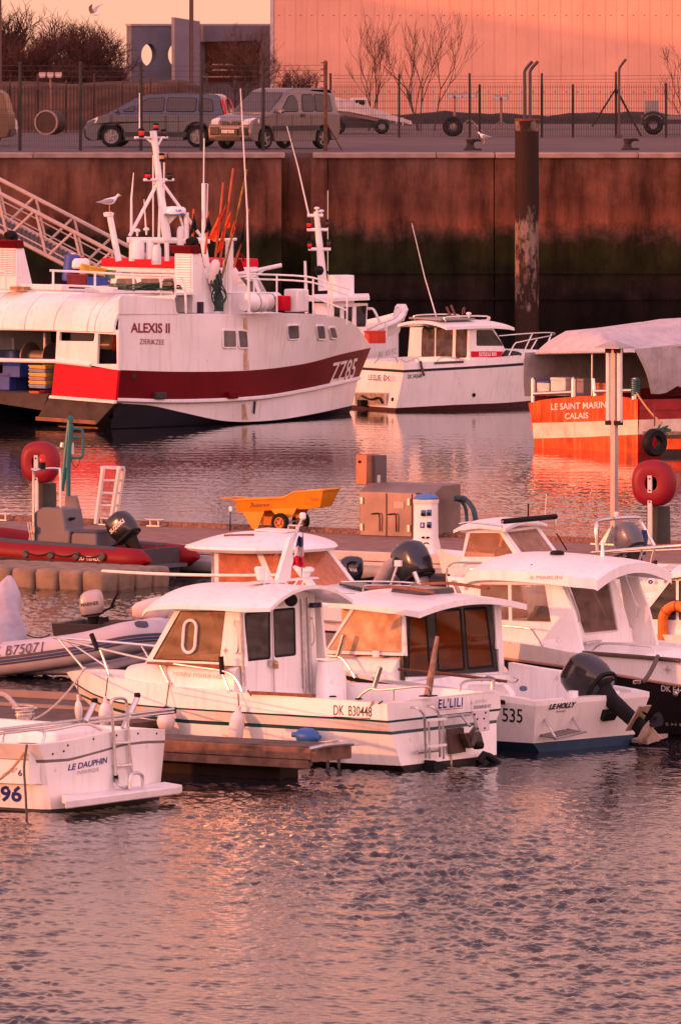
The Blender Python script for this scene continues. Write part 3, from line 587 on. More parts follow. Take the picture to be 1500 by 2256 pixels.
# ---- cars
def wheel(root, x, v, r, w, rim, sg, spokes=5):
    c = Vector((x, v, r)); wh_ = MB().lathe([(r*.66, -w/2), (r*.93, -w/2), (r, -w*.3), (r, w*.3), (r*.93, w/2), (r*.66, w/2)], c, (0, 1, 0), 28, closed=True).build('wheel', BLACK, root)
    mb = MB(); mb.lathe([(r*.67, -w*.2), (r*.68, w*.46), (r*.6, w*.44), (r*.58, w*.1), (r*.1, w*.1)], c, (0, sg, 0), 28)
    for k in range(spokes):
        a = 2*math.pi*k/spokes+.3; d = Vector((math.cos(a), 0, math.sin(a))); e = Vector((-d.z, 0, d.x)); o = Vector((0, sg*w*.3, 0))
        mb.prism([c+o+d*r*.1+e*r*.11, c+o+d*r*.62+e*r*.09, c+o+d*r*.62-e*r*.09, c+o+d*r*.1-e*r*.11], (0, sg*.02, 0))
    mb.lathe([(0, w*.38), (r*.16, w*.36), (r*.18, w*.1)], c, (0, sg, 0), 16); mb.build('rim', rim, wh_)
RIM = M('alloy_rim', (.22, .2, .2), .35, .7); CGL = glass('car_glass', (.22, .2, .2), .9, .04)
def car(fr, label, paint, low, green, hw, wheels, wr, wins, belt, taper, wscreen, group, extra=None, arch=1.12):
    """low / green: side outlines (x, z) of the body below and above the belt line"""
    o = fr.root('parked_car', label, 'car', group)
    def arched(L):   # wheel arches cut out of the bottom edge (the outline runs rear -> front along the top, back along the bottom)
        out = list(L)
        for wx in sorted(wheels, reverse=True):
            for k in range(9): a = math.pi*k/8; out.append((wx+math.cos(a)*wr*arch, .02+wr+math.sin(a)*wr*arch*1.02) if 0 < k < 8 else (wx+math.cos(a)*wr*arch, L[-1][1]))
        return out
    A = arched(low); mb = MB().prism([(x, -hw, z) for x, z in A], (0, 2*hw, 0)); mb.build('body', paint, o, bevel=.07, seg=3)
    mb = MB(); k = len(green)
    vs = [Vector((x, s_*(hw-.05-max(0, z-belt)*taper), z)) for s_ in (1, -1) for x, z in green]
    tri = tessellate_polygon([[Vector((x, z, 0)) for x, z in green]]); fs = [tuple(t) for t in tri]+[tuple(i+k for i in reversed(t)) for t in tri]+[(i, (i+1) % k, k+(i+1) % k, k+i) for i in range(k)]
    mb.add(vs, fs); mb.build('roof', paint, o, bevel=.06, seg=3)
    for s_ in (1, -1):
        for w_ in wins:
            lp = rnd(w_, .07); P = [Vector((x, s_*(hw-.05-(z-belt)*taper+.004), z)) for x, z in lp]
            f_ = MB().tube(P, .016, 5, closed=True).build('side_window', BLACK, o); MB().prism(P, (0, s_*.012, 0)).build('pane', CGL if False else M('tinted_car_window', (.05, .045, .045), .06), f_)
    (xa, za), (xb, zb) = wscreen
    n = Vector((zb-za, 0, xa-xb)).normalized(); n = -n if n.x < 0 else n
    t_ = lambda z: hw-.14-max(0, z-belt)*taper
    q = [Vector((lerp(xa, xb, .06), -t_(za), lerp(za, zb, .06))), Vector((lerp(xa, xb, .06), t_(za), lerp(za, zb, .06))), Vector((lerp(xa, xb, .9), t_(zb), lerp(za, zb, .9))), Vector((lerp(xa, xb, .9), -t_(zb), lerp(za, zb, .9)))]
    MB().prism([p+n*.004 for p in q], n*.014).build('windscreen', M('tinted_car_window', (.05, .045, .045), .06), o)
    for wx in wheels:
        for s_ in (1, -1): wheel(o, wx, s_*(hw-.13), wr, .22, RIM, s_)
    sm_ = MB()
    for s_ in (1, -1):
        for x in (wheels[0]+.62, (wheels[0]+wheels[1])/2+.15, wheels[1]-.5): sm_.box((x, s_*(hw+.001), (belt+.34)/2), (.016, .006, belt-.42))
    sm_.build('door_gap', BLACK, o)
    xs_ = [x for x, z in low]; MB().box(((min(xs_)+max(xs_))/2, 0, .42), (max(xs_)-min(xs_)-.5, hw*1.5, .2)).build('underbody', BLACK, o)
    for s_ in (1, -1):   # door mirrors
        MB().rr([((xa-.38, s_*(hw-.02), belt+.05), (0, 1, 0), (0, 0, 1), .03, .03), ((xa-.34, s_*(hw+.13), belt+.1), (0, 1, 0), (0, 0, 1), .1, .075), ((xa-.26, s_*(hw+.13), belt+.1), (0, 1, 0), (0, 0, 1), .07, .055)], e=3).build('mirror', paint, o)
    return o
GC = 'cars parked on the quay'
PB = M('blue_grey_car_paint', (.045, .05, .07), .25, .3, var=.05, coat=.6); PS = M('silver_beige_car_paint', (.15, .12, .115), .28, .35, var=.05, coat=.5)
LAMPG = M('headlamp_glass', (.62, .58, .56), .1); TAILR = M('tail_lamp_red', (.4, .01, .015), .2); BUMP = M('bumper_black', (.03, .028, .028), .5)
ce = Fr(W(435, 324.5, 78600/(324.5-60)), 172, .88, .95)
ce.o.z = QZ
lowE = [(.05, .45), (0, .62), (.03, 1.08), (3.85, 1.12), (4.3, .98), (4.62, .80), (4.72, .62), (4.70, .32), (4.55, .22)]
lowE = lowE+[]; lowE[0] = (.1, .25)
o = car(ce, 'blue grey people carrier with long glasshouse parked behind the fence', PB, lowE, [(.04, 1.05), (.12, 1.25), (.22, 1.66), (.36, 1.73), (1.4, 1.77), (2.55, 1.73), (3.0, 1.6), (3.95, 1.08)], .9, (.95, 3.80), .36,
        [[(.42, 1.17), (.5, 1.57), (.9, 1.6), (.92, 1.17)], [(1.02, 1.17), (1.0, 1.6), (1.95, 1.62), (1.97, 1.17)], [(2.08, 1.17), (2.06, 1.62), (2.62, 1.58), (2.92, 1.4), (2.96, 1.17)], [(3.04, 1.17), (3.03, 1.36), (3.45, 1.17)]], 1.08, .3, ((3.9, 1.12), (2.98, 1.62)), GC)
for s_ in (1, -1):
    MB().rr([((.0, s_*.78, 1.02), (0, 1, 0), (1, 0, 0), .1, .05), ((.06, s_*.77, 1.3), (0, 1, 0), (1, 0, 0), .1, .05), ((.16, s_*.74, 1.58), (0, 1, 0), (1, 0, 0), .07, .05)], e=3).build('tail_lamp', TAILR, o)
    MB().prism([(4.22, s_*.885, .99), (4.6, s_*.80, .82), (4.63, s_*.74, .70), (4.3, s_*.885, .78)], (0, s_*.03, .012)).build('headlamp', LAMPG, o)
    for x in (1.15, 2.2): MB().box((x, s_*.92, 1.0), (.2, .03, .035)).build('door_handle', PB, o)
    MB().box((2.35, s_*.905, .42), (2.1, .03, .16)).build('door_sill', BUMP, o)
MB().box((4.66, 0, .42), (.12, 1.1, .14)).build('grille', BUMP, o)
mb = MB(); [mb.tube([(.6, s_*.6, 1.765), (2.5, s_*.6, 1.755)], .018, 6) for s_ in (1, -1)]; mb.build('roof_rail', BUMP, o)
cb = Fr(W(578, 329, 78600/269), 229, .75, 3.62); cb.o.z = QZ
k = 1.08; sc_ = lambda L: [(x*k, z*k) for x, z in L]
o = car(cb, 'silver beige small van with upright windscreen behind the rusty fence post', PS, sc_([(.08, .28), (0, .5), (.02, 1.06), (3.05, 1.08), (3.62, .98), (3.95, .86), (4.06, .6), (4.04, .3), (3.95, .24)]),
        sc_([(.03, 1.02), (.1, 1.6), (.22, 1.76), (.5, 1.81), (1.9, 1.82), (2.2, 1.76), (3.12, 1.06)]), .86*k, (.75*k, 3.35*k), .315*k, [sc_([(.3, 1.12), (.36, 1.6), (1.05, 1.62), (1.05, 1.12)]), sc_([(1.12, 1.12), (1.12, 1.62), (1.6, 1.62), (1.66, 1.12)]), sc_([(1.86, 1.12), (1.86, 1.45), (1.98, 1.6), (2.2, 1.58), (2.62, 1.12)])], 1.05*k, .16, ((3.1*k, 1.06*k), (2.24*k, 1.76*k)), GC)
for s_ in (1, -1):
    MB().rr([((3.68*k, s_*.72*k, .84*k), (0, 1, 0), (0, 0, 1), .17, .12), ((3.95*k, s_*.64*k, .80*k), (0, 1, 0), (0, 0, 1), .18, .11), ((4.0*k, s_*.62*k, .78*k), (0, 1, 0), (0, 0, 1), .14, .08)], e=3).build('headlamp', LAMPG, o)
    MB().box((4.0*k, s_*.58*k, .54*k), (.16, .42, .26)).build('bumper_corner', BUMP, o, bevel=.03)
    MB().box((2.0*k, s_*.87*k, .62*k), (2.1*k, .04, .16)).build('side_moulding', BUMP, o)
    MB().box((1.72*k, s_*.875*k, 1.0*k), (.18, .03, .09)).build('door_handle', BUMP, o)
MB().box((4.075*k, 0, .52*k), (.06, .78, .22)).build('number_plate_recess', BUMP, o)
pl = MB().box((4.11*k, 0, .53*k), (.02, .52, .11)).build('number_plate', M('plate_white', (.62, .58, .52), .4), o)
mb = letter(MB(), 'DC 345 TP', (4.11*k+.011, -.22, .495*k), (4.11*k+.011, .22, .495*k), (4.11*k+.011, -.22, .565*k), off=.002); mb.build('plate_writing', INK, pl)
mb = MB(); [mb.box((4.03*k, 0, z*k), (.05, .8, .035)) for z in (.76, .82)]; mb.build('grille', BUMP, o)
mb = MB(); [mb.tube([(4.06*k, -.12, z*k), (4.075*k, 0, (z+.05)*k), (4.06*k, .12, z*k)], .012, 5) for z in (.75, .80)]; mb.build('badge', STEEL, o)
MB().box((4.06*k, 0, .33*k), (.1, 1.1, .14)).build('lower_grille', BUMP, o)
ct = Fr(W(8, 330, 300), 175, .85, .2); ct.o.z = QZ
o = car(ct, 'tail of a dark ochre van cut by the left picture edge', M('ochre_van_paint', (.14, .075, .035), .4, var=.1), [(.06, .3), (0, .5), (.03, 1.1), (3.6, 1.1), (4.4, .9), (4.5, .3), (4.4, .25)], [(.04, 1.06), (.2, 1.7), (.42, 1.85), (2.8, 1.85), (3.6, 1.1)], .86, (.8, 3.7), .34, [[(.4, 1.18), (.5, 1.66), (1.3, 1.66), (1.3, 1.18)]], 1.08, .2, ((3.6, 1.1), (2.8, 1.82)), GC)
MB().box((.02, 0, .45), (.12, 1.5, .2)).build('rear_bumper', BUMP, o)
# ---- yard clutter
o = empty('oil_drum', 'pale rimmed drum lying in front of the earth bank', 'drum', GQ(112, 296)); mb = MB().lathe([(.0, -.5), (.40, -.5), (.44, -.46), (.44, .4), (.40, .44), (0, .44)], (0, 0, .44), (-.35, -1, 0)); mb.build('barrel', M('drum_brown', (.03, .018, .014), .6, var=.3), o); MB().lathe([(.40, .40), (.46, .40), (.46, .47), (.40, .47)], (0, 0, .44), (-.35, -1, 0), closed=True).build('rim', M('drum_rim', (.22, .16, .15), .5), o)
o = empty('white_sack', 'pale plastic sack heaped beside the dark ochre van', 'sack', GQ(25, 297)); MB().rr([((0, 0, 0), (1, 0, 0), (0, 1, 0), .22, .2), ((0, 0, .25), (1, 0, 0), (0, 1, 0), .27, .22), ((.03, 0, .5), (1, 0, 0), (0, 1, 0), .2, .16), ((.05, 0, .66), (1, 0, 0), (0, 1, 0), .07, .06)], e=2.4).build('bag', M('sack_pale', (.42, .36, .34), .7, var=.3, scale=6, bump=.7), o); MB().lathe([(.05, 0), (.07, .03), (.05, .06)], (.05, 0, .64), n=10).build('tie', ROPEM, o)
o = empty('ramp_trailer', 'white sided sloping ramp trailer behind the silver van', 'trailer', W(727, 298, 334)); o.location.z = QZ
tx = lambda px: (px-727)*334/F
tz = lambda py: (9.6-QZ)-(py-60)*334/F
WTR = M('trailer_white', (.55, .48, .46), .5, var=.2, scale=3, streak=.3)
[MB().prism([(tx(700), v, tz(206)), (tx(770), v, tz(222)), (tx(907), v, tz(268)), (tx(907), v, tz(274)), (tx(770), v, tz(246)), (tx(700), v, tz(240))], (0, .06, 0)).build('side_panel', WTR, o) for v in (0, 1.9)]
mb = MB(); [mb.box((tx(x), -.03, tz(228+.34*max(0, x-770))), (.03, .04, .3)) for x in range(705, 900, 14)]; mb.build('rib', WTR, o)
mb = MB().prism([(tx(700), .06, tz(241)), (tx(770), .06, tz(247)), (tx(907), .06, tz(275)), (tx(907), .06, tz(281)), (tx(770), .06, tz(256)), (tx(700), .06, tz(250))], (0, 1.84, 0)); mb.build('deck', M('trailer_deck', (.15, .11, .1), .8), o)
MB().box((tx(790), .3, tz(228)), (.62, .5, .42)).build('winch_housing', WTR, o, bevel=.02); MB().box((tx(793), .04, tz(228)), (.36, .03, .26)).build('housing_window', BLACK, o)
MB().box((tx(760), .9, tz(273)), (2.2, 1.2, .3)).build('chassis', BUMP, o)
for px in (745, 841):
    MB().lathe([(.12, -.1), (.22, -.1), (.27, -.05), (.27, .05), (.22, .1), (.12, .1)], (tx(px), -.05, .27), (0, 1, 0), 20, closed=True).build('wheel', BLACK, o)
o = empty('spare_tyre', 'black tyre standing against the far mesh fence', 'tyre', GQ(997, 301)); MB().lathe([(.2, -.11), (.33, -.12), (.37, -.06), (.37, .06), (.33, .12), (.2, .11)], (0, 0, .37), (.1, 1, 0), 24, closed=True).build('tyre', BLACK, o); MB().lathe([(.2, -.05), (.2, .05), (.12, .03), (.12, -.03)], (0, 0, .37), (.1, 1, 0), 20, closed=True).build('rim', BUMP, o)
o = empty('flatbed_trailer', 'grey flatbed trailer with a box, cut by the right picture edge', 'trailer', W(1420, 300, 332)); o.location.z = QZ
MB().box((2.0, .8, .62), (4.2, 1.6, .12)).build('bed', M('trailer_grey', (.16, .14, .14), .6), o); MB().box((.25, .4, .95), (.5, .6, .6)).build('tool_box', M('toolbox_grey', (.2, .18, .17), .5), o, bevel=.02); MB().tube(crv([(-.12, 0, .35), (-.05, 0, .68), (.3, 0, .82), (.65, 0, .68), (.72, 0, .35)]), .05).build('mudguard', BUMP, o)
for x in (.3, 1.9): MB().lathe([(.15, -.12), (.3, -.12), (.36, -.06), (.36, .06), (.3, .12), (.15, .12)], (x, 0, .36), (0, 1, 0), 22, closed=True).build('wheel', BLACK, o)
# ---- unseen sheds added outside the frame on the left to shade the cars and the warehouse base
def shed(x0, x1, y0, y1, h, label, z=QZ, m=None):
    o = empty('shade_shed', label, 'shed', ((x0+x1)/2, (y0+y1)/2, z), 0, 'sheds added left of view for shade'); w, l_ = x1-x0, y1-y0
    MB().box((0, 0, h/2), (w, l_, h)).build('wall', m or BRK, o); MB().prism([(-w/2-.3, -l_/2-.3, h+.01), (0, -l_/2-.3, h+1.0), (w/2+.3, -l_/2-.3, h+.01)], (0, l_+.6, 0)).build('roof', M('shed_roof', (.2, .1, .08), .8), o)
    MB().box((0, -l_/2-.02, 1.4), (2.4, .08, 2.8)).build('door', GALV, o)
shed(-48, -34, 278.0+9, 322, 4.6, 'low grey shed added out of view on the left to shade the cars'); shed(-70, -48, 356, 394, 12.3, 'taller grey shed added out of view on the left to shade the warehouse base')
# ---- an unseen ship added on the left, its hull and gantries put there to shade that end of the quay wall
o = empty('shade_ship', 'dark ship shape added out of view on the left to shade the quay wall', 'ship', (-44, 273, 0))
MB().prism([(-16, -5, -1), (9, -5, -1), (16, 0, -1), (9, 5, -1), (-16, 5, -1)], (0, 0, 8.2)).build('hull', DARKB, o); MB().box((-9, 0, 10.4), (9, 8, 6.4)).build('wheelhouse', PAINTW, o, bevel=.1)
for x, h in ((-1, 14.5), (6, 12)): MB().tube([(x, 1, 7), (x, 1, h), (x+6, 2.5, h+.8)], [.5, .4, .25], 8).build('crane', GALV, o)
# ================================================================== TRAWLER
T = Fr(G(225, 948), 46, -2.7)
tw = T.root('fishing_trawler', 'large white and dark red stern trawler, ALEXIS II on its flank', 'trawler')
TWM = M('trawler_white', (.76, .74, .73), .42, var=.08, scale=1.2, streak=.4, dirt=(.46, .31, .18), bump=.12, bscale=1.5)
TRED = M('trawler_red_shaded', (.105, .001, .005), .5, spec=.1, var=.14, scale=1.5, streak=.12, dirt=(.2, .01, .02))  # the stern's red again, darkened to put the flank's shade into the colour
TBLK = M('trawler_black', (.014, .014, .022), .5, var=.3, scale=2)
TGRY = M('trawler_grey_chine', (.045, .035, .032), .7, var=.4, scale=3, bump=.3)
LV = lambda pts: Lv(T, -1, pts)
black_top = LV([(255, 889, 2.6), (330, 893, 2.66), (400, 908, 2.7), (500, 928, 2.7), (600, 926, 2.5), (690, 912, 1.5), (777, 893, .0)])
str_top = LV([(255, 885, 2.62), (400, 889, 2.7), (563, 882, 2.7), (667, 866, 1.75), (735, 851, .85), (788, 838, .0)])
str_top2 = LV([(255, 881, 2.66), (400, 884, 2.75), (563, 877, 2.75), (667, 861, 1.8), (736, 846, .9), (790, 833, .0)])
red_top = LV([(258, 815, 2.7), (400, 819, 2.72), (550, 816, 2.72), (667, 802, 2.0), (753, 780, 1.0), (817, 766, .0)])
top = LV([(262, 690, 2.68), (392, 691, 2.7), (545, 691, 2.7), (640, 690, 2.45), (717, 694, 2.0), (770, 707, 1.3), (799, 737, .55), (818, 765, .0)])
u0 = .4
def z_at(L, z, db, du=-.1): return [Vector((p.x+du if i else p.x, max(0, p.y-db), z)) for i, p in enumerate(L)]
keel = z_at(black_top, -.6, 1.0, -.6); wl = z_at(black_top, .02, .16, -.1); keel[-1].y = wl[-1].y = 0
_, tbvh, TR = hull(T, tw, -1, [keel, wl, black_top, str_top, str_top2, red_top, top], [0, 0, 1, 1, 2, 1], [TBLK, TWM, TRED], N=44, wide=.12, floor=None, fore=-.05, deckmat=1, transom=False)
th = tw.children[0]
# white rubbing strake, lit edge
mb = MB(); [mb.tube([Vector((p.x, s_*(p.y+.02), p.z)) for p in TR[4]], .05, 6) for s_ in (1, -1)]; mb.build('rubbing_strake', TWM, tw)
# stern: rolled white shelter, open bays, red bulwark, dark chine, all seen from astern
ut = u0+.04
TU = lambda x, y, u=ut-.02: T.U(x, y, u)
zz = TU(100, 727).z; ztop = TU(100, 648).z; vP = 3.0
rows = []
for k in range(9):
    a = R(90*k/8); rows.append([Vector((ut-.05+.75*(1-math.cos(a)), v, zz+(ztop-zz)*(.35*k/8+.65*math.sin(a)))) for v in np.linspace(-2.70, vP, 14)])
rows = [[Vector((ut-.05, v, zz)) for v in np.linspace(-2.70, vP, 14)]]+rows
MB().slab(rows, (.06, 0, -.03)).build('stern_shelter', TWM, tw, ang=50)
[MB().tube([Vector((r[0].x-.012, v, r[0].z)) for r in rows], .012, 5).build('weld_seam', TWM, tw) for v in (-2.05, -1.8, -.65, .35, 1.6)]
# raised quarter panel carrying the name
q = [(262, 692), (262, 660), (267, 652), (280, 651), (386, 659), (389, 686), (396, 692)]
MB().prism([T.V(x, y, -2.715) for x, y in q], (0, .07, 0)).build('quarter_panel', TWM, tw)
MB().box((T.V(330, 652, -2).x, .1, ztop+.0), (2.2, 5.2, .06)).build('shelter_roof', TWM, tw)
holes = [[(-60, 726), (126, 729), (123, 792), (-60, 787)], rnd([(132, 731), (210, 734), (207, 752), (131, 751)], 3), rnd([(217, 735), (257, 737), (258, 802), (214, 802)], 2)]
o_ = [(-180, 716), (262, 727), (261, 816), (205, 806), (122, 800), (-180, 792)]
MB().panel(px_poly(TU, o_), [px_poly(TU, h) for h in holes], (.07, 0, 0)).build('stern_bulkhead', TWM, tw)
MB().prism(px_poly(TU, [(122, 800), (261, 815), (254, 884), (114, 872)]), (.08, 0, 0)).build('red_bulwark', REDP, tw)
MB().prism(px_poly(lambda x, y: TU(x, y, ut-.08), [(110, 871), (252, 882), (252, 889), (108, 877)]), (.09, 0, 0)).build('white_strake', TWM, tw)
MB().tube([TU(-180, 790, ut-.04), TU(123, 796, ut-.04), TU(200, 805, ut-.04)], .05, 8).build('bulwark_cap', TWM, tw)
# black chine below, the stern slipway to its left
A = [TU(108, 877, ut-.06), TU(254, 889, ut-.02), T.U(212, 935, ut+.0), TU(80, 926, ut-.02)]
mb = MB().prism(A, (.25, .0, 0), 0); mb.prism([A[3]+V3((-.012, 0, .0)), A[2]+V3((-.012, 0, .0)), A[2]+V3((-.012, 0, .09)), A[3]+V3((-.012, 0, .09))], (.1, 0, 0), 1); mb.build('stern_chine', [TGRY, M('wet_wood_edge', (.20, .08, .045), .6, var=.4)], tw)
MB().prism([TU(-180, 858, ut-.05), TU(108, 868, ut-.05), TU(94, 904, ut-.03), TU(-20, 886, ut-.03), TU(-180, 880, ut-.03)], (.3, 0, 0)).build('slipway_lip', TGRY, tw)
MB().prism([TU(214, 941, ut+.3), TU(130, 938, ut+.3), TU(124, 948, ut+.3), TU(232, 955, ut+.3)], (.3, 0, 0)).build('skeg', M('wet_wood_edge', (.20, .08, .045), .6, var=.4), tw)
# inside of the working deck
zd = TU(100, 866).z
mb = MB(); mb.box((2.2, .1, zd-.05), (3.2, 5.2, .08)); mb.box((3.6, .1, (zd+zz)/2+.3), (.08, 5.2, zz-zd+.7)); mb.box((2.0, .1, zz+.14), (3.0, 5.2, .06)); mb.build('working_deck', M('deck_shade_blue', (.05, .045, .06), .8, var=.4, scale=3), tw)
for px, py0, py1, u in ((30, 745, 800, 2.2), (100, 733, 795, 1.6)): MB().cyl(T.U(px, py0, u), T.U(px, py1, u), .04).build('deck_pillar', TWM, tw)
MB().rr([(T.U(18, 800, 1.5), (0, 1, 0), (1, 0, 0), .5, .3), (T.U(18, 772, 1.5), (0, 1, 0), (1, 0, 0), .45, .28)], e=5).build('winch_housing', M('winch_blue', (.05, .07, .16), .5, var=.4), tw)
MB().lathe([(.35, -.4), (.35, -.36), (.16, -.34), (.16, .34), (.35, .36), (.35, .4)], T.U(92, 786, 1.7), (0, 1, 0)).build('winch_drum', M('winch_steel', (.2, .16, .14), .5, .5), tw)
MB().prism(px_poly(lambda x, y: TU(x, y, 1.2), [(218, 737), (246, 737), (240, 770), (222, 768)]), (.1, 0, 0)).build('oilskin', M('oilskin_cream', (.6, .45, .3), .6, var=.3), tw)
MB().prism(px_poly(lambda x, y: TU(x, y, 1.3), [(240, 730), (256, 733), (252, 772), (240, 770)]), (.1, 0, 0)).build('red_float', M('float_orange', (.6, .09, .02), .5), tw)
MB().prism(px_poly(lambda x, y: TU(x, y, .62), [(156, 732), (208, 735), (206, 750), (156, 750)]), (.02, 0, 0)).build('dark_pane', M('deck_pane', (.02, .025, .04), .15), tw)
# hull fittings, windows, writing
SV = lambda x, y: T.hit(x, y, tbvh)[0]
for pts in ([(490, 727), (519, 728), (520, 766), (491, 766)], [(522, 727), (543, 729), (546, 767), (526, 767)], [(632, 717), (657, 716), (658, 747), (634, 748)], [(695, 717), (713, 717), (716, 748), (699, 748)], [(723, 721), (736, 721), (742, 746), (728, 746)]):
    lp = [SV(x, y)+V3((0, -.012, 0)) for x, y in rnd(pts, 4)]; n = V3((0, -1, 0))
    f_ = MB().tube(lp, .028, 6, closed=True).build('porthole_window', TWM, tw); MB().prism(lp, (0, -.018, 0)).build('pane', M('trawler_pane', (.10, .085, .10), .12, var=.4, scale=3), f_)
mb = MB()
def T_text(mb, t, x0, y0, x1, y1, h, **k): return letter(mb, t, SV(x0, y0), SV(x1, y1), SV(x0+k.pop('lean', 0), y0-h), bvh=tbvh, off=.012, **k)
mb = T_text(MB(), 'ALEXIS II', 288, 732, 374, 733, 21, bold=.022); mb.build('ship_name', INKR, tw)
mb = T_text(MB(), 'ZIERIKZEE', 308, 758, 362, 759, 11, bold=.0); mb.build('home_port', INKR, tw)
mb = T_text(MB(), 'ZZ85', 725, 843, 778, 831, 44, bold=.012, lean=8); mb.build('registration', INKW, tw)
for px, py, w in ((349, 876, .34), (508, 875, .32)):
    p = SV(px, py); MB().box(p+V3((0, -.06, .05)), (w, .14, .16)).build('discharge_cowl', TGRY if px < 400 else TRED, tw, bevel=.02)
mb = MB(); [mb.prism([SV(x, y)+V3((0, -.008, 0)) for x, y in pp], (0, -.006, 0)) for pp in ([(290, 824), (300, 824), (300, 833), (290, 833)],)]; mb.build('vent_slot', TBLK, tw)
MB().tube([SV(560, 884)+V3((0, -.03, 0)), SV(558, 905)+V3((0, -.03, 0)), SV(555, 934)+V3((0, -.03, 0))], .028, 6).build('drain_pipe', TBLK, tw)
for px, y0, y1 in ((540, 700, 815), (537, 890, 925)):   # rust runs
    rows = [[SV(px-4+x, lerp(y0, y1, i/8))+V3((0, -.004, 0)) for x in (0, 4+3*i/8, 8+5*i/8)] for i in range(9)]
    MB().grid(rows).build('rust_run', M('rust_stain', (.52, .36, .22), .6, var=.4, scale=8), tw)
# funnels
def funnel(fn, side, lo, cap, pipe, loc):
    P = [T.V(x, y, side) for x, y in fn]; w = (0, loc, 0)
    f = MB().prism(P, w).build('funnel', TWM, tw, bevel=.03)
    mb = MB(); a, b = T.V(lo[0], lo[1], side), T.V(lo[0], lo[2], side)
    for k in range(17): mb.box((a.x-.012, a.y+loc/2, lerp(a.z, b.z, k/16)), (.05, abs(loc)*.84, .028), rot=Matrix.Rotation(R(25), 3, 'Y'))
    mb.build('louvre', TWM, f)
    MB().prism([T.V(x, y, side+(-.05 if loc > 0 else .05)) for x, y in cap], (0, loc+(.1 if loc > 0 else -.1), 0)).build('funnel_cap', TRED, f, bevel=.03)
    c = [T.V(x, y, side+loc/2) for x, y in pipe]; MB().tube(crv(c, 5), .1, 12).build('exhaust_pipe', BLACK, f)
funnel([(425, 690), (425, 557), (443, 557), (476, 691)], -2.35, (425, 655, 566), [(424, 559), (419, 541), (440, 541), (444, 559)], [(428, 552), (430, 533), (424, 530), (416, 534)], .62)
p = T.U(40, 640, 1.05); side = p.y-.25
fl = [(38, 640), (38, 545), (54, 545), (76, 640)]
P = [T.V(x, y, side) for x, y in fl]
f = MB().prism(P, (0, .62, 0)).build('funnel', TWM, tw, bevel=.03); mb = MB(); [mb.box((P[0].x-.012, side+.31, lerp(T.V(38, 606, side).z, T.V(38, 551, side).z, k/14)), (.05, .52, .028), rot=Matrix.Rotation(R(25), 3, 'Y')) for k in range(15)]; mb.build('louvre', TWM, f)
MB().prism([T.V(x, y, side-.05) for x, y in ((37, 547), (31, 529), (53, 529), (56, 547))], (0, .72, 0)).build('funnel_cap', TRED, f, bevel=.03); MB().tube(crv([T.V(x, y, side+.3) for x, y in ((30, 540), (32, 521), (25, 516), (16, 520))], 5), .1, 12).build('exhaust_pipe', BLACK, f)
# wheelhouse, aft face seen
uw = 5.2; WU = lambda x, y, u=uw: T.U(x, y, u)
wn = [[(258, 613), (300, 613), (308, 643), (252, 643)], [(310, 613), (352, 613), (348, 643), (316, 643)], [(360, 613), (398, 613), (404, 643), (356, 643)]]
wh_ = MB().panel(px_poly(WU, [(246, 602), (430, 604), (436, 690), (240, 684)]), [px_poly(WU, rnd(h, 5)) for h in wn], (.06, 0, 0)).build('wheelhouse', TWM, tw)
for h in wn: window(wh_, px_poly(WU, rnd(h, 5)), (.03, 0, 0), glass('wheelhouse_glass', (.6, .5, .45), 1., .25), TWM, .012)
a, b = WU(236, 588), WU(430, 590)
MB().box((uw+1.0, (a.y+b.y)/2, a.z-.05), (2.3, abs(a.y-b.y)+.15, .14)).build('wheelhouse_roof', TWM, tw, bevel=.04)
MB().box((uw+1.0, (a.y+b.y)/2, a.z+.12), (2.4, abs(a.y-b.y)+.05, .2), taper=(1, .98)).build('red_roof_band', REDP, tw, bevel=.02)
yb = WU(436, 690).y
side_q = [(uw+.05, b.z-.12), (uw+2.0, b.z-.12), (uw+2.55, b.z-.85), (uw+2.55, TR[-1][0].z-.1), (uw+.05, TR[-1][0].z-.1)]
wq = [[(uw+.25, b.z-.25), (uw+.9, b.z-.25), (uw+.9, b.z-.8), (uw+.25, b.z-.8)], [(uw+1.1, b.z-.25), (uw+1.85, b.z-.25), (uw+2.2, b.z-.8), (uw+1.1, b.z-.8)]]
for yy in (yb, -yb+.6):
    MB().panel([V3((x, yy, z)) for x, z in side_q], [[V3((x, yy, z)) for x, z in rnd(h, .06)] for h in wq], (0, .06 if yy < 0 else -.06, 0)).build('wheelhouse_side', TWM, tw)
    for h in wq: window(wh_, [V3((x, yy, z)) for x, z in rnd(h, .06)], (0, .03, 0), glass('wheelhouse_glass'), TWM, .02)
MB().prism([V3((uw+2.0, yb, b.z-.12)), V3((uw+2.55, yb, b.z-.85)), V3((uw+2.55, yb, 2.4)), V3((uw+2.5, yb, 2.4)), V3((uw+1.95, yb, b.z-.12))], (0, -2*yb+.6, 0)).build('wheelhouse_front', TWM, tw)
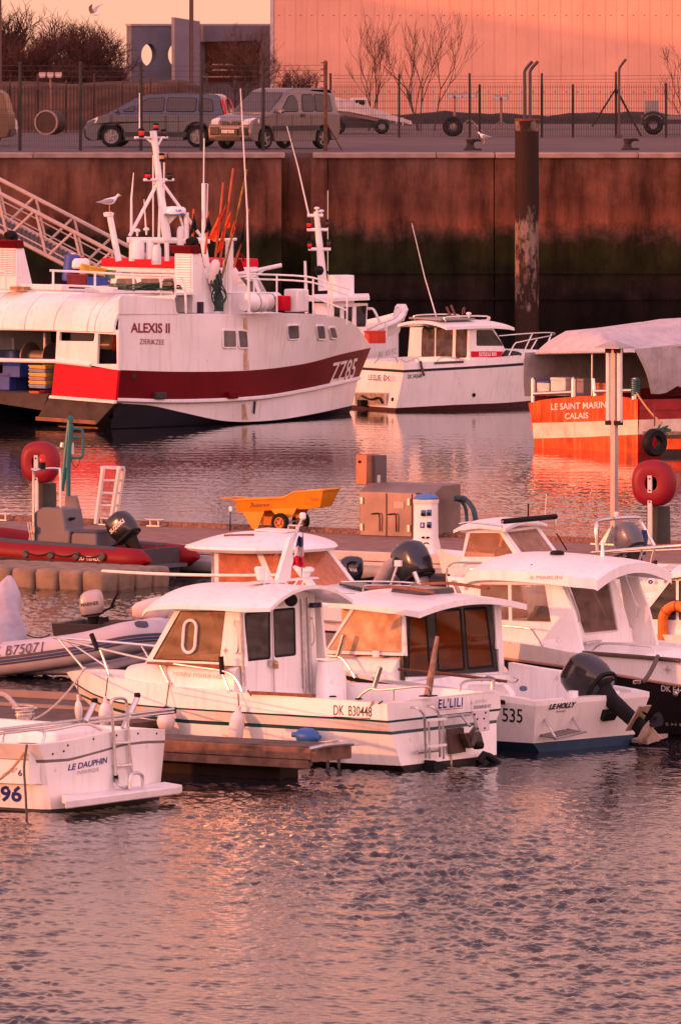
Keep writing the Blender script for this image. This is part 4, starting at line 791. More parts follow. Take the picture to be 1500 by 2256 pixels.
# the rig above
RD = 221.0
def TD(x, y, d=RD): return T.D(x, y, d)
def spar(name, pts, r, mat=TWM, d=RD, n=8, dd=None): return MB().tube([TD(p[0], p[1], d+(p[2] if len(p) > 2 else 0)) for p in pts], r, n).build(name, mat, tw)
spar('mast', [(369, 530), (352, 410), (346, 345), (338, 288)], [.115, .085, .075, .085])
spar('mast_crosstree', [(298, 303, -.3), (322, 303), (340, 318), (350, 318), (357, 303), (369, 303, .3)], .03); spar('mast_crosstree', [(298, 303, -.3), (369, 303, .3)], .022)
spar('mast_crosstree', [(318, 396, -.3), (383, 396, .3)], .035); spar('mast_crosstree', [(338, 398), (350, 411), (363, 398)], .035)
spar('mast_leg', [(345, 408), (286, 520, -.4)], .045); spar('mast_leg', [(360, 406), (427, 498, .4), (446, 525, .5)], .04); spar('mast_leg', [(362, 470), (395, 468), (410, 525)], .03); spar('mast_leg', [(353, 459), (351, 520), (349, 556)], .035)
spar('mast_stay', [(338, 342, .3), (338, 522, .3)], .02); spar('mast_stay', [(362, 358, .3), (362, 450, .3)], .02)
spar('mast_post', [(411, 468), (411, 525)], .06); spar('whip_antenna', [(308, 300), (308, 205)], [.018, .01])
def lantern(px, py0, py1, m, d=RD, r=.075):
    a, b = TD(px, py1, d), TD(px, py0, d); h = (b-a).length; l = MB().lathe([(r*.9, 0), (r, .03), (r*.85, .05), (r*.85, h*.72), (r*1.05, h*.76), (r*1.05, h*.9), (r*.6, h)], a, n=14).build('navigation_lamp', BLACK, tw); MB().lathe([(r*.87, .055), (r*.92, h*.4), (r*.87, h*.7)], a, n=14).build('lens', m, l)
LR = M('red_lamp_glass', (.6, .01, .01), .12); LG = M('dark_lamp_glass', (.04, .02, .02), .12); LA = M('amber_lamp_glass', (.6, .32, .1), .15)
lantern(344, 271, 287, LR); lantern(312, 282, 303, LR, RD-.2); lantern(361, 284, 303, LG, RD+.2); lantern(326, 379, 396, LR, RD-.2); lantern(373, 380, 396, LG, RD+.2); lantern(356, 337, 355, LA)
spar('gantry_beam', [(280, 529), (463, 530)], .075); spar('gantry_leg', [(292, 530), (291, 575)], .07); spar('gantry_leg', [(448, 530), (455, 580), (466, 600)], .075); spar('gantry_leg', [(368, 530), (368, 575)], .06)
MB().rr([(TD(385, 474), (1, 0, 0), (0, 1, 0), .24, .24), (TD(385, 471), (1, 0, 0), (0, 1, 0), .27, .27), (TD(385, 461), (1, 0, 0), (0, 1, 0), .27, .27), (TD(385, 456), (1, 0, 0), (0, 1, 0), .22, .22), (TD(385, 454.5), (1, 0, 0), (0, 1, 0), .1, .1)], e=2.2, n=24).build('radar_dome', M('radome_white', (.8, .78, .78), .3), tw, ang=60)
rd = tw.children[-1]; MB().lathe([(.272, 0), (.274, .025), (.272, .05)], TD(385, 474)).build('radome_band', M('radome_blue', (.05, .12, .35), .4), rd)
rb_ = BVHTree.FromPolygons([v.co[:] for v in rd.data.vertices], [p.vertices[:] for p in rd.data.polygons])
c_ = TD(385, 466); e_ = T.loc(W(395, 466, 221))-T.loc(W(385, 466, 221)); e_.normalize(); nn_ = V3((0, 0, 1)).cross(e_)
mb = letter(MB(), 'FUR', c_-nn_*.27+e_*.0, c_-nn_*.27+e_*.19, c_-nn_*.27+V3((0, 0, .055)), bvh=rb_, off=.006, bold=.02); mb.build('radome_letters', INKB, rd)
MB().prism([TD(366, 474), TD(392, 474), TD(368, 500)], T.loc(W(385, 466, 221.04))-T.loc(W(385, 466, 221))).build('radar_bracket', TWM, tw)
spar('whip_antenna', [(450, 305), (449, 404)], .015); spar('antenna_post', [(449, 404), (449, 525)], .05); spar('antenna_loop', [(450, 405), (458, 405), (456, 480)], .016)
spar('whip_antenna', [(295, 380), (290, 437), (290, 514)], [.01, .025, .035]); spar('whip_antenna', [(318, 439), (322, 505)], [.01, .022])
for px, y in ((303, 508), (323, 505)): MB().lathe([(.02, -.14), (.03, -.04), (.075, -.02), (.075, .02), (.03, .05)], TD(px, y), n=14).build('gps_mushroom', TWM, tw)
spar('whip_antenna', [(530, 195), (545, 470), (549, 688)], [.011, .02, .035], d=219)
spar('signal_post', [(242, 472), (262, 575)], .075, d=220.5); MB().rr([(TD(240, 477, 220.5), (1, 0, 0), (0, 1, 0), .1, .1), (TD(240, 469, 220.5), (1, 0, 0), (0, 1, 0), .12, .12), (TD(240, 467, 220.5), (1, 0, 0), (0, 1, 0), .06, .06)], e=3).build('post_head', TWM, tw)
for px, py, r in ((305, 548, .16), (331, 548, .1), (345, 560, .12), (398, 520, .09)): MB().lathe([(r*.9, -.25), (r, -.2), (r, .12), (r*.8, .2), (r*.3, .24)], TD(px, py), n=16).build('deck_lamp', TWM, tw)
spar('rig_bracket', [(300, 545), (318, 538), (335, 542), (352, 552)], .025, BLACK)
gp = TD(242, 467, 220.5); gull(T.wor(gp), 8, 'gull standing on a slanting white post of the red and white trawler', 1.12)
# rails
def trail(lines, d=218.5, r=.022, name='guard_rail'):
    mb = MB(); [mb.tube(crv([TD(p[0], p[1], d+(p[2] if len(p) > 2 else 0)) for p in l], 4) if len(l) > 2 else [TD(p[0], p[1], d) for p in l], r, 6) for l in lines]; return mb.build(name, TWM, tw)
trail([[(526, 603), (560, 604), (672, 609), (724, 623), (771, 637)], [(540, 614), (672, 620), (724, 635), (765, 650)], [(470, 645), (560, 645), (600, 646)], [(610, 605), (610, 690)], [(724, 625), (723, 700)], [(731, 626), (730, 700)], [(765, 640), (764, 714)], [(690, 614), (690, 694)], [(560, 604), (559, 690)], [(468, 615), (467, 690)], [(500, 540), (497, 690)], [(675, 650), (724, 668), (765, 684)]], 219.5)
trail([[(110, 596), (200, 600), (300, 606), (372, 608), (386, 618), (386, 655)], [(112, 628), (210, 632), (260, 636)], [(118, 596), (118, 626)], [(210, 601), (210, 636)], [(295, 606), (295, 648)], [(355, 608), (355, 650)], [(400, 612), (408, 630), (410, 690)], [(0, 600), (8, 598), (13, 610), (13, 640)]], 217.6, .028)
MB().box(T.loc(W(100, 633, 217.5)), (.25, 1.4, .14)).build('roof_coaming', TWM, tw, bevel=.02); MB().box(T.loc(W(218, 640, 217.4)), (.25, .75, .10)).build('roof_coaming', TWM, tw, bevel=.02); MB().box(T.loc(W(45, 635, 217.8)), (.2, .5, .08)).build('roof_plank', M('ochre_wood', (.4, .2, .07), .7, var=.3), tw)
# deck gear forward
a, b = TD(538, 667, 219.3), TD(612, 664, 220.2); ax = (b-a)
MB().lathe([(0, -.01), (.2, 0), (.23, .05), (.235, ax.length*.5-.02), (.25, ax.length*.5), (.235, ax.length*.5+.02), (.23, ax.length-.05), (.2, ax.length), (0, ax.length+.01)], a, ax, 24).build('liferaft_canister', M('canister_white', (.78, .76, .74), .4, var=.08), tw)
mb = MB(); [mb.lathe([(.238, t*ax.length-.012), (.246, t*ax.length), (.238, t*ax.length+.012)], a, ax, 24) for t in (.3, .72)]; mb.build('lashing_band', M('strap_teal', (.05, .16, .18), .7), tw.children[-1])
MB().box(TD(623, 668, 219.8), (.26, .3, .36)).build('red_locker', REDP, tw, bevel=.03); MB().box(TD(653, 662, 220), (.42, .46, .56)).build('white_locker', TWM, tw, bevel=.04)
spar('davit_beam', [(526, 604), (621, 584)], .05, d=220); spar('davit_strut', [(548, 620), (582, 594)], .03, d=220)
spar('gear_post', [(506, 528), (503, 691)], .1, d=219.6); spar('gear_post_arm', [(470, 529), (522, 527)], .035, d=219.6)
MB().prism([TD(x, y, 220.2) for x, y in ((492, 575), (512, 560), (520, 600), (545, 632), (545, 690), (485, 690))], T.loc(W(500, 600, 220.5))-T.loc(W(500, 600, 220.2))).build('net_drum_guard', TWM, tw)
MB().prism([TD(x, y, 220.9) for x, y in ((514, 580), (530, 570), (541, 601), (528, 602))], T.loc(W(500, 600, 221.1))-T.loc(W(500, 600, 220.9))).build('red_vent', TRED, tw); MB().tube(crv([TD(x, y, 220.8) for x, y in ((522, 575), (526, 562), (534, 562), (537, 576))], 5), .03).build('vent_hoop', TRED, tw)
# things carried on deck
def loose(name, label, cat, mb_parts, group=None):
    o = empty(name, label, cat, mb_parts[0], 0, group)
    for n_, mb, m in mb_parts[1]: 
        mb.v = [v-Vector(mb_parts[0]) for v in mb.v]; mb.build(n_, m, o)
    return o
FO = M('flag_orange', (.80, .09, .015), .8, var=.2, scale=12); FB = M('flag_black', (.012, .012, .016), .9, var=.3)
GD = 'dan buoys standing in the gear bin'
def dan(pole, flags, m, fm, label, d):
    P = [W(x, y, d) for x, y in pole]; mb = MB().tube([P[0], P[0].lerp(P[1], .5)+V3((.02, 0, 0)), P[1]], [.022, .026, .032], 6); parts = [('pole', mb, m)]
    for fl in flags:
        q = [W(x, y, d-.06) for x, y in fl]; g = MB(); n = 7; rows = []
        for i in range(n):
            t = i/(n-1); a = q[0].lerp(q[1], t); b = q[0].lerp(q[2], t); rows.append([a.lerp(b, j/4)+V3((0, .05*math.sin(5*t+j*1.6), 0)) for j in range(5)])
        g.slab(rows, (0, .012, 0)); parts.append(('flag', g, fm))
    loose('dan_buoy', label, 'dan buoy', (P[1], parts), GD)
OP = M('pole_orange', (.5, .1, .04), .6, var=.3); YB = M('pole_yellow_black', (.30, .16, .03), .6, var=.9, scale=7)
dan([(492, 402), (469, 612)], [[(485, 470), (458, 526), (476, 533)]], OP, FO, 'leftmost orange dan buoy with the broad hanging flag', 219.4)
dan([(514, 371), (478, 618)], [[(500, 443), (480, 500), (493, 480)], [(492, 500), (478, 560), (492, 545)]], OP, FO, 'tallest red dan buoy with two narrow orange flags', 219.5)
dan([(544, 373), (489, 612)], [[(510, 460), (492, 505), (506, 500)], [(517, 482), (505, 526), (518, 505)]], YB, FO, 'yellow and black banded dan buoy leaning right', 219.3)
dan([(427, 460), (421, 560)], [[(427, 470), (417, 520), (436, 505)]], OP, FB, 'black flagged dan buoy left of the antenna post', 220)
dan([(459, 466), (452, 560)], [[(459, 474), (450, 515), (467, 505)]], OP, FB, 'black flagged dan buoy just right of the antenna post', 220.2)
dan([(549, 460), (515, 590)], [[(541, 478), (521, 560), (538, 525)]], OP, FB, 'dan buoy with a long black flag, right of the orange flags', 219.7)
PLB = M('plastic_blue', (.03, .07, .30), .5, var=.2); PLY = M('plastic_yellow', (.62, .36, .03), .5, var=.2); PLG = M('plastic_green', (.10, .26, .06), .5, var=.2); PLW = M('plastic_white', (.75, .72, .7), .45, var=.1)
p = W(155, 620, 219.5); o = empty('blue_barrel', 'ribbed blue plastic barrel on the trawler roof', 'barrel', p)
mb = MB().lathe([(.16, 0), (.2, .03)]+[(.2+.012*(k % 2), .06+k*.055) for k in range(10)]+[(.2, .62), (.12, .66)], (0, 0, 0), (.12, 0, 1), 20); mb.build('drum', PLB, o); MB().lathe([(.05, .665), (.05, .69), (0, .69)], (0, 0, 0), (.12, 0, 1), 12).build('bung', PLW, o)
p = W(179, 592, 219.3); o = empty('white_jerrican', 'rounded white plastic tank on top of the deck clutter', 'tank', p); MB().rr([((0, 0, 0), (1, 0, 0), (0, 1, 0), .19, .14), ((0, 0, .04), (1, 0, 0), (0, 1, 0), .22, .17), ((.0, 0, .18), (1, 0, 0), (0, 1, 0), .21, .16), ((0, 0, .25), (1, 0, 0), (0, 1, 0), .15, .12)], e=3.5).build('body', PLW, o); MB().lathe([(.05, .25), (.05, .29), (0, .29)], (.05, 0, 0), n=12).build('cap', REDP, o)
GC2 = 'plastic fish crates on the trawler roof'
def crate(p, yaw, sz, m, label, group, tilt=0):
    o = empty('fish_crate', label, 'crate', p, yaw, group); x, y, z = sz; t = .018; mb = MB(); mb.box((0, 0, t/2), (x, y, t))
    for s_ in (1, -1): mb.box((s_*(x/2-t/2), 0, z/2), (t, y-.002, z)); mb.box((0, s_*(y/2-t/2), z/2+.001), (x-2*t-.002, t, z))
    mb.build('shell', m, o, bevel=.006); mb = MB()
    for s_ in (1, -1):
        mb.box((0, s_*(y/2+.008), z-.02), (x+.02, .02, .04)); mb.box((s_*(x/2+.008), 0, z-.02), (.02, y-.0, .04)); [mb.box((k*x/4, s_*(y/2+.006), z*.45), (.02, .012, z*.8)) for k in (-1.6, -.6, .6, 1.6)]
    mb.build('rim', m, o); o.rotation_euler[1] = R(tilt); return o
crate(W(203, 604, 219.2), 10, (.6, .4, .2), PLY, 'yellow fish crate under the white tank', GC2, 12); crate(W(222, 612, 219.4), -20, (.6, .4, .2), PLG, 'green fish crate beside the yellow one on the roof', GC2, 4)
crate(W(215, 628, 219.0), 5, (.5, .38, .2), PLB, 'blue fish crate low behind the roof rail', GC2)
crate(W(172, 630, 219.1), 0, (.5, .38, .28), M('plastic_maroon', (.2, .02, .02), .5, var=.2), 'maroon fish crate between the blue barrel and the yellow crate', GC2)
# crates in the stern bay
GC3 = 'stacked flat crates in the stern opening'
cols = [(PLY, 'yellow'), (M('plastic_pale_blue', (.16, .24, .38), .5, var=.2), 'pale blue'), (PLY, 'yellow'), (M('plastic_mauve', (.3, .2, .3), .5, var=.2), 'mauve'), (PLY, 'yellow'), (M('plastic_pale_blue', (0, 0, 0)), 'pale blue')]
nm = ['topmost', 'second from top', 'third from top', 'fourth from top', 'fifth from top', 'lowest']
for k in range(6):
    p = T.wor(T.U(97, 812+k*8.6, ut+.25)); crate(p, 46+random.uniform(-3, 3), (.42, .56, .085), cols[k][0], cols[k][1]+' flat crate, '+nm[k]+' of the stern stack', GC3)
crate(T.wor(T.U(88, 874, ut+.2)), 46, (.35, .3, .14), M('plastic_red', (.6, .05, .02), .5, var=.2), 'small red crate at the foot of the stern stack', GC3)
for (x, y, m, l) in ((22, 858, PLB, 'blue tub deep in the shaded stern bay, left'), (45, 830, PLB, 'blue tub on the stern bay shelf, under the white rail')): crate(T.wor(T.U(x, y, 1.4)), 46, (.6, .6, .4), m, l, 'blue tubs in the stern bay')
# net heap
rng = random.Random(5); c0 = W(318, 640, 217.8); mb = MB()
for k in range(26):
    pts = []
    for i in range(9): pts.append(V3((rng.gauss(0, .36), rng.gauss(0, .18), abs(rng.gauss(0, .06))+.02)))
    mb.tube(crv(pts, 4), .018, 5)
o = empty('fishing_net', 'heap of green and ochre netting on the trawler roof', 'net', c0); mb.build('netting', M('net_green', (.06, .10, .06), .9, var=.8, scale=2), o); MB().tube(crv([(-.5, 0, .1), (-.1, .05, .14), (.2, 0, .08), (.6, .02, .12), (.75, 0, -.1)], 6), .03).build('head_rope', M('net_ochre', (.4, .24, .1), .9, var=.4), o)
# green net hanging by the gear bin
o = empty('fishing_net', 'dark green net bundle hanging in the gear bin under the flags', 'net', W(482, 640, 219.2)); mb = MB()
for k in range(16): mb.tube(crv([(rng.gauss(0, .05), rng.gauss(0, .05), .55-.2*rng.random()), (rng.gauss(0, .09), rng.gauss(0, .05), .2), (rng.gauss(0, .08), 0, -.15), (rng.gauss(0, .1), 0, -.5)], 4), .02, 5)
mb.build('netting', M('net_dark', (.03, .055, .05), .9, var=.5), o)
MB().lathe([(.05, -.4), (.12, -.25), (.14, .0), (.1, .15), (.05, .2)], (-.1, 0, .55), (.25, 0, 1), 14).build('float', M('float_white', (.7, .6, .55), .5), o)
# ================================================================== PILE, GANGWAY, FAR BOATS
def pile_mat():
    m = bpy.data.materials.new('weathered_pile'); m.use_nodes = True; n = m.node_tree.nodes; l = m.node_tree.links; b = n['Principled BSDF']; b.inputs['Roughness'].default_value = .75; b.inputs['Specular IOR Level'].default_value = .2
    t = n.new('ShaderNodeTexCoord'); sp = n.new('ShaderNodeSeparateXYZ'); l.new(t.outputs['Object'], sp.inputs[0])
    mp = n.new('ShaderNodeMapping'); mp.inputs['Scale'].default_value = (2.2, 2.2, .8); no = n.new('ShaderNodeTexNoise'); no.inputs['Scale'].default_value = 2.2; no.inputs['Detail'].default_value = 7; no.inputs['Roughness'].default_value = .7
    l.new(t.outputs['Object'], mp.inputs[0]); l.new(mp.outputs[0], no.inputs['Vector'])
    r1 = n.new('ShaderNodeValToRGB'); r1.color_ramp.interpolation = 'EASE'
    dv = n.new('ShaderNodeMath'); dv.operation = 'DIVIDE'; dv.inputs[1].default_value = 7; l.new(sp.outputs['Z'], dv.inputs[0]); l.new(dv.outputs[0], r1.inputs[0]); e = r1.color_ramp.elements   # how much pale lime there is at each height
    e[0].position = 0; e[0].color = (.25,)*3+(1,); e[1].position = 1; e[1].color = (.5,)*3+(1,)
    for p, c in ((.2, .46), (.48, .52), (.56, .34), (.62, .2), (.9, .1), (.915, .46), (.96, .40)): q = e.new(p); q.color = (c, c, c, 1)
    ad = n.new('ShaderNodeMath'); ad.operation = 'ADD'; l.new(r1.outputs[0], ad.inputs[0]); l.new(no.outputs[0], ad.inputs[1])
    st = n.new('ShaderNodeMapRange'); st.inputs[1].default_value = .93; st.inputs[2].default_value = 1.06; l.new(ad.outputs[0], st.inputs[0])
    mx = n.new('ShaderNodeMix'); mx.data_type = 'RGBA'; mx.inputs[6].default_value = (.026, .011, .008, 1); mx.inputs[7].default_value = (.21, .15, .115, 1); l.new(st.outputs[0], mx.inputs[0]); l.new(mx.outputs[2], b.inputs['Base Color'])
    bp = n.new('ShaderNodeBump'); bp.inputs['Strength'].default_value = .35; bp.inputs['Distance'].default_value = .04; l.new(no.outputs[0], bp.inputs['Height']); l.new(bp.outputs[0], b.inputs['Normal']); return m
p = W(1160, 262, 281.5); zt = p.z; p.z = 0
o = empty('mooring_pile', 'tall round steel pile with peeling white top in front of the quay wall', 'pile', p)
MB().lathe([(.37, -1.5), (.37, zt), (.33, zt+.01), (0, zt+.01)], (0, 0, 0), n=32).build('tube', pile_mat(), o); MB().lathe([(.372, zt-.06), (.385, zt-.05), (.385, zt-.0), (.372, zt+.004)], (0, 0, 0), n=32, closed=True).build('rim', M('rust_red', (.20, .035, .015), .8, var=.5, scale=8), o)
# ---- gangway
GA = M('gangway_aluminium', (.50, .37, .31), .5, .2, var=.12, scale=5)
p0 = W(0, 426, 232); gw = empty('gangway', 'sloping aluminium truss gangway coming down from the left', 'gangway', p0)
def gwl(x, y, d): return W(x, y, d)-p0
for d, dx, dy in ((232., 0, 0), (234.2, 0, -31)):
    top_ = lambda x: 426+.5216*x+dy; bot = lambda x: 509+.5216*x+dy
    xs_ = [-88, -2, 84, 168, 250]; x1 = 330
    mb = MB(); mb.tube([gwl(-130, top_(-130), d), gwl(x1, top_(x1), d)], .055, 6); mb.tube([gwl(-130, bot(-130), d), gwl(x1, bot(x1), d)], .055, 6); mb.build('chord', GA, gw)
    mb = MB()
    for x in xs_: mb.tube([gwl(x-4, top_(x-4), d), gwl(x+18, bot(x+18), d)], .035, 6); mb.tube([gwl(x+22, bot(x+22), d), gwl(x+78, top_(x+78), d)], .035, 6)
    mb.build('lattice', GA, gw); mb = MB(); mb.tube([gwl(-130, top_(-130)+45, d), gwl(x1, top_(x1)+45, d)], .02, 6); mb.tube([gwl(-130, top_(-130)+68, d), gwl(x1, top_(x1)+68, d)], .02, 6); mb.build('handrail', GA, gw)
q = lambda x, d, e=0: gwl(x, 509+.5216*x-31*(d-232)/2.2+e, d)
mb = MB(); mb.prism([q(-130, 232.05), q(330, 232.05), q(330, 234.15), q(-130, 234.15)], (0, 0, -.06)); mb.build('deck', M('gangway_planks', (.11, .08, .07), .8, var=.4, scale=6), gw)
mb = MB(); [mb.tube([q(x, 232.05, -3), q(x, 234.15, -3)], .018, 4) for x in range(-120, 330, 9)]; mb.build('tread_bar', M('gangway_planks', (0, 0, 0)), gw)
# ---- small fishing boat behind the trawler
p = W(888, 735, 238); zb = p.z; p.z = 0
Bf = Fr(p, 18, 0, 9.0)
bl = Bf.root('small_fishing_boat', 'small white fishing boat with red band and a white cross mast, moored behind the trawler', 'boat')
S3 = lambda L: [Vector(a) for a in L]
hull(Bf, bl, -1, [S3([(0, .8, -.4), (5, .8, -.4), (8, 0, -.4)]), S3([(0, 1.4, .05), (4, 1.5, .05), (6.5, 1.05, .1), (8.3, 0, .1)]), S3([(0, 1.55, .75), (4, 1.7, .8), (6.8, 1.3, .95), (8.3, .5, 1.1), (8.7, 0, 1.15)]), S3([(0, 1.6, 1.05), (4, 1.75, 1.1), (6.8, 1.4, 1.25), (8.4, .6, 1.5), (8.9, 0, 1.6)]), S3([(0, 1.65, 1.35), (4, 1.8, 1.35), (6.8, 1.5, 1.5), (8.4, .75, 1.85), (9.0, 0, 2.1)])], [0, 0, 1, 2], [TBLK, TRED, TWM], N=36, wide=.14, floor=.9, ucock=(.2, 9), fore=-.3, deckmat=2)
mb = MB(); [mb.tube(crv([(4, s_*1.83, 1.36), (6.8, s_*1.53, 1.5), (8.4, s_*.78, 1.86), (9.02, 0, 2.1)], 8), .085, 8) for s_ in (1, -1)]; mb.build('gunwale_rail', TWM, bl)
MB().rr([((8.85, 0, 1.9), (0, 1, 0), (1, 0, 0), .2, .14), ((8.95, 0, 2.2), (0, 1, 0), (1, 0, 0), .22, .16), ((8.95, 0, 2.34), (0, 1, 0), (1, 0, 0), .16, .1)], e=3).build('bow_roller', TWM, bl)
BD = lambda x, y, d=237: Bf.D(x, y, d)
def bspar(name, pts, r, d=237, mat=TWM): return MB().tube([BD(x, y, d) for x, y in pts], r, 7).build(name, mat, bl)
bspar('mast', [(712, 640), (706, 560), (697, 466)], [.13, .1, .07], 236); bspar('mast_stay', [(706, 549), (703, 600)], .03, 236)
for y, a, b in ((475, 677, 712), (506, 676, 722), (549, 679, 729)): bspar('crosstree', [(a, y), (b, y)], .045, 236)
bspar('whip_antenna', [(632, 278), (656, 366), (680, 472)], [.009, .014, .022], 236); bspar('short_mast', [(672, 575), (676, 690)], [.035, .05], 236)
for x, y in ((698, 460), (708, 466)): MB().lathe([(.02, -.12), (.03, -.03), (.07, 0), (.07, .03), (.03, .05)], BD(x, y, 236), n=12).build('gps_mushroom', TWM, bl)
for x, y, m in ((720, 492, LG), (681, 495, LR), (724, 536, LG), (682, 540, LR)): 
    a = BD(x, y+8, 236); l_ = MB().lathe([(.05, 0), (.06, .02), (.06, .16), (.03, .2)], a, n=12).build('navigation_lamp', BLACK, bl); MB().lathe([(.061, .04), (.064, .08), (.061, .13)], a, n=12).build('lens', m, l_)
MB().lathe([(0, -.13), (.09, -.1), (.13, 0), (.09, .1), (0, .13)], BD(703, 596, 235.5), n=14).build('black_ball', BLACK, bl)
a, b = BD(728, 640, 236.5), BD(777, 640, 236.5)
MB().rr([(BD(752, 668, 236.8), (1, 0, 0), (0, 1, 0), .28, .3), (BD(752, 606, 236.8), (1, 0, 0), (0, 1, 0), .28, .3)], e=7).build('white_cabinet', TWM, bl, bevel=.02)
# its wheelhouse: roof, aft wall with openings, dark side window
MB().slab([[BD(676, 664, 235.6), BD(740, 664, 235.6), BD(814, 661, 235.6)], [BD(690, 656, 237.4), BD(745, 655, 237.4), BD(812, 654, 237.4)]], (0, 0, .09)).build('wheelhouse_roof', TWM, bl)
ou = [(690, 668), (810, 668), (806, 740), (700, 740)]; hs = [[(735, 674), (750, 674), (750, 722), (735, 722)], [(757, 676), (777, 676), (777, 722), (757, 722)], [(784, 675), (808, 673), (806, 720), (784, 720)]]
wo = MB().panel([BD(x, y, 235.8) for x, y in ou], [[BD(x, y, 235.8) for x, y in h] for h in hs], Bf.loc(W(750, 700, 236))-Bf.loc(W(750, 700, 235.9))).build('wheelhouse', TWM, bl)
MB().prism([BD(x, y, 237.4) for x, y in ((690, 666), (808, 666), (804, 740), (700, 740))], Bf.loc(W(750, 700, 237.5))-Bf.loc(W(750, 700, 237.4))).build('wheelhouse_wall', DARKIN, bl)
for h in hs: window(wo, [BD(x, y, 235.85) for x, y in h], Bf.loc(W(750, 700, 235.93))-Bf.loc(W(750, 700, 235.9)), GLASSD, TWM, .02)
rail(bl, [[BD(x, y, 236) for x, y in ((810, 680), (822, 682), (832, 700), (838, 712))], [BD(x, y, 236) for x, y in ((808, 727), (835, 713), (866, 702), (878, 690), (882, 680))], [BD(850, 708, 236), BD(850, 745, 236)], [BD(872, 684, 236.4), BD(873, 676, 236.4), BD(880, 678, 236.4), BD(884, 690, 236.4)]], .035, TWM)
mb = letter(MB(), 'BL 8592', Bf.V(829, 789, -1.3), Bf.V(868, 778, -.8), Bf.V(831, 776, -1.3), off=.05, bold=.01); mb.build('registration', INKG, bl)
crate(W(826, 756, 234.9), 18, (.46, .36, .32), M('plastic_red', (0, 0, 0)), 'red fish crate in the bow of the small fishing boat', None)
# ---- LESLIE
Lf = Fr(G(872, 906), 30, -1.28)
le = Lf.root('cabin_cruiser', 'white cabin boat with brown doors, LESLIE DK on its stern', 'boat')
wl = Lv(Lf, -1, [(872, 899, 1.24), (1000, 892, 1.3), (1100, 888, 1.05), (1165, 883, .6), (1205, 880, 0)])
s1 = Lv(Lf, -1, [(889, 821, 1.36), (1000, 815, 1.42), (1100, 809, 1.24), (1178, 803, .8), (1226, 797, 0)]); s2 = Lv(Lf, -1, [(889, 815, 1.37), (1000, 809, 1.43), (1100, 803, 1.25), (1178, 797, .82), (1228, 791, 0)]); sh = Lv(Lf, -1, [(889, 799, 1.36), (1000, 795, 1.42), (1100, 787, 1.25), (1178, 778, .84), (1230, 770, 0)])
dn = lambda L, z, f=.9, du=0: [Vector((p.x-(du if i else 0), p.y*f, z)) for i, p in enumerate(L)]
_, lbvh, LR_ = hull(Lf, le, -1, [dn(wl, -.4, .5, .4), dn(wl, .0, .97), wl, s1, s2, sh], [0, 0, 1, 2, 1], [M('antifoul_brown', (.05, .012, .012), .6), WHITE, INK], N=34, wide=.14, floor=.45, ucock=(.2, 1.9), fore=-.02, deckmat=1)
def cabin(fr, root, sg, hw, ua, side, swins, aft, awins, gm=GLASSC, fm=BLACK, wm=None, front=(0, 1), th=.05, frontwin=True, farwins=True, inner=None, gm_aft=None, fma=None, slope=0.):
    """walls traced on the boat's own side and aft planes; the far side mirrors the near one"""
    wm = wm or WHITE; out = []
    def sd(x, y): return fr.V(x, y, sg*hw)
    def flip(p): return Vector((p.x, -p.y, p.z))
    SP = px_poly(sd, side); SW = [px_poly(sd, rnd(w, 4)) for w in swins]
    MB().panel(SP, SW, (0, -sg*th, 0)).build('cabin_side', wm, root)
    for w in SW: window(root, w, (0, -sg*th*.5, 0), gm, fm, .016)
    FP = [flip(p) for p in SP]; FW = [[flip(p) for p in w] for w in SW] if farwins else []
    MB().panel(FP, FW, (0, sg*th, 0)).build('cabin_side', wm, root)
    for w in FW: window(root, w, (0, sg*th*.5, 0), gm, fm, .016)
    if aft:
        ad = lambda x, y: fr.U(x, y, ua); AP = px_poly(ad, aft); AW = [px_poly(ad, rnd(w, 4)) for w in awins]
        MB().panel(AP, AW, (th, 0, 0)).build('aft_bulkhead', wm, root)
        for w in AW: window(root, w, (th*.4, 0, 0), gm_aft or gm, fma or fm, .02)
    a, b = SP[front[0]], SP[front[1]]; n = V3((b.z-a.z, 0, a.x-b.x)).normalized(); e = .94
    A = [V3((a.x, -a.y*e, a.z)), V3((a.x, a.y*e, a.z)), V3((b.x, b.y*e, b.z)), V3((b.x, -b.y*e, b.z))]; c = sum(A, V3())/4
    if frontwin:
        hole = [c+(p-c)*.86 for p in A]; MB().panel(A, [hole], n*-.03).build('windscreen_frame', wm, root); window(root, hole, n*-.015, gm, fm, .014, 'windscreen')
    else: MB().prism(A, n*-.03).build('cabin_front', wm, root)
    return SP
def roof(fr, root, pts, hw, crown, th=.06, mat=None, name='cabin_roof', edge=0., nv=10, sq=2.0, tip=0.):
    """pts: (u, z) along the boat at the roof's edge; arched across; rounded front"""
    rows = []; C = crv([(u, 0, z) for u, z in pts], 6); u0, u1 = C[0].x, C[-1].x
    for p in C:
        t = abs(p.x-u0)/max(1e-6, abs(u1-u0)); w = hw*(1-edge*(1-min(1, t*5))**2) * (1-tip*max(0, t-.85)/.15)
        rows.append([V3((p.x, w*s, p.z+crown*(1-abs(s)**sq))) for s in np.linspace(-1, 1, nv*2+1)])
    return MB().slab(rows, (0, 0, -th)).build(name, mat or WHITE, root, bevel=.02, ang=50)
ua = Lf.V(1032, 795, -1.05).x
BRW = M('brown_tinted_panel', (.10, .035, .022), .25, var=.5, scale=2)
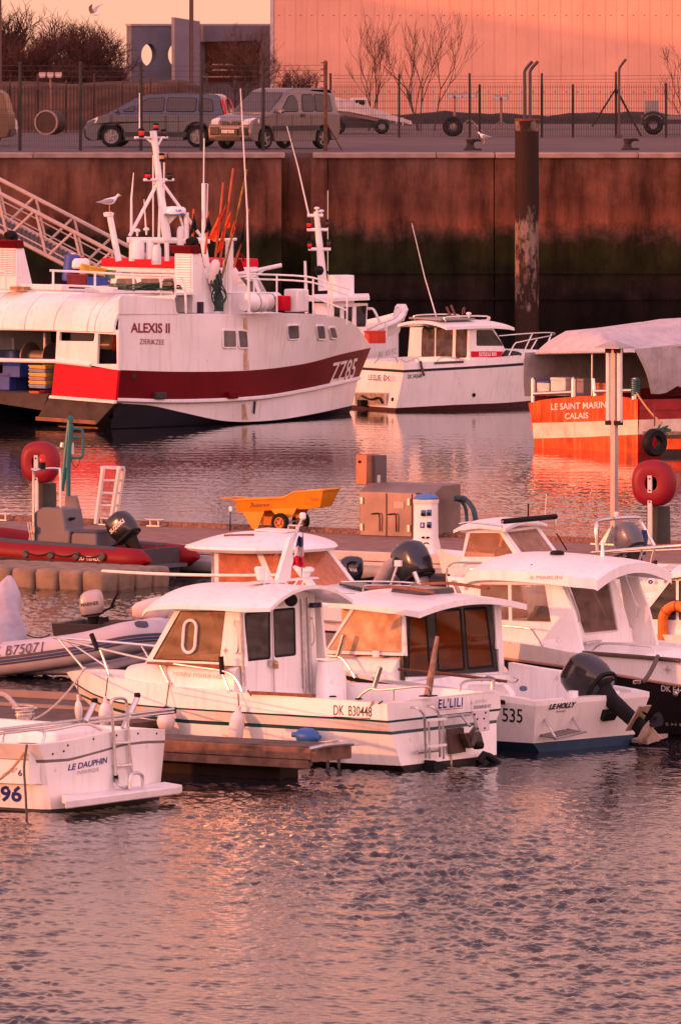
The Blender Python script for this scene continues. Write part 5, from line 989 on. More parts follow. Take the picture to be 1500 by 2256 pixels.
cabin(Lf, le, -1, 1.05, ua, [(1116, 776), (1086, 722), (1033, 722), (1033, 800), (1160, 792), (1152, 778)], [[(1049, 727), (1084, 727), (1109, 762), (1049, 762)]], [(903, 721), (1033, 723), (1033, 800), (897, 800)], [[(930, 722.5), (957, 723), (956, 787), (928, 787)], [(961, 723), (997, 723.5), (995, 795), (960, 795)], [(1005, 724), (1029, 724.5), (1027, 787), (1003, 787)]], GLASSD, BLACK, front=(0, 1), gm_aft=glass('brown_glass', (.30, .12, .08), .9, .15))
p = Lf.U(980, 760, ua+.5); MB().prism([Lf.U(x, y, ua+1.0) for x, y in ((935, 722), (1000, 722), (1000, 795), (935, 795))], (.04, 0, 0)).build('inner_curtain', M('russet_curtain', (.22, .06, .035), .8, var=.5, scale=3), le)
rz = Lf.V(1033, 722, -1.05).z
roof(Lf, le, [(ua-.75, rz+.03), (ua+.4, rz+.05), (ua+1.0, rz+.02), (ua+1.25, rz-.02)], 1.22, .13, .07)
MB().box((ua-.1, .1, rz+.2), (1.0, 1.6, .05)).build('roof_hatch', M('hatch_grey', (.25, .22, .21), .5), le, bevel=.01)
mb = MB(); [mb.tube(crv([(ua-.5, v, rz+.16), (ua-.45, v, rz+.27), (ua+.7, v, rz+.27), (ua+.75, v, rz+.14)], 4), .02, 6) for v in (-.75, .75)]; mb.build('roof_rail', STEEL, le)
LD = lambda x, y, d=230: Lf.D(x, y, d)
MB().tube([LD(907, 492), LD(935, 610), LD(962, 702)], [.008, .012, .02], 6).build('whip_antenna', TWM, le)
for x0, y0, x1, y1 in ((983, 676, 995, 702), (993, 672, 1005, 702)): MB().tube([LD(x0, y0), LD(x1, y1)], .03, 7).build('rod_holder', M('rod_dark', (.12, .05, .04), .6), le)
MB().tube(crv([LD(1018, 698), LD(1019, 682), LD(1023, 678), LD(1022, 690)], 4), .015).build('roof_hook', M('rod_dark', (0,)*3), le)
MB().lathe([(.02, -.14), (.025, -.03), (.07, 0), (.07, .03), (.03, .05)], LD(1032, 692), n=12).build('gps_mushroom', TWM, le); MB().tube([LD(1060, 708), LD(1072, 706), LD(1075, 699)], [.05, .03, .02], 8).build('horn', STEEL, le)
MB().prism([Lf.V(x, y, -1.06) for x, y in ((1036, 774), (1108, 774), (1100, 787), (1036, 787))], (0, -.006, 0)).build('red_flash', REDP, le)
mb = letter(MB(), 'ESTEOU 830', Lf.V(1055, 785, -1.07), Lf.V(1093, 784, -1.07), Lf.V(1055, 776.5, -1.07), off=.004, bold=.02); mb.build('model_writing', INKW, le)
MB().rr([(Lf.V(1095, 788, -.0)+V3((0, 0, -.1)), (0, 1, 0), (0, 0, 1), 1.05, .3), (Lf.V(1150, 783, 0), (0, 1, 0), (0, 0, 1), .8, .16), (Lf.V(1190, 776, 0), (0, 1, 0), (0, 0, 1), .4, .06)], e=5).build('foredeck_trunk', WHITE, le)
MB().prism([Lf.V(x, y, -1.05) for x, y in rnd(((1101, 785), (1113, 771), (1139, 774), (1149, 779), (1145, 785)), 2)], (0, -.02, 0)).build('trunk_window', M('dark_pane', (.02, .022, .03), .1), le)
PR = lambda x, y, v: Lf.V(x, y, v)
rail(le, [[PR(1098, 740, -1.1), PR(1160, 735, -1.0), PR(1205, 733, -.5), PR(1222, 735, 0), PR(1212, 741, .6)], [PR(1120, 784, -1.2), PR(1133, 758, -1.15), PR(1146, 753, -1.1), PR(1190, 744, -.7), PR(1212, 740, -.3)], [PR(1172, 735, -.95), PR(1153, 775, -.95)], [PR(1182, 748, -.8), PR(1165, 777, -.8)], [PR(1214, 735, -.2), PR(1206, 756, -.25)]], .018)
rail(le, [[PR(825, 800, -1.2), PR(838, 788, -1.2), PR(870, 787, -1.2), PR(875, 800, -1.2)], [PR(882, 790, -1.2), PR(895, 797, -1.25), PR(918, 789, -1.25), PR(924, 800, -1.25)], [PR(962, 796, -1.3), PR(972, 788, -1.3), PR(1000, 788, -1.3), PR(1007, 796, -1.3)]], .018, GALV)
LH = lambda x, y: Lf.hit(x, y, lbvh)[0] or Lf.U(x, y, .0)
LT = lambda x, y: Lf.U(x, y, 0.02)
mb = letter(MB(), 'LESLIE  DK', LT(813, 837), LT(861, 839), LT(813, 825), off=.02, bold=.008); mb.build('boat_name', INK, le)
mb = letter(MB(), 'DK 542648', Lf.V(897, 834, -1.34), Lf.V(928, 832, -1.36), Lf.V(897, 825, -1.34), bvh=lbvh, off=.008, bold=.01); mb.build('registration', INK, le)
MB().panel([LT(x, y) for x, y in ((783, 864), (852, 865), (852, 893), (783, 893))], [[LT(x, y) for x, y in ((786, 867), (849, 868), (849, 891), (786, 891))]], (-.03, 0, 0)).build('trim_recess_frame', GALV, le)
MB().prism([LT(x, y) for x, y in ((786, 867), (849, 868), (849, 891), (786, 891))], (-.012, 0, 0)).build('engine_plate', M('plate_grime', (.28, .24, .21), .6, var=.5, scale=6), le)
mb = MB(); mb.tube(crv([LT(800, 872)+V3((-.05, 0, 0)), LT(820, 880)+V3((-.06, 0, 0)), LT(838, 876)+V3((-.06, 0, 0)), LT(846, 888)+V3((-.05, 0, 0))]), .025); mb.build('hydraulic_hose', BLACK, le); MB().box(LT(806, 888)+V3((-.1, 0, 0)), (.2, .2, .16)).build('outdrive', BLACK, le)
for x, y in ((865, 880), (1043, 870)):
    p = LH(x, y)
    if p: MB().lathe([(.0, -.01), (.05, -.01), (.05, .02), (0, .02)], p, (0, -1, 0) if x > 880 else (-1, 0, 0), 12).build('drain_hole', BLACK, le)
MB().rr([(Lf.V(958, 800, -1.44), (1, 0, 0), (0, 0, 1), .02, .03), (Lf.V(1020, 797, -1.44), (1, 0, 0), (0, 0, 1), .02, .03)], e=3).build('step_tread', M('tread_grey', (.16, .13, .12), .8), le)
rope(sag(Lf.wor(Lf.V(926, 795, -1.44)), Lf.wor(Lf.V(934, 828, -1.46)), .03), .03, ROPED, 'dark short rope hanging down the flank of LESLIE')
# ---- LE SAINT MARIN
Sf = Fr(G(1404, 998), 40, -1.8)
sm = Sf.root('covered_boat', 'open wooden boat under a pale tarpaulin, LE SAINT MARIN CALAIS on its orange stern', 'boat')
WORNO = M('worn_orange_red', (.66, .085, .02), .5, spec=.15, var=.5, scale=2.2, streak=.8, dirt=(.75, .30, .10), bump=.15); WORNW = M('worn_cream', (.72, .60, .46), .55, var=.2, scale=3, streak=.4, dirt=(.6, .22, .1), bump=.15)
SU = lambda x, y, u=0.: Sf.U(x, y, u)
bands = [[(1176, 987), (1290, 994), (1404, 998)], [(1175, 966), (1290, 963), (1404, 957)], [(1172, 932), (1290, 929), (1404, 924)], [(1163, 888), (1200, 880), (1290, 873), (1350, 872), (1404, 880)]]
def smoothp(P, n=9): C = [SU(x, y) for x, y in P]; xs_ = [c.y for c in C]; o = np.argsort(xs_); return [V3((0, v, float(np.interp(v, [xs_[i] for i in o], [C[i].z for i in o])))) for v in np.linspace(xs_[0], xs_[-1], n)]
Rb = [smoothp(b) for b in bands]; Rb = [[V3((p.x-.10*math.sin(math.pi*i/8), p.y, p.z)) for i, p in enumerate(r)] for r in Rb]
low_ = [V3((p.x+.25, p.y*.95, -.5)) for p in Rb[0]]; mb = MB()
mb.grid([low_, Rb[0]], 2); mb.grid([Rb[0], Rb[1]], 0); mb.grid([Rb[1], Rb[2]], 1); mb.grid([Rb[2], Rb[3]], 0)
cap = [p+V3((.09, 0, .01)) for p in Rb[3]]; mb.grid([Rb[3], cap], 0); mb.grid([cap, [V3((p.x, p.y, .4)) for p in cap]], 0); mb.build('transom', [WORNO, WORNW, DARKB], sm)
sbvh = mb.bvh()
mb = letter(MB(), 'LE SAINT MARIN', SU(1219, 903), SU(1341, 898), SU(1219, 889), bvh=sbvh, off=.012, bold=.02); mb.build('boat_name', INKW, sm)
mb = letter(MB(), 'CALAIS', SU(1251, 923), SU(1303, 921), SU(1251, 910), bvh=sbvh, off=.012, bold=.02); mb.build('home_port', INKW, sm)
vL, vR = Rb[3][0].y, Rb[3][-1].y
lv = []
for z, k in ((-.5, .75), (.0, .96), (.42, .985), (.75, 1.0), (Rb[3][-1].z, 1.02)):
    lv.append([[V3((u, s_*1.82*k*w*(1.0), z+zz*(z > 0))) for u, w, zz in ((.02, 1, 0), (2, 1.06, 0), (5, 1.04, .1), (8, .75, .3), (10.5, .05, .6))] for s_ in (1, -1)])
mb = MB()
for i in range(4):
    for k in (0, 1): mb.grid([crv(lv[i][k], 5), crv(lv[i+1][k], 5)], [2, 0, 1, 0][i])
mb.build('hull', [M('saint_hull_red', (.28, .02, .02), .5, var=.3), WORNW, DARKB], sm); mb = MB(); mb.grid([crv(lv[4][0], 5), crv([V3((p.x, 0, p.z)) for p in lv[4][0]], 5), crv(lv[4][1], 5)]); o = mb.build('deck', DARKIN, sm); o.location.z = -.25
for px, y0, y1, r in ((1174, 835, 886, .055), (1263, 834, 876, .065), (1396, 836, 880, .06)): MB().cyl(SU(px, y1), SU(px, y0), r).build('stern_post', STEEL, sm); MB().lathe([(r*1.05, -.01), (r*.6, .035), (0, .04)], SU(px, y0), n=12).build('post_cap', STEEL, sm.children[-1])
for a, b in (((1176, 868), (1261, 864)), ((1307, 862), (1396, 860))): MB().cyl(SU(*a), SU(*b), .05, n=14).build('stern_rail', STEEL, sm)
MB().cyl(SU(1303, 873), SU(1304, 776), .022).build('canopy_pole', GALV, sm); MB().cyl(SU(1310, 873), SU(1306, 834), .05).build('stern_post', STEEL, sm)
TARP = M('tarpaulin_pale', (.47, .42, .42), .75, var=.15, scale=3, bump=.9, bscale=5, streak=.25, dirt=(.35, .28, .26))
ring = [(1180, 776), (1190, 766), (1206, 752), (1228, 739), (1246, 729), (1270, 728), (1296, 729), (1322, 731), (1340, 741), (1358, 757), (1380, 767), (1398, 771)]
r1 = [SU(x, y, .55) for x, y in ring]; y0, y1 = r1[0].y, r1[-1].y
r0 = [SU(lerp(1180, 1398, i/11), 776-.4*i, -.15)+V3((.02*math.sin(i*2.1), 0, .02*math.sin(i*1.7))) for i in range(12)]
rng = random.Random(4); rows = [r0]
for t in (.33, .66): rows.append([a.lerp(b, t)+V3((0, 0, .12*math.sin(math.pi*t)*math.sin(math.pi*i/11)+.03*math.sin(i*3+t*9))) for i, (a, b) in enumerate(zip(r0, r1))])
for k, u in enumerate((.55, 1.5, 2.5, 3.5, 4.5, 6, 8, 10)): rows.append([V3((u, p.y*(1+.02*min(k, 4)), p.z+.06*min(k, 5)+(.03*math.sin(i*1.9+k*2.3) if k else 0))) for i, p in enumerate(r1)])
MB().slab(rows, (0, 0, -.02)).build('tarpaulin', TARP, sm, ang=70)
ez = r1[-1].z; rows = []
for j in range(9):
    t = j/8; row = []
    for i in range(26):
        u = .5+i*.38; cut = .35*max(0, 1-i/3)*t; row.append(V3((u+.5*t*max(0, 1-i/4), r1[-1].y*1.03-.06*math.sin(t*3)-.05*math.sin(i*1.3+t*3)-.03*math.sin(i*2.9), ez+.02-t*(1.02+.09*math.sin(i*1.7)+.06*math.sin(i*4.1))+.05*min(5, i*.4))))
    rows.append(row)
MB().slab(rows, (0, .015, 0)).build('side_flap', M('tarpaulin_grey', (.36, .32, .31), .8, var=.2, scale=4, bump=.5, bscale=4, streak=.4, dirt=(.16, .13, .12)), sm, ang=70)
rows = []
for j in range(6):
    t = j/5; rows.append([V3((.2+i*.4, r1[0].y*1.0+.05*math.sin(i*2+t*3), r1[0].z-t*1.0)) for i in range(22)])
MB().slab(rows, (0, -.015, 0)).build('side_flap', M('tarpaulin_grey', (0,)*3), sm, ang=70)
MB().tube([r0[0]+V3((0, 0, -.03)), r0[-1]+V3((0, 0, -.03))], .025).build('canopy_hoop', GALV, sm); MB().tube([p+V3((0, 0, -.05)) for p in r1], .025).build('canopy_hoop', GALV, sm)
MB().box((4.5, 0, 1.4), (.08, 3.2, 2.2)).build('inner_bulkhead', DARKIN, sm)
BXW = M('box_white', (.68, .62, .58), .5, var=.15)
def boxy(p, yaw, sz, m, label, cat='box', lidm=None, group=None):
    o = empty('storage_box', label, cat, p, yaw, group); x, y, z = sz; MB().box((0, 0, z*.42), (x, y, z*.84), taper=(1.03, 1.03)).build('body', m, o, bevel=.015); MB().box((0, 0, z*.92), (x*1.05, y*1.05, z*.16)).build('lid', lidm or m, o, bevel=.012); return o
boxy(Sf.wor(SU(1243, 872, .5)), 40, (.4, .5, .42), BXW, 'white box with a lid under the tarpaulin behind the stern rail'); boxy(Sf.wor(SU(1210, 872, .7)), 40, (.4, .42, .36), BXW, 'pale box with a blue lid in the left corner under the tarpaulin', lidm=PLB); boxy(Sf.wor(SU(1288, 874, .6)), 40, (.45, .4, .42), M('box_grey', (.22, .19, .19), .6), 'grey ribbed box under the tarpaulin beside the middle pole'); boxy(Sf.wor(SU(1335, 876, .8)), 40, (.4, .5, .34), M('box_orange', (.42, .12, .04), .6), 'orange box under the tarpaulin, right of the thin canopy pole')
pts = []
for i in range(60): a = i*.8; pts.append(SU(1399, 834+i*.62)+V3((math.cos(a)*.09, math.sin(a)*.09, 0)))
rope([Sf.wor(p) for p in pts], .022, ROPEG, 'teal rope wound many times round the right stern post'); 
rope(sag(Sf.wor(SU(1399, 862)), W(1456, 932, 203), .06), .022, M('rope_ochre', (.42, .24, .10), .9, var=.3, scale=30), 'ochre mooring rope slanting from the covered boat down to the orange float')
rope(sag(Sf.wor(SU(1414, 880)), W(1414, 985, 205.9), .0), .014, ROPED, 'thin dark rope hanging from the right stern corner of the covered boat into the water')
o = empty('tyre_fender', 'black tyre hanging on the flank of the covered boat', 'tyre', G(1441, 975, .5)); MB().lathe([(.15, -.1), (.27, -.11), (.31, -.05), (.31, .05), (.27, .11), (.15, .1)], (0, 0, 0), (.75, -1, 0), 24, closed=True).build('tyre', BLACK, o); MB().tube([(0, .0, .36), (0, .1, .8)], .015).build('lanyard', ROPED, o)
# ---- orange work float at the right edge
wp = G(1455, 1003); wf2 = Fr(wp, -8, 0); wo = wf2.root('work_float', 'orange sided low work float with a wooden rail at the right edge', 'float')
z0 = (1003-963)*wp.y/F
MB().box((1.6, .8, z0/2-.1), (3.2, 1.6, z0+.2-.06)).build('body', WORNO, wo, bevel=.03); MB().box((1.6, .8, z0+.02), (3.24, 1.64, .06)).build('deck', M('float_deck', (.16, .10, .08), .8, var=.4), wo); MB().box((1.45, -.05, z0+.09), (3.7, .12, .08)).build('rail_board', M('grey_timber', (.2, .14, .11), .8, var=.4, scale=8), wo); MB().box((1.6, -.012, .04), (3.2, .02, .2)).build('waterline_weed', DARKB, wo)
pts = [V3((.05, -.1, z0+.12))]+[V3((.05+.12*rng.gauss(0, 1), -.08+.04*rng.gauss(0, 1), z0+.16+.07*rng.gauss(0, 1))) for _ in range(22)]
rope([wf2.wor(p) for p in crv(pts, 4)], .018, ROPEG, 'tangle of teal rope on the corner of the orange float')
# ================================================================== PONTOONS AND WHAT STANDS ON THEM
PZ = .5
Pf = Fr(G(750, 1216, PZ), -34.5); Pf.o.z = 0
PLANK = M('pontoon_planks', (.24, .135, .105), .75, var=.35, scale=4, streak=.0, bump=.2)
def plank_mat():
    m = PLANK; n = m.node_tree.nodes; l = m.node_tree.links; b = n['Principled BSDF']; t = n.new('ShaderNodeTexCoord'); w = n.new('ShaderNodeTexWave'); w.wave_type = 'BANDS'; w.bands_direction = 'X'; w.inputs['Scale'].default_value = 2.2; w.inputs['Distortion'].default_value = .3
    l.new(t.outputs['Object'], w.inputs['Vector']); src = b.inputs['Base Color'].links[0].from_socket; mr = n.new('ShaderNodeMapRange'); mr.inputs[1].default_value = 0; mr.inputs[2].default_value = .12; mr.inputs[3].default_value = .45; mr.inputs[4].default_value = 1; l.new(w.outputs[0], mr.inputs[0])
    v = n.new('ShaderNodeVectorMath'); v.operation = 'SCALE'; l.new(src, v.inputs[0]); l.new(mr.outputs[0], v.inputs['Scale']); l.new(v.outputs[0], b.inputs['Base Color'])
plank_mat()
pw = Pf.Z(750, 1173, PZ).y
pt = Pf.root('pontoon', 'long floating pontoon with plank deck and pale rubber edge across the harbour', 'pontoon')
MB().box((0, pw/2, PZ-.05), (64, pw-.3, .1)).build('deck', PLANK, pt)
mb = MB(); mb.box((0, .07, PZ-.06), (64, .14, .16)); mb.box((0, .0, PZ-.19), (64, .06, .08)); mb.build('edge_beam', M('pontoon_edge', (.46, .40, .36), .6, var=.2, scale=3), pt, bevel=.015)
mb = MB(); [mb.rr([((x, -.05, PZ-.33), (0, 1, 0), (0, 0, 1), .11, .12), ((x+3.9, -.05, PZ-.33), (0, 1, 0), (0, 0, 1), .11, .12)], e=3, n=16) for x in np.arange(-32, 32, 4.0)]; mb.build('rubber_fender', M('grey_fender_rubber', (.24, .23, .225), .5, var=.2, scale=4), pt)
MB().box((0, pw-.09, PZ-.02), (64, .2, .2)).build('rope_edge', M('coir_edge', (.22, .12, .085), .95, var=.6, scale=26, bump=1., bscale=18), pt)
mb = MB(); [mb.box((x, pw/2+.1, -.05), (2.6, pw-.8, .5)) for x in np.arange(-30, 31, 4.2)]; mb.build('float', DARKB, pt)
def PZp(px, py, z=PZ): return Pf.wor(Pf.Z(px, py, z))
# ---- lifebuoy housings
RB = M('lifebuoy_red', (.20, .007, .018), .45, var=.12, scale=4, spec=.25)
PEDM = M('pedestal_dark', (.035, .04, .035), .6, var=.3)
def buoy(px, py, rpx, ybase, ypost, d, label, yaw, dz=0):
    s = F/d; p = W(px, ybase, d); z = p.z; c = W(px, py, d)-p; r = rpx/s; o = empty('lifebuoy_housing', label, 'lifebuoy', p, yaw, 'red lifebuoy housings on the pontoon'); q = Matrix.Rotation(-R(yaw), 3, 'Z') @ c
    prof = [(r*.30, -r*.30), (r*.72, -r*.34), (r*.93, -r*.26), (r, -r*.05), (r*1.0, r*.22), (r*.90, r*.42), (r*.6, r*.5), (r*.30, r*.44)]
    mb = MB().lathe(prof, q, (0, -1, 0), 36, closed=True)
    for i, v in enumerate(mb.v):   # soft square outline
        dx, dz_ = v.x-q.x, v.z-q.z; a = math.atan2(dz_, dx); k = 1/((abs(math.cos(a))**2.7+abs(math.sin(a))**2.7)**(1/2.7)); k = 1+(k-1)*.75; v.x = q.x+dx*k*.97; v.z = q.z+dz_*k
    mb.build('housing', RB, o, ang=55); MB().box(q+V3((0, .12, 0)), (r*.66, .03, r*.7)).build('back_plate', BLACK, o)
    h0 = q.z+r*.34; MB().box((q.x-.02, q.y-r*.40, (h0-.0)/2), (.075, .05, h0)).build('post', M('post_pale', (.6, .55, .52), .4, var=.1), o)
    MB().rr([((.03, .1, 0), (1, 0, 0), (0, 1, 0), .19, .14), ((.03, .1, q.z-r*1.02), (1, 0, 0), (0, 1, 0), .18, .13)], e=8).build('pedestal', PEDM, o); mb = MB(); [mb.lathe([(0, 0), (.016, 0), (.016, .012), (0, .014)], (q.x-.02, q.y-r*.40-.025, q.z+r*k), (0, -1, 0), 8) for k in (.2, -.3, -.8)]; mb.build('bolt', BLACK, o)
    return o
buoy(91, 1018, 46, 1150, 0, 163.5, 'red lifebuoy housing on a post beside the teal hoist, at the left', -24)
buoy(1441, 1064, 51, 1198, 0, 158.5, 'red lifebuoy housing on a post beside the square lamp post, at the right edge', -24)
# ---- teal hoist
TL = M('teal_paint', (.012, .13, .13), .4, var=.2, scale=5); CONC = M('concrete_block', (.20, .16, .14), .85, var=.3, scale=4, bump=.3)
d = 166.; p = W(160, 1153, d); o = empty('pontoon_hoist', 'teal steel hoist on a concrete foot behind the left lifebuoy housing', 'hoist', p)
L_ = lambda x, y, dd=0: W(x, y, d+dd)-p
MB().rr([(L_(163, 1153), (1, 0, 0), (0, 1, 0), .19, .18), (L_(158, 1093), (1, 0, 0), (0, 1, 0), .11, .11)], e=8).build('concrete_foot', CONC, o)
MB().tube([L_(151, 1093), L_(151, 1030)], .045, 10).build('post', TL, o); MB().tube([L_(137, 1082), L_(148, 985), L_(155, 926)], [.04, .055, .05], 10).build('arm', TL, o); MB().lathe([(.05, -.03), (.06, 0), (.05, .03)], L_(156, 923), (0, 1, 0), 12).build('head_pulley', TL, o)
MB().tube([L_(150, 1030), L_(156, 935)], .06, 10).build('ram', TL, o)
mb = MB(); mb.tube(crv([L_(157, 946), L_(176, 946), L_(183, 953), L_(183, 1000), L_(178, 1008), L_(157, 1009)], 4), .024, 8); mb.tube([L_(157, 964), L_(177, 964)], .024, 8); mb.build('guard_hoop', TL, o); MB().box(L_(160, 988), (.06, .06, .2)).build('winch_plate', GALV, o); MB().tube(sag(L_(158, 1012), L_(178, 1009), .16), .006, 4).build('cable', BLACK, o)
MB().tube([L_(140, 976), L_(138, 985)], .05, 10).build('sleeve', GALV, o)
# ---- boarding ladder
d = 165.5; p = W(245, 1156, d); o = empty('boarding_ladder', 'pale boarding ladder with three rungs standing on the pontoon', 'ladder', p)
LM = M('ladder_white', (.62, .56, .53), .45, var=.1)
for x0, y0, x1, y1, dd in ((228, 1031, 212, 1154, 0), (263, 1032, 244, 1157, 0), (273, 1032, 254, 1156, .5)): MB().tube([L_(x0, y0, dd), L_(x1, y1, dd)], .042, 4).build('rail', LM, o)
for y in (1058, 1086, 1113): t = (y-1031)/124; MB().tube([L_(228-16*t, y), L_(263-19*t, y+1)], .022, 6).build('rung', LM, o); MB().tube([L_(263-19*t, y), L_(273-19*t, y, .5)], .022, 6).build('rung', LM, o)
MB().prism([L_(221, 1033), L_(266, 1034), L_(276, 1033, .6), L_(230, 1032, .6)], (0, 0, .05)).build('top_step', LM, o)
# ---- cleats
def cleat(px, py, label, sc=1.):
    p = PZp(px, py); o = empty('mooring_cleat', label, 'cleat', p, -34.5, 'steel mooring cleats on the pontoon'); o.scale = (sc,)*3
    MB().box((0, 0, .012), (.3, .12, .024)).build('plate', GALV, o, bevel=.005); [MB().cyl((x, 0, .02), (x, 0, .11), .022).build('stem', GALV, o) for x in (-.09, .09)]; MB().tube([(-.22, 0, .135), (-.15, 0, .12), (.15, 0, .12), (.22, 0, .135)], [.012, .025, .025, .012], 8).build('horn', GALV, o)
cleat(5, 1147, 'mooring cleat at the left picture edge beyond the red inflatable'); cleat(233, 1157, 'mooring cleat at the foot of the boarding ladder'); cleat(341, 1160, 'mooring cleat alone on the pontoon right of the boarding ladder'); cleat(645, 1173, 'mooring cleat behind the right wheel of the yellow barrow'); cleat(900, 1222, 'mooring cleat on the near pontoon edge in front of the white power pedestal', 1.1)
# ---- yellow hand cart
YO = M('barrow_yellow', (.72, .27, .015), .45, var=.12, scale=3, streak=.25, dirt=(.5, .13, .02))
wz = PZ+.17
Hf = Fr(PZp(618, 1172), -30, -.36, .0); Hf.o.z = PZ
hc = Hf.root('hand_cart', 'yellow two wheeled dock hand cart with tipping tub', 'cart')
HV = lambda x, y, v=-.3: Hf.V(x, y, v)
near = [HV(*q) for q in ((514, 1102), (536, 1101), (625, 1097), (647, 1084), (712, 1080), (699, 1118), (672, 1122), (599, 1124), (518, 1131))]
bot_in = .13
def shape(P, top):   # narrow floor, flared rim
    return [V3((q.x, q.y, q.z)) for q in P]
far = [V3((q.x, .3, q.z)) for q in near]
mb = MB(); k = len(near)
rim = [0, 1, 2, 3, 4]; low_i = [8, 7, 6, 5]
A = [V3((q.x, q.y+(.10 if i in (5, 6, 7, 8) else 0), q.z)) for i, q in enumerate(near)]; B = [V3((q.x, -q.y, q.z)) for q in A]
mb.panel(A, [], (0, .012, 0)); mb.panel(B, [], (0, -.012, 0))
for i in (4, 5, 6, 7, 8):
    j = (i+1) % k; mb.add([A[i], A[j], B[j], B[i], A[i]+V3((0, 0, .012)), A[j]+V3((0, 0, .012)), B[j]+V3((0, 0, .012)), B[i]+V3((0, 0, .012))], [(0, 1, 2, 3), (7, 6, 5, 4), (0, 4, 5, 1), (1, 5, 6, 2), (2, 6, 7, 3), (3, 7, 4, 0)])
mb.build('tub', YO, hc); mb = MB()
for C in (A, B): mb.tube([C[i] for i in rim], .018, 6)
mb.tube([A[4], B[4]], .018, 6); mb.tube([A[0], B[0]], .018, 6); mb.build('rim', YO, hc.children[-1])
mb = MB(); [mb.tube([V3((A[0].x, s*.26, A[0].z)), V3((A[0].x-.12, s*.26, A[0].z+.02)), HV(484, 1099)*1+V3((0, .3+s*.26, 0))], .018, 7) for s in (-1, 1)]; h0, h1 = HV(484, 1099)+V3((0, .04, 0)), HV(484, 1099)+V3((0, .56, 0)); mb.tube([h0, h1], .018, 7); mb.build('handle', YO, hc)
for s in (-1, 1):
    q = [HV(x, y) for x, y in ((530, 1128), (577, 1127), (562, 1166), (551, 1166))]; MB().prism([V3((p_.x, s*.2, p_.z)) for p_ in q], (0, .02*s, 0)).build('leg', YO, hc)
    q = [HV(x, y) for x, y in ((610, 1122), (668, 1120), (658, 1138), (640, 1145), (620, 1134))]; MB().prism([V3((p_.x-.17, s*.22, p_.z)) for p_ in q], (0, .02*s, 0)).build('axle_bracket', YO, hc)
    c = V3((0, s*.37, .17)); w_ = MB().lathe([(.10, -.05), (.15, -.055), (.172, -.03), (.172, .03), (.15, .055), (.10, .05)], c, (0, s, 0), 26, closed=True).build('wheel', BLACK, hc); mb = MB().lathe([(.102, -.03), (.102, .045), (.085, .045), (.08, .0), (.03, 0), (.03, .05), (0, .05)], c, (0, s, 0), 24)
    for k_ in range(5): a = k_*1.2566; mb.box(c+V3((.055*math.cos(a), s*.025, .055*math.sin(a))), (.09, .012, .018), rot=Matrix.Rotation(-a, 3, 'Y'))
    mb.build('rim', M('rim_orange', (.62, .24, .06), .5), w_)
MB().cyl((0, -.36, .17), (0, .36, .17), .016).build('axle', GALV, hc)
yb = -.262
mb = letter(MB(), 'unkerque', HV(560, 1117, yb), HV(594, 1114.5, yb), HV(560, 1109, yb), off=.012); mb.tube(crv([HV(553, 1107, yb-.01), HV(557, 1111, yb-.01), HV(552, 1118, yb-.01)], 4), .008, 5); mb.build('lettering', INK, hc)
mb = letter(MB(), 'Dunkerque', HV(680, 1104, yb-.03), HV(703, 1101, yb-.03), HV(680, 1096, yb-.03), off=.012); mb.build('lettering', M('ink_ochre', (.3, .10, .02), .5), hc)
# ---- steel cabinet, control box, hose
SST = M('brushed_steel_warm', (.21, .16, .145), .45, .5, var=.25, scale=2, bump=.05)
Cf = Fr(PZp(792, 1180), -30, 0); Cf.o.z = PZ
cb_ = Cf.root('pump_cabinet', 'brushed steel pump cabinet with sloping lid on the pontoon', 'cabinet')
CV = lambda x, y: Cf.V(x, y, 0)
xr = CV(957, 1186).x; zt = CV(792, 1083).z
MB().prism([V3((0, 0, 0)), V3((0, 0, zt)), V3((0, .3, zt+.14)), V3((0, .95, zt+.14)), V3((0, .95, 0))], (xr, 0, 0)).build('body', SST, cb_, bevel=.015)
[MB().box((x, -.01, zt*q_), (.05, .03, .12)).build('hinge', GALV, cb_) for x in (.05, xr*.66, xr-.05) for q_ in (.2, .8)]; MB().box((xr*.53, -.006, zt*.72), (.2, .012, .12)).build('label_plate', M('label_pale', (.4, .32, .28), .5), cb_)
mb = MB(); [mb.box((x, -.006, zt*.5), (.012, .012, zt*.96)) for x in (xr*.36, xr*.70)]; mb.build('door_gap', DARKB, cb_)
for x in (xr*.24, xr*.46):
    MB().tube(crv([(x-.12, -.02, zt*.5), (x, -.045, zt*.52), (x+.06, -.04, zt*.48), (x+.06, -.03, zt*.12)], 4), .012, 6).build('door_handle', BLACK, cb_)
for x in (xr*.80, xr*.915):
    mb = MB(); [mb.box((x+dx*.035, -.008, zt*.80+k*.05), (.024, .014, .03)) for k in range(4) for dx in (-1.5, -.5, .5, 1.5)]; mb.build('vent_grille', DARKB, cb_)
pb = Fr(W(822, 1066, 163), -42); o = pb.root('control_box', 'steel control box on a short post above the pump cabinet', 'control box'); 
s = 163/F; MB().box((.0, .12, .26), (.16, .30, .50)).build('side_case', M('shaded_case', (.12, .10, .10), .5, .3), o); MB().box((-.12, -.02, .26), (.26, .34, .54)).build('case', M('lit_case', (.30, .13, .085), .5, .3, var=.2), o, bevel=.01); MB().box((.05, .05, -.05), (.08, .08, .42)).build('post', GALV, o); MB().lathe([(0, 0), (.025, 0), (.025, .02), (0, .03)], (-.15, -.195, .40), (0, -1, 0), 10).build('lock', BLACK, o)  # one box: sunlit face and shaded side put in as two colours
rope(crv([W(1000, 1098, 162), W(1022, 1099, 162), W(1040, 1118, 161.8), W(1047, 1143, 161.6), W(1047, 1160, 161.6)], 6), .05, M('hose_teal', (.02, .05, .06), .5, var=.2), 'thick dark hose arching out of the pump cabinet', 'suction_hose', 'hose')
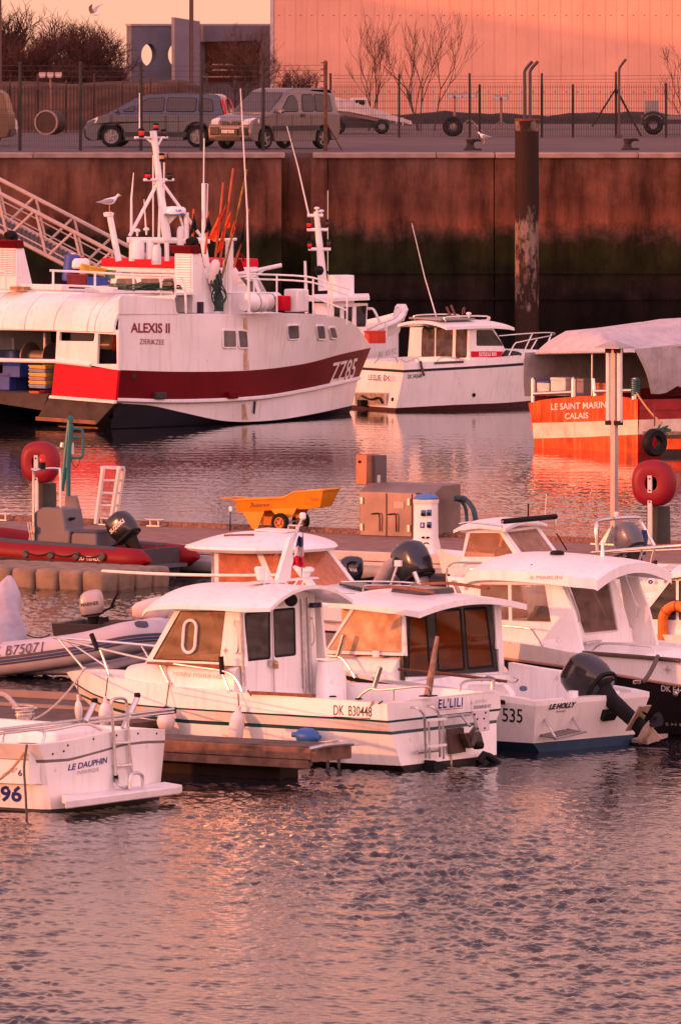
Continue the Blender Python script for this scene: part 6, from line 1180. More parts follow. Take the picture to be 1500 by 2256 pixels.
rope(crv([W(1003, 1100, 162.1), W(1016, 1104, 162.1), W(1026, 1124, 162), W(1028, 1160, 161.8)], 6), .035, M('hose_teal', (0,)*3), 'thinner dark hose falling beside the pump cabinet', 'suction_hose', 'hose')
# ---- power pedestal
d = 157.; p = PZp(938, 1221); o = empty('power_pedestal', 'white shore power pedestal with a blue dome cap and blue sockets', 'pedestal', p, -24); sc_ = p.y/F
h = 112*sc_; PWH = M('pedestal_white', (.78, .75, .73), .35, var=.05)
MB().rr([((0, 0, 0), (1, 0, 0), (0, 1, 0), .245, .2), ((0, 0, .03), (1, 0, 0), (0, 1, 0), .24, .19), ((0, 0, .3), (1, 0, 0), (0, 1, 0), .185, .155), ((0, 0, h), (1, 0, 0), (0, 1, 0), .18, .15)], e=7).build('column', PWH, o, ang=50)
MB().rr([((0, 0, h), (1, 0, 0), (0, 1, 0), .19, .16), ((0, 0, h+.05), (1, 0, 0), (0, 1, 0), .195, .165), ((0, 0, h+.07), (1, 0, 0), (0, 1, 0), .19, .16)], e=7).build('lamp_band', M('lamp_band_cream', (.75, .6, .5), .3), o)
MB().rr([((0, 0, h+.07), (1, 0, 0), (0, 1, 0), .20, .17), ((0, 0, h+.1), (1, 0, 0), (0, 1, 0), .2, .17), ((0, 0, h+.15), (1, 0, 0), (0, 1, 0), .15, .12), ((0, 0, h+.17), (1, 0, 0), (0, 1, 0), .06, .05)], e=3).build('cap', M('cap_blue', (.05, .16, .42), .35), o)
SB = M('socket_blue', (.04, .13, .34), .35)
for x, z in ((-.0, h-.16), (.11, h-.15), (.11, h-.36)): 
    k_ = MB().box((x+.02, -.158, z), (.085, .03, .11)).build('socket', SB, o, bevel=.01); MB().lathe([(.028, 0), (.034, .03), (.0, .035)], (x+.02, -.17, z-.02), (0, -1, 0), 14).build('socket_lid', BLACK, k_)
MB().box((.0, -.153, h-.37), (.085, .012, .1)).build('sign_plate', M('sign_blue', (.03, .07, .4), .4), o); MB().prism([(-.02, -.162, h-.39), (.02, -.162, h-.39), (.008, -.162, h-.335), (-.008, -.162, h-.335)], (0, -.004, 0)).build('sign_mark', INKW, o)
for x in (.0, .09): MB().lathe([(.0, 0), (.02, 0), (.02, .05), (.012, .06)], (x+.02, -.15, h*.34), (0, -1, 0), 10).build('water_tap', BLACK, o)
mb = MB(); mb.tube(crv([(.02, -.165, h*.2), (.07, -.17, h*.235), (.12, -.165, h*.22), (.16, -.15, h*.19)], 4), .012, 6); mb.box((.07, -.16, h*.205), (.12, .01, .025)); mb.build('emblem', INK, o)
for x in (-.3, -.18): MB().cyl((x, -.12, 0), (x, -.12, .14), .03).build('bollard_stub', GALV, o)
# ---- square lamp post
p = PZp(1352, 1199); d = p.y; o = empty('pontoon_lamp', 'tall square lamp post with a flat hood and two tube lamps', 'lamp post', p, -34.5); k = d/F; ht = (1199-765)*k
PG = M('lamp_post_grey', (.36, .32, .31), .5, .2, var=.12, streak=.2)
MB().box((0, 0, ht/2), (.105, .105, ht)).build('pole', PG, o, bevel=.008)
for s_ in (-1, 1):
    tb = MB().rr([((s_*.115, 0, ht-.02), (1, 0, 0), (0, 1, 0), .045, .045), ((s_*.115, 0, ht-1.32), (1, 0, 0), (0, 1, 0), .045, .045)], e=3, n=14).build('tube_lamp', M('tube_opal', (.66, .60, .57), .3), o); [MB().box((s_*.09, 0, ht-q), (.13, .11, .08)).build('bracket', BLACK, tb) for q in (.06, 1.33)]
r_ = .26; mb = MB(); mb.add([(-r_, -r_, ht), (r_, -r_, ht), (r_, r_, ht), (-r_, r_, ht), (0, 0, ht+.13), (-r_, -r_, ht-.015), (r_, -r_, ht-.015), (r_, r_, ht-.015), (-r_, r_, ht-.015)], [(0, 1, 4), (1, 2, 4), (2, 3, 4), (3, 0, 4), (8, 7, 6, 5), (5, 6, 1, 0), (6, 7, 2, 1), (7, 8, 3, 2), (8, 5, 0, 3)]); mb.build('hood', PG, o)
mb = MB(); [mb.prism([V3((0, 0, .02))+e_*.05, V3((0, 0, .02))+e_*.3, V3((0, 0, .34))+e_*.05], e_.cross(V3((0, 0, 1)))*.012) for e_ in (V3((1, 0, 0)), V3((-1, 0, 0)), V3((0, 1, 0)), V3((0, -1, 0)))]; mb.build('gusset', GALV, o); MB().box((0, 0, .012), (.6, .6, .024)).build('foot_plate', GALV, o)
# ---- outboard motors
def outboard(parent, p, yaw, tilt, s, cm, lm, text=None, tm=None, prop=True, name='outboard_motor', legl=.75, tsz=1., roll=0.):
    """p: top of the clamp; local x points aft; tilt lifts the leg"""
    T_ = Matrix.Translation(Vector(p)) @ Matrix.Rotation(R(yaw), 4, 'Z') @ Matrix.Rotation(R(roll), 4, 'X') @ Matrix.Rotation(-R(tilt), 4, 'Y') @ Matrix.Scale(s, 4)
    def put(mb): mb.v = [T_ @ v for v in mb.v]; return mb
    X, Y = (1, 0, 0), (0, 1, 0)
    cb2 = MB().rr([((.16, 0, .06), X, Y, .17, .12), ((.15, 0, .12), X, Y, .22, .165), ((.14, 0, .26), X, Y, .255, .185), ((.13, 0, .42), X, Y, .25, .18), ((.12, 0, .52), X, Y, .225, .16), ((.10, 0, .58), X, Y, .17, .12), ((.08, 0, .605), X, Y, .08, .06)], e=3.2, n=28); bv0 = None
    bv = BVHTree.FromPolygons([tuple(v) for v in cb2.v], cb2.f)
    o = None; tx = None
    if text:
        tx = MB(); [letter(tx, text, (.16-s_*.19*tsz, -s_*.3, .30), (.16+s_*.17*tsz, -s_*.3, .30), (.16-s_*.19*tsz, -s_*.3, .375), bvh=bv, off=.004, bold=.03) for s_ in (1, -1)]
    o = put(cb2).build(name, cm, parent, ang=60)
    if tx: put(tx).build('lettering', tm or INKW, o)
    put(MB().rr([((.15, 0, .09), X, Y, .235, .172), ((.15, 0, .125), X, Y, .238, .175)], e=3.2, n=28)).build('cowl_seam', BLACK, o)
    put(MB().rr([((.14, 0, .1), X, Y, .14, .1), ((.16, 0, -.1), X, Y, .09, .06), ((.18, 0, -legl+.12), X, Y, .085, .035), ((.18, 0, -legl), X, Y, .1, .03)], e=3)).build('leg', lm, o, ang=60)
    put(MB().box((.24, 0, -legl+.12), (.34, .2, .015))).build('cavitation_plate', lm, o)
    g = put(MB().rr([((.02, 0, -legl-.06), Y, (0, 0, 1), .012, .012), ((.08, 0, -legl-.06), Y, (0, 0, 1), .05, .055), ((.22, 0, -legl-.06), Y, (0, 0, 1), .055, .06), ((.32, 0, -legl-.06), Y, (0, 0, 1), .04, .042)], e=2.2).prism([(.1, -.008, -legl-.1), (.28, -.008, -legl-.1), (.27, -.008, -legl-.27), (.22, -.008, -legl-.26)], (0, .016, 0))).build('gearcase', lm, o, ang=60)
    if prop:
        mb = MB().cyl((.32, 0, -legl-.06), (.42, 0, -legl-.06), .035, .022)
        for k in range(3):
            a = k*2.094; d_ = V3((0, math.cos(a), math.sin(a))); e_ = V3((0, -math.sin(a), math.cos(a))); c = V3((.37, 0, -legl-.06)); rr_ = [[c+d_*r_+e_*w*q+V3((w*q*.7, 0, 0)) for q in (-1, 0, 1)] for r_, w in ((.03, .025), (.08, .06), (.125, .055), (.15, .02))]; mb.slab(rr_, (.006, 0, 0))
        put(mb).build('propeller', BLACK, o)
    mb = MB().box((.0, 0, -.08), (.1, .2, .22)); mb.box((-.1, .07, -.04), (.14, .03, .1)); mb.box((-.1, -.07, -.04), (.14, .03, .1)); mb.tube([(.02, 0, .1), (-.15, .03, .16), (-.35, .05, .22)], [.03, .025, .02], 8); put(mb).build('clamp_bracket', lm, o)
    return o
# ---- red inflatable with console
Rf = Fr(G(291, 1278), 145, .68); rbt = Rf.root('red_inflatable', 'red and grey rigid inflatable with console, wheel and black outboard, moored at the pontoon', 'inflatable boat')
HYR = M('hypalon_red', (.17, .003, .008), .5, var=.1, scale=4, spec=.2); HYG = M('hypalon_grey', (.05, .047, .053), .6, var=.15, scale=4); GCON = M('console_grey', (.10, .098, .115), .45, var=.1, scale=3)  # hypalon red darkened to carry the shade over the inflatable
for s_ in (1, -1):
    P = [(-.42, s_*.72, .34), (-.2, s_*.72, .36), (1.5, s_*.73, .38), (2.8, s_*.72, .42), (3.6, s_*.5, .52), (4.1, 0, .62)]; rs = [.04, .19, .225, .225, .22, .2]
    C = crv(P, 6); rr_ = [float(np.interp(c.x, [p_[0] for p_ in P], rs)) for c in C]; tb = MB().tube(C, rr_, 22).build('side_tube', HYR, rbt, ang=60)
    rows = []
    for c, r_ in zip(C, rr_):
        if .15 < c.x < 2.9: rows.append([c+V3((0, math.sin(a)*s_, math.cos(a)))*(r_+.004) for a in [R(q) for q in (-38, -20, 0, 20, 38)]])
    MB().slab(rows, (0, 0, -.004)).build('tread_strip', HYG, tb, ang=60)
    rows = [[c+V3((0, math.sin(R(q))*s_, math.cos(R(q))))*(r_+.006) for q in (108, 118, 128)] for c, r_ in zip(C, rr_) if c.x > -.1]; MB().slab(rows, (0, 0, -.004)).build('rub_strake', HYG, tb)
    for x in (.45, 1.0, 1.55, 2.1): MB().lathe([(0, 0), (.075, 0), (.07, .018), (.03, .03), (0, .03)], (x, s_*.955 if s_ > 0 else -.5, .40), (0, 1, .15), 16).build('grab_patch', HYG, tb)
    MB().tube(sum([sag((x, s_*.97, .44), (x+.55, s_*.97, .44), .06, 6)[:-1] for x in (.45, 1.0, 1.55)], [])+[V3((2.1, s_*.97, .44))], .014, 6).build('grab_line', BLACK, tb)
MB().tube([(-.1, 1.0-.04, .36), (.0, .955, .36)], .001).build('valve', BLACK, rbt)
tb0 = [c for c in rbt.children if c.name.startswith('side_tube')][0]; bvt = BVHTree.FromPolygons([v.co[:] for v in tb0.data.vertices], [p_.vertices[:] for p_ in tb0.data.polygons])
mb = letter(MB(), '3D TENDER', (.95, .95, .33), (.42, .95, .33), (.95, .95, .40), bvh=bvt, off=.008, bold=.03); mb.build('lettering', INKW, tb0)
MB().box((1.6, 0, .22), (3.8, 1.1, .06)).build('floor', GCON, rbt); MB().box((-.12, 0, .3), (.06, 1.05, .46)).build('transom', HYG, rbt); MB().rr([((-.1, 0, 0), (0, 1, 0), (0, 0, 1), .5, .14), ((3.4, 0, .12), (0, 1, 0), (0, 0, 1), .3, .12)], e=3).build('keel_hull', GCON, rbt)
RV = lambda x, y, v=.25: Rf.V(x, y, v)
q = [RV(x, y) for x, y in ((72, 1205), (76, 1128), (92, 1118), (140, 1122), (146, 1168), (155, 1170), (154, 1212))]
MB().prism(q, (0, -.55, 0)).build('console', GCON, rbt, bevel=.03); q = [RV(x, y) for x, y in ((155, 1216), (157, 1178), (165, 1172), (213, 1174), (215, 1222))]; MB().prism(q, (0, -.5, 0)).build('seat_box', GCON, rbt, bevel=.03); q = [RV(x, y) for x, y in ((156, 1173), (160, 1168), (208, 1169), (214, 1175))]; MB().prism(q, (0, -.5, 0)).build('seat_cushion', HYG, rbt, bevel=.015)
c = RV(124, 1137, .05); mb = MB(); ax = V3((-.75, .35, .55)).normalized(); a_ = ax.orthogonal().normalized(); b_ = ax.cross(a_); mb.tube([c+(a_*math.cos(t)+b_*math.sin(t))*.175 for t in np.linspace(0, 2*math.pi, 28)[:-1]], .018, 8, closed=True); [mb.tube([c+ax*-.04, c+(a_*math.cos(t)+b_*math.sin(t))*.17], .011, 6) for t in (.5, 2.6, 4.7)]; mb.cyl(c-ax*.1, c+ax*.01, .035); mb.build('steering_wheel', BLACK, rbt); MB().tube([RV(146, 1146, .1), RV(158, 1143, .1), RV(166, 1142, .1)], [.04, .03, .02], 8).build('throttle', BLACK, rbt)
rail(rbt, [[RV(75, 1190, .28), RV(75, 1050, .28), RV(80, 1037, .28), RV(100, 1033, .1), RV(128, 1033, -.1), RV(133, 1042, -.1), RV(134, 1125, -.1)]], .024, STEEL, 'radar_arch'); MB().tube([RV(69, 1034, .25), RV(108, 1032, .05)], .016, 6).build('arch_shelf', STEEL, rbt)
l_ = MB().lathe([(.06, 0), (.06, .1), (.05, .11)], RV(94, 1032, .15), n=14).build('beacon', BLACK, rbt); MB().lathe([(.05, .1), (.052, .2), (.03, .24), (0, .24)], RV(94, 1032, .15), n=14).build('beacon_lens', LR, l_)
mb = MB(); [mb.tube(crv([RV(62+k*5, 1150, .3), RV(66+k*5, 1175, .33), RV(70+k*3, 1160, .33), RV(64+k*4, 1198, .3)], 4), .012, 5) for k in range(3)]; mb.build('coiled_line', ROPEM, rbt)
for x, y in ((62, 1205), (130, 1212)): MB().rr([(RV(x, y+20, .75), (1, 0, 0), (0, 1, 0), .05, .05), (RV(x, y, .75), (1, 0, 0), (0, 1, 0), .1, .07), (RV(x, y-6, .75), (1, 0, 0), (0, 1, 0), .06, .05)], e=2.5).build('tube_strap', BLACK, rbt)
p = RV(300, 1215, 0.0); outboard(rbt, (p.x+.2, 0.0, p.z+.08), 180, 38, 1.0, BLACKG, BLACK, 'SUZUKI', INKW)
# ---- modular float dock
FB_ = M('float_cube_beige', (.20, .145, .10), .65, var=.25, scale=4, bump=.2, streak=.3, dirt=(.12, .09, .06))  # beige darkened to carry the shade over the float dock
Ff = Fr(G(228, 1303), 145, 0); Ff.o.z = 0; fd = Ff.root('modular_float_dock', 'low dock of beige plastic float cubes in front of the red inflatable', 'float dock')
for i in range(7):
    for j in range(4):
        mb = MB(); x, y = .25+i*.5, -.25-j*.5; mb.rr([((x, y, -.1), (1, 0, 0), (0, 1, 0), .21, .21), ((x, y, .02), (1, 0, 0), (0, 1, 0), .235, .235), ((x, y, .26), (1, 0, 0), (0, 1, 0), .245, .245), ((x, y, .32), (1, 0, 0), (0, 1, 0), .225, .225), ((x, y, .335), (1, 0, 0), (0, 1, 0), .19, .19)], e=5, n=24); mb.build('float_cube', FB_, fd, ang=50)
        if j < 3: MB().lathe([(0, 0), (.06, 0), (.06, .015), (0, .02)], (x+.25, y-.25, .30), n=12).build('lock_pin', FB_, fd)
# ---- second walkway and finger
GTB = M('grey_timber', (0,)*3); WK = M('walkway_boards', (.10, .072, .06), .85, var=.35, scale=5, bump=.3)
fz = .46
Nf = Fr(G(690, 1646, fz), 145); Nf.o.z = 0
fg = Nf.root('finger_pontoon', 'narrow weathered finger pontoon alongside the EL LILI boat', 'pontoon')
Lf_ = 5.4; MB().box((Lf_/2, -.36, fz-.03), (Lf_, .72, .06)).build('deck', WK, fg)
FT = M('weathered_timber', (.17, .095, .065), .85, var=.5, scale=5, bump=.5, streak=.3, dirt=(.06, .04, .03))
MB().box((Lf_/2, .02, fz-.09), (Lf_, .06, .15)).build('side_plank', FT, fg, bevel=.01); MB().box((Lf_/2, .01, fz-.225), (Lf_-.1, .06, .11)).build('side_plank', FT, fg, bevel=.01); MB().box((-.03, -.36, fz-.1), (.07, .8, .18)).build('end_plank', FT, fg, bevel=.01)
MB().box((2.0, -.46, .03), (2.6, .4, .46)).build('float', M('float_rust', (.014, .007, .005), .8, var=.6, scale=3), fg); mb = MB(); mb.tube([(0, .08, fz-.02), (-.12, -.1, fz+.02), (-.16, -.5, fz+.02), (-.1, -.72, fz)], .03, 8); mb.build('end_rail', GALV, fg)
Wf = Fr(G(0, 1598, fz), 145); Wf.o.z = 0; wk = Wf.root('walkway_pontoon', 'grey boarded walkway pontoon at the left behind LE DAUPHIN', 'pontoon')
MB().box((3.3, -2.1, fz-.04), (9, 4.2, .08)).build('deck', WK, wk); mb = MB(); mb.box((3.3, -4.2, fz+.02), (9, .1, .14)); mb.build('kerb', M('kerb_pale', (.22, .17, .15), .6), wk); MB().box((3.3, -2.8, fz+.02), (9, .05, .05)).build('seam_strip', M('kerb_pale', (0,)*3), wk); MB().box((3.3, -2.1, .12), (8.6, 3.8, .5)).build('float', DARKB, wk)
# ================================================================== NEAR BOATS
def P0(u, b, z): return Vector((u, b, z))
def small_hull(fr, root, levels, smats, mats, **k): return hull(fr, root, 1, levels, smats, mats, **k)
def below(L, z, f=.95, du=.0): return [Vector((p.x-(du*i/(len(L)-1)), p.y*f, z)) for i, p in enumerate(L)]
def stadium(c, X, Y, w, h, n=10):
    r = w/2; out = []
    for i in range(n+1): a = math.pi*i/n; out.append(c+X*math.cos(a)*r+Y*(h/2-r+math.sin(a)*r))
    for i in range(n+1): a = math.pi+math.pi*i/n; out.append(c+X*math.cos(a)*r+Y*(-(h/2-r)+math.sin(a)*r))
    return out
FENW = M('fender_white', (.68, .62, .60), .5, var=.12, scale=6, streak=.2)
def fender(p, ln, r, m, label, axis=(0, 0, 1), cap=None, top=None):
    o = empty('boat_fender', label, 'fender', p); ax = Vector(axis).normalized()
    MB().lathe([(0, -ln/2-.02), (r*.3, -ln/2-.02), (r*.35, -ln/2+.02), (r*.75, -ln/2+.05), (r, -ln/2+.13), (r, ln/2-.13), (r*.75, ln/2-.05), (r*.35, ln/2-.02), (r*.3, ln/2+.02), (0, ln/2+.02)], (0, 0, 0), ax, 20).build('body', m, o, ang=60)
    MB().lathe([(r*.32, ln/2-.01), (r*.34, ln/2+.05), (0, ln/2+.06)], (0, 0, 0), ax, 12).build('eye', cap or m, o)
    if top is not None: MB().tube([ax*(ln/2+.03), Vector(top)-Vector(p)], .009, 5).build('lanyard', ROPED, o)
    return o
TAN = M('ink_tan', (.52, .36, .22), .5, var=.1)
# ---------------------------------------------------------------- EL'LILI
A = Fr(G(885, 1699), 145, 1.08)
el_ = A.root('pilothouse_boat', 'white pilothouse fishing boat with oval ring in its side window, EL LILI on the stern', 'boat')
AL = lambda pts: Lv(A, 1, pts)
sheer = AL([(852, 1551, 1.30), (760, 1543, 1.30), (690, 1538, 1.28), (530, 1526, 1.2), (382, 1512, .98), (243, 1491, .55), (178, 1478, .22), (147, 1481, 0)])
rub = AL([(854, 1588, 1.30), (760, 1581, 1.31), (520, 1567, 1.2), (298, 1551, .82), (215, 1531, .42), (160, 1500, 0)]); rub2 = AL([(854, 1593, 1.29), (760, 1586, 1.30), (520, 1571, 1.19), (298, 1555, .8), (216, 1535, .40), (163, 1506, 0)])
st1 = AL([(860, 1612, 1.22), (620, 1597, 1.2), (386, 1583, .92), (260, 1562, .5), (176, 1528, 0)]); st2 = AL([(862, 1619, 1.21), (620, 1605, 1.19), (386, 1591, .90), (262, 1569, .48), (180, 1534, 0)])
bt = [P0(0, 1.10, .07), P0(1.5, 1.13, .07), P0(3, .98, .07), P0(4.3, .6, .08), P0(5.25, 0, .1)]
hm = [DARKB, WHITE, TEAL, WHITE, TEAL, WHITE]
_, abvh, AR = small_hull(A, el_, [below(bt, -.3, .6, .5), bt, st2, st1, rub2, rub, sheer], [0, 1, 2, 1, 2, 1], [DARKB, WHITE, TEAL], wide=.13, floor=.35, ucock=(.2, 2.55), fore=-.07, deckmat=1, N=36)
AV = lambda x, y, v: A.V(x, y, v)
AH = lambda x, y: A.hit(x, y, abvh)[0]
hw = .92; ua = AV(532, 1500, hw).x
tz = AV(330, 1452, hw).z
MB().rr([((ua+.07, 0, (tz+.55)/2), (0, 1, 0), (0, 0, 1), .99, (tz-.55)/2), ((ua+1.1, 0, (tz+.55)/2), (0, 1, 0), (0, 0, 1), .92, (tz-.55)/2), ((ua+1.75, 0, (tz+.5)/2), (0, 1, 0), (0, 0, 1), .72, (tz-.62)/2), ((ua+2.2, 0, (tz+.48)/2), (0, 1, 0), (0, 0, 1), .5, (tz-.74)/2), ((ua+2.42, 0, (tz+.42)/2), (0, 1, 0), (0, 0, 1), .26, (tz-.9)/2)], e=5, n=32).build('cabin_trunk', WHITE, el_, ang=60)
cabin(A, el_, 1, hw, ua, [(320, 1460), (391, 1336), (531, 1336), (543, 1468)], [[(336, 1453), (397, 1346), (497, 1346), (484, 1459)]], [(531, 1340), (560, 1326), (600, 1307), (650, 1299), (692, 1308), (700, 1500), (706, 1545), (543, 1555)], [[(540, 1352), (594, 1346), (595, 1450), (545, 1455)], [(603, 1344), (649, 1340), (651, 1442), (606, 1447)]], glass('lili_glass', (.90, .82, .68), 1., .22, (.66, .45, .27)), BLACK, gm_aft=glass('lili_door_glass', (.62, .55, .48), 1., .12))
cx = AV(420, 1402, hw); MB().tube(stadium(cx+V3((0, .02, 0)), V3((1, 0, 0)), V3((-.09, 0, 1)).normalized(), .2, .43), .022, 8, closed=True).build('window_ring', WHITE, el_)
e1, e2 = AV(500, 1345, 1.05).z, AV(385, 1342, 1.0).z
roof(A, el_, [(ua+1.58, e2-.09), (ua+1.45, e2+.0), (ua+1.1, e2+.05), (ua+.4, e1+.05), (ua-.1, e1+.04), (ua-.48, e1+.05)], 1.08, .25, .05, edge=.10, tip=.12)
AU = lambda x, y, u=ua-.03: A.U(x, y, u)
[rail(el_, [q_], .022, GALV, 'door_track') for q_ in ([AU(531, 1342), AU(539, 1512)], [AU(666, 1318), AU(672, 1535)], [AU(679, 1316), AU(686, 1535)])]; MB().tube([AU(599, 1336), AU(605, 1545)], .008, 5).build('door_joint', INKG, el_)
rail(el_, [[AV(520, 1368, hw+.03), AV(516, 1374, hw+.06), AV(524, 1390, hw+.06), AV(525, 1432, hw+.06), AV(520, 1440, hw+.03)]], .012, STEEL, 'grab_rail'); rail(el_, [[AU(684, 1362, ua-.1), AU(690, 1368, ua-.14), AU(692, 1410, ua-.14), AU(686, 1422, ua-.1)]], .012, STEEL, 'grab_rail')
k_ = MB().box(AU(600, 1461), (.03, .13, .085)).build('lock_plate', GALV, el_); mb = MB().box(AU(608, 1468, ua-.06), (.04, .06, .06)); mb.tube(crv([AU(605, 1464, ua-.06), AU(605, 1458, ua-.06), AU(611, 1458, ua-.06), AU(611, 1464, ua-.06)], 4), .008, 6); mb.build('padlock', M('padlock_brass', (.45, .28, .1), .3, .8), k_)
MB().lathe([(0, 0), (.06, 0), (.085, .04), (.085, .1), (.07, .12), (0, .12)], AU(638, 1318, ua-.1), (-.6, .5, -.2), 18).build('deck_speaker', BLACK, el_); MB().rr([(AU(694, 1338, ua-.1), (1, 0, 0), (0, 1, 0), .06, .1), (AU(694, 1328, ua-.1), (1, 0, 0), (0, 1, 0), .05, .09)], e=4).build('stern_light', NAVY, el_)
MB().prism([AV(325, 1457, hw+.03), AV(486, 1464, hw+.03), AV(502, 1469, hw+.03), AV(502, 1474, hw+.03), AV(325, 1463, hw+.03)], (0, .012, 0)).build('wood_trim', WOOD, el_)
gu = AV(620, 1533, 1.24); MB().box((gu.x, 1.22, gu.z+.02), (1.0, .1, .035)).build('door_sill', WOOD, el_)
MB().rr([((ua-.28, -.72, .35), (1, 0, 0), (0, 1, 0), .12, .28), ((ua-.28, -.72, 1.0), (1, 0, 0), (0, 1, 0), .1, .26), ((ua-.26, -.72, 1.22), (1, 0, 0), (0, 1, 0), .07, .22)], e=4).build('seat_back', WHITE, el_, ang=60); MB().box((ua-.7, -.3, .52), (.7, 1.3, .34)).build('engine_box', WHITE, el_, bevel=.04)
MB().box((ua+.55, .25, 1.05), (.3, .9, .5)).build('dashboard', M('dash_brown', (.12, .07, .05), .6), el_); mb = MB(); mb.box((ua+.3, .4, .95), (.4, .4, .12)); mb.box((ua+.14, .4, 1.22), (.1, .4, .45)); mb.build('helm_seat', M('seat_dark', (.03, .03, .035), .6), el_, bevel=.03)
mb = MB(); c = V3((ua+.38, .4, 1.3)); mb.tube([c+V3((.05*math.cos(t), math.sin(t)*.17, math.cos(t)*.17)) for t in np.linspace(0, 6.283, 25)[:-1]], .014, 6, closed=True); mb.cyl(c, c+V3((.15, 0, -.08)), .02); mb.build('steering_wheel', BLACK, el_)
# bow rail, both sides
path = [(119, 1404, 0.), (205, 1425, .40), (321, 1452, .82), (420, 1468, 1.0), (485, 1477, 1.1), (512, 1487, 1.15), (527, 1507, 1.17), (534, 1524, 1.18)]
pr = [AV(*p) for p in path]; pf = [V3((p.x, -p.y, p.z)) for p in pr]
rail(el_, [pr], .018, STEEL, 'bow_rail'); rail(el_, [pf], .018, STEEL, 'bow_rail')
for s_ in (1, -1):
    g = lambda q: V3((q.x, q.y*s_, q.z))
    for a, b in ((AV(130, 1408, .06), AV(186, 1474, .25)), (AV(222, 1432, .46), AV(243, 1490, .52)), (AV(350, 1458, .87), AV(374, 1508, .93)), (AV(487, 1477, 1.1), AV(508, 1525, 1.15))): MB().tube([g(a), g(b)], .014, 7).build('rail_stanchion', STEEL, el_); MB().lathe([(.035, 0), (.035, .015), (.02, .03)], g(b), n=12).build('stanchion_foot', STEEL, el_)
for a, b in ((AV(202, 1397, .44), AV(216, 1432, .46)), (AV(487, 1446, 1.1), AV(490, 1486, 1.1)), (AV(838, 1470, 1.2), AV(823, 1518, 1.2))): MB().tube([a, b], .034, 12).build('rod_holder', STEEL if a.x < 2 else BLACK, el_)
rail(el_, [[AV(787, 1541, 1.24), AV(800, 1527, 1.24), AV(818, 1517, 1.24), AV(835, 1520, 1.24), AV(900, 1514, 1.2), AV(936, 1512, 1.15), AV(946, 1520, 1.1), AV(946, 1532, 1.05)], [AV(866, 1519, 1.22), AV(866, 1543, 1.22)]], .017, GALV, 'stern_rail')
AT = lambda x, y, u=-.01: A.U(x, y, u)
rail(el_, [[AT(1012, 1524, .06), AT(1015, 1508, .06), AT(1033, 1499, .08), AT(1083, 1499, .08), AT(1084, 1518, .08)]], .017, GALV, 'stern_rail'); MB().tube([AT(1085, 1497, .05), AT(1084, 1519, .05)], .03, 10).build('rod_holder', GALV, el_)
MB().tube([AT(942, 1532, .06), AT(952, 1470, .06), AT(963, 1402, .06)], [.05, .042, .025], 10).build('flagstaff', M('staff_wood', (.24, .14, .09), .6, var=.4, scale=10), el_); MB().box(AT(943, 1533, .06), (.16, .2, .015)).build('staff_foot', BLACK, el_)
for x, y in ((733, 1536), (790, 1541)): MB().lathe([(.05, 0), (.05, .012), (.03, .02), (0, .02)], AV(x, y, 1.24)+V3((0, 0, .0)), n=16).build('filler_cap', BLACK, el_)
mb = letter(MB(), 'DK  B30448', AH(735, 1575), AH(819, 1579), AH(735, 1553), bvh=abvh, off=.004, bold=.005); mb.build('registration', INK, el_); MB().tube([AH(735, 1579)+V3((0, .004, 0)), AH(816, 1583)+V3((0, .004, 0))], .006, 4).build('underline', INKR, el_)
mb = letter(MB(), "EL'LILI", AT(964, 1561), AT(1019, 1556), AT(964, 1540), off=.004, bold=.03, shear=.08, space=1.15); mb.build('boat_name', INKB, el_)
MB().prism([AT(964, 1564.2), AT(1019, 1559.2), AT(1019, 1560.4), AT(964, 1565.4)], (-.004, 0, 0)).build('name_underline', INKR, el_)
mb = letter(MB(), 'JEANNEAU', AT(1045, 1550), AT(1072, 1547), AT(1045, 1542), off=.004, shear=.1); mb.build('maker_name', INKG, el_); mb = letter(MB(), 'DOUARNENES', AT(1043, 1562), AT(1080, 1558), AT(1043, 1555), off=.004, bold=.02); mb.build('home_port', INK, el_)
def star(c, X, Y, r, m, root, n=8):
    mb = MB(); nn2 = X.cross(Y).normalized()
    for k in range(n): a = 2*math.pi*k/n; d_ = X*math.cos(a)+Y*math.sin(a); e_ = X*-math.sin(a)+Y*math.cos(a); q = r if k % 2 == 0 else r*.6; mb.prism([c+d_*q*.15+e_*q*.13, c+d_*q, c+d_*q*.15-e_*q*.13], nn2*.003)
    return mb.build('compass_star', m, root)
star(AT(1038, 1549), V3((0, -1, 0)), V3((0, 0, 1)), .045, INKG, el_); star(AV(497, 1433, hw+.006), V3((-1, 0, 0)), V3((0, 0, 1)), .05, INKG, el_)
mb = letter(MB(), 'MERRY FISHER 605', AV(382, 1488, .98), AV(490, 1496, 1.0), AV(382, 1479, .98), off=.004); mb.build('model_name', TAN, el_)
# transom gear
TO = -.05
mb = MB(); [mb.tube(crv([AT(*q) for q in L], 4), .018, 7) for L in ([(906, 1559, 0), (918, 1560, -.1), (931, 1572, -.14), (935, 1590, -.12), (938, 1670, -.08)], [(940, 1556, 0), (952, 1557, -.1), (964, 1568, -.14), (967, 1586, -.12), (969, 1668, -.08)])]; [mb.tube([AT(x, 1588, -.16), AT(x+2, 1672, -.12)], .016, 6) for x in (944, 975)]; mb.build('boarding_ladder', STEEL, el_)
for y in (1586, 1643): MB().prism([AT(941, y-2, -.18), AT(977, y-5, -.18), AT(977, y, -.18), AT(941, y+3, -.18)], (-.05, 0, 0)).build('ladder_step', WHITE, el_.children[-1] if el_.children[-1].name.startswith('boarding') else [c for c in el_.children if c.name.startswith('boarding_ladder')][-1])
MB().tube([AT(918, 1657, -.06), AT(966, 1652, -.06)], .025, 8).build('ladder_bar', GALV, el_)
RUSTP = M('rust_plate', (.085, .05, .038), .6, var=.4, scale=6)
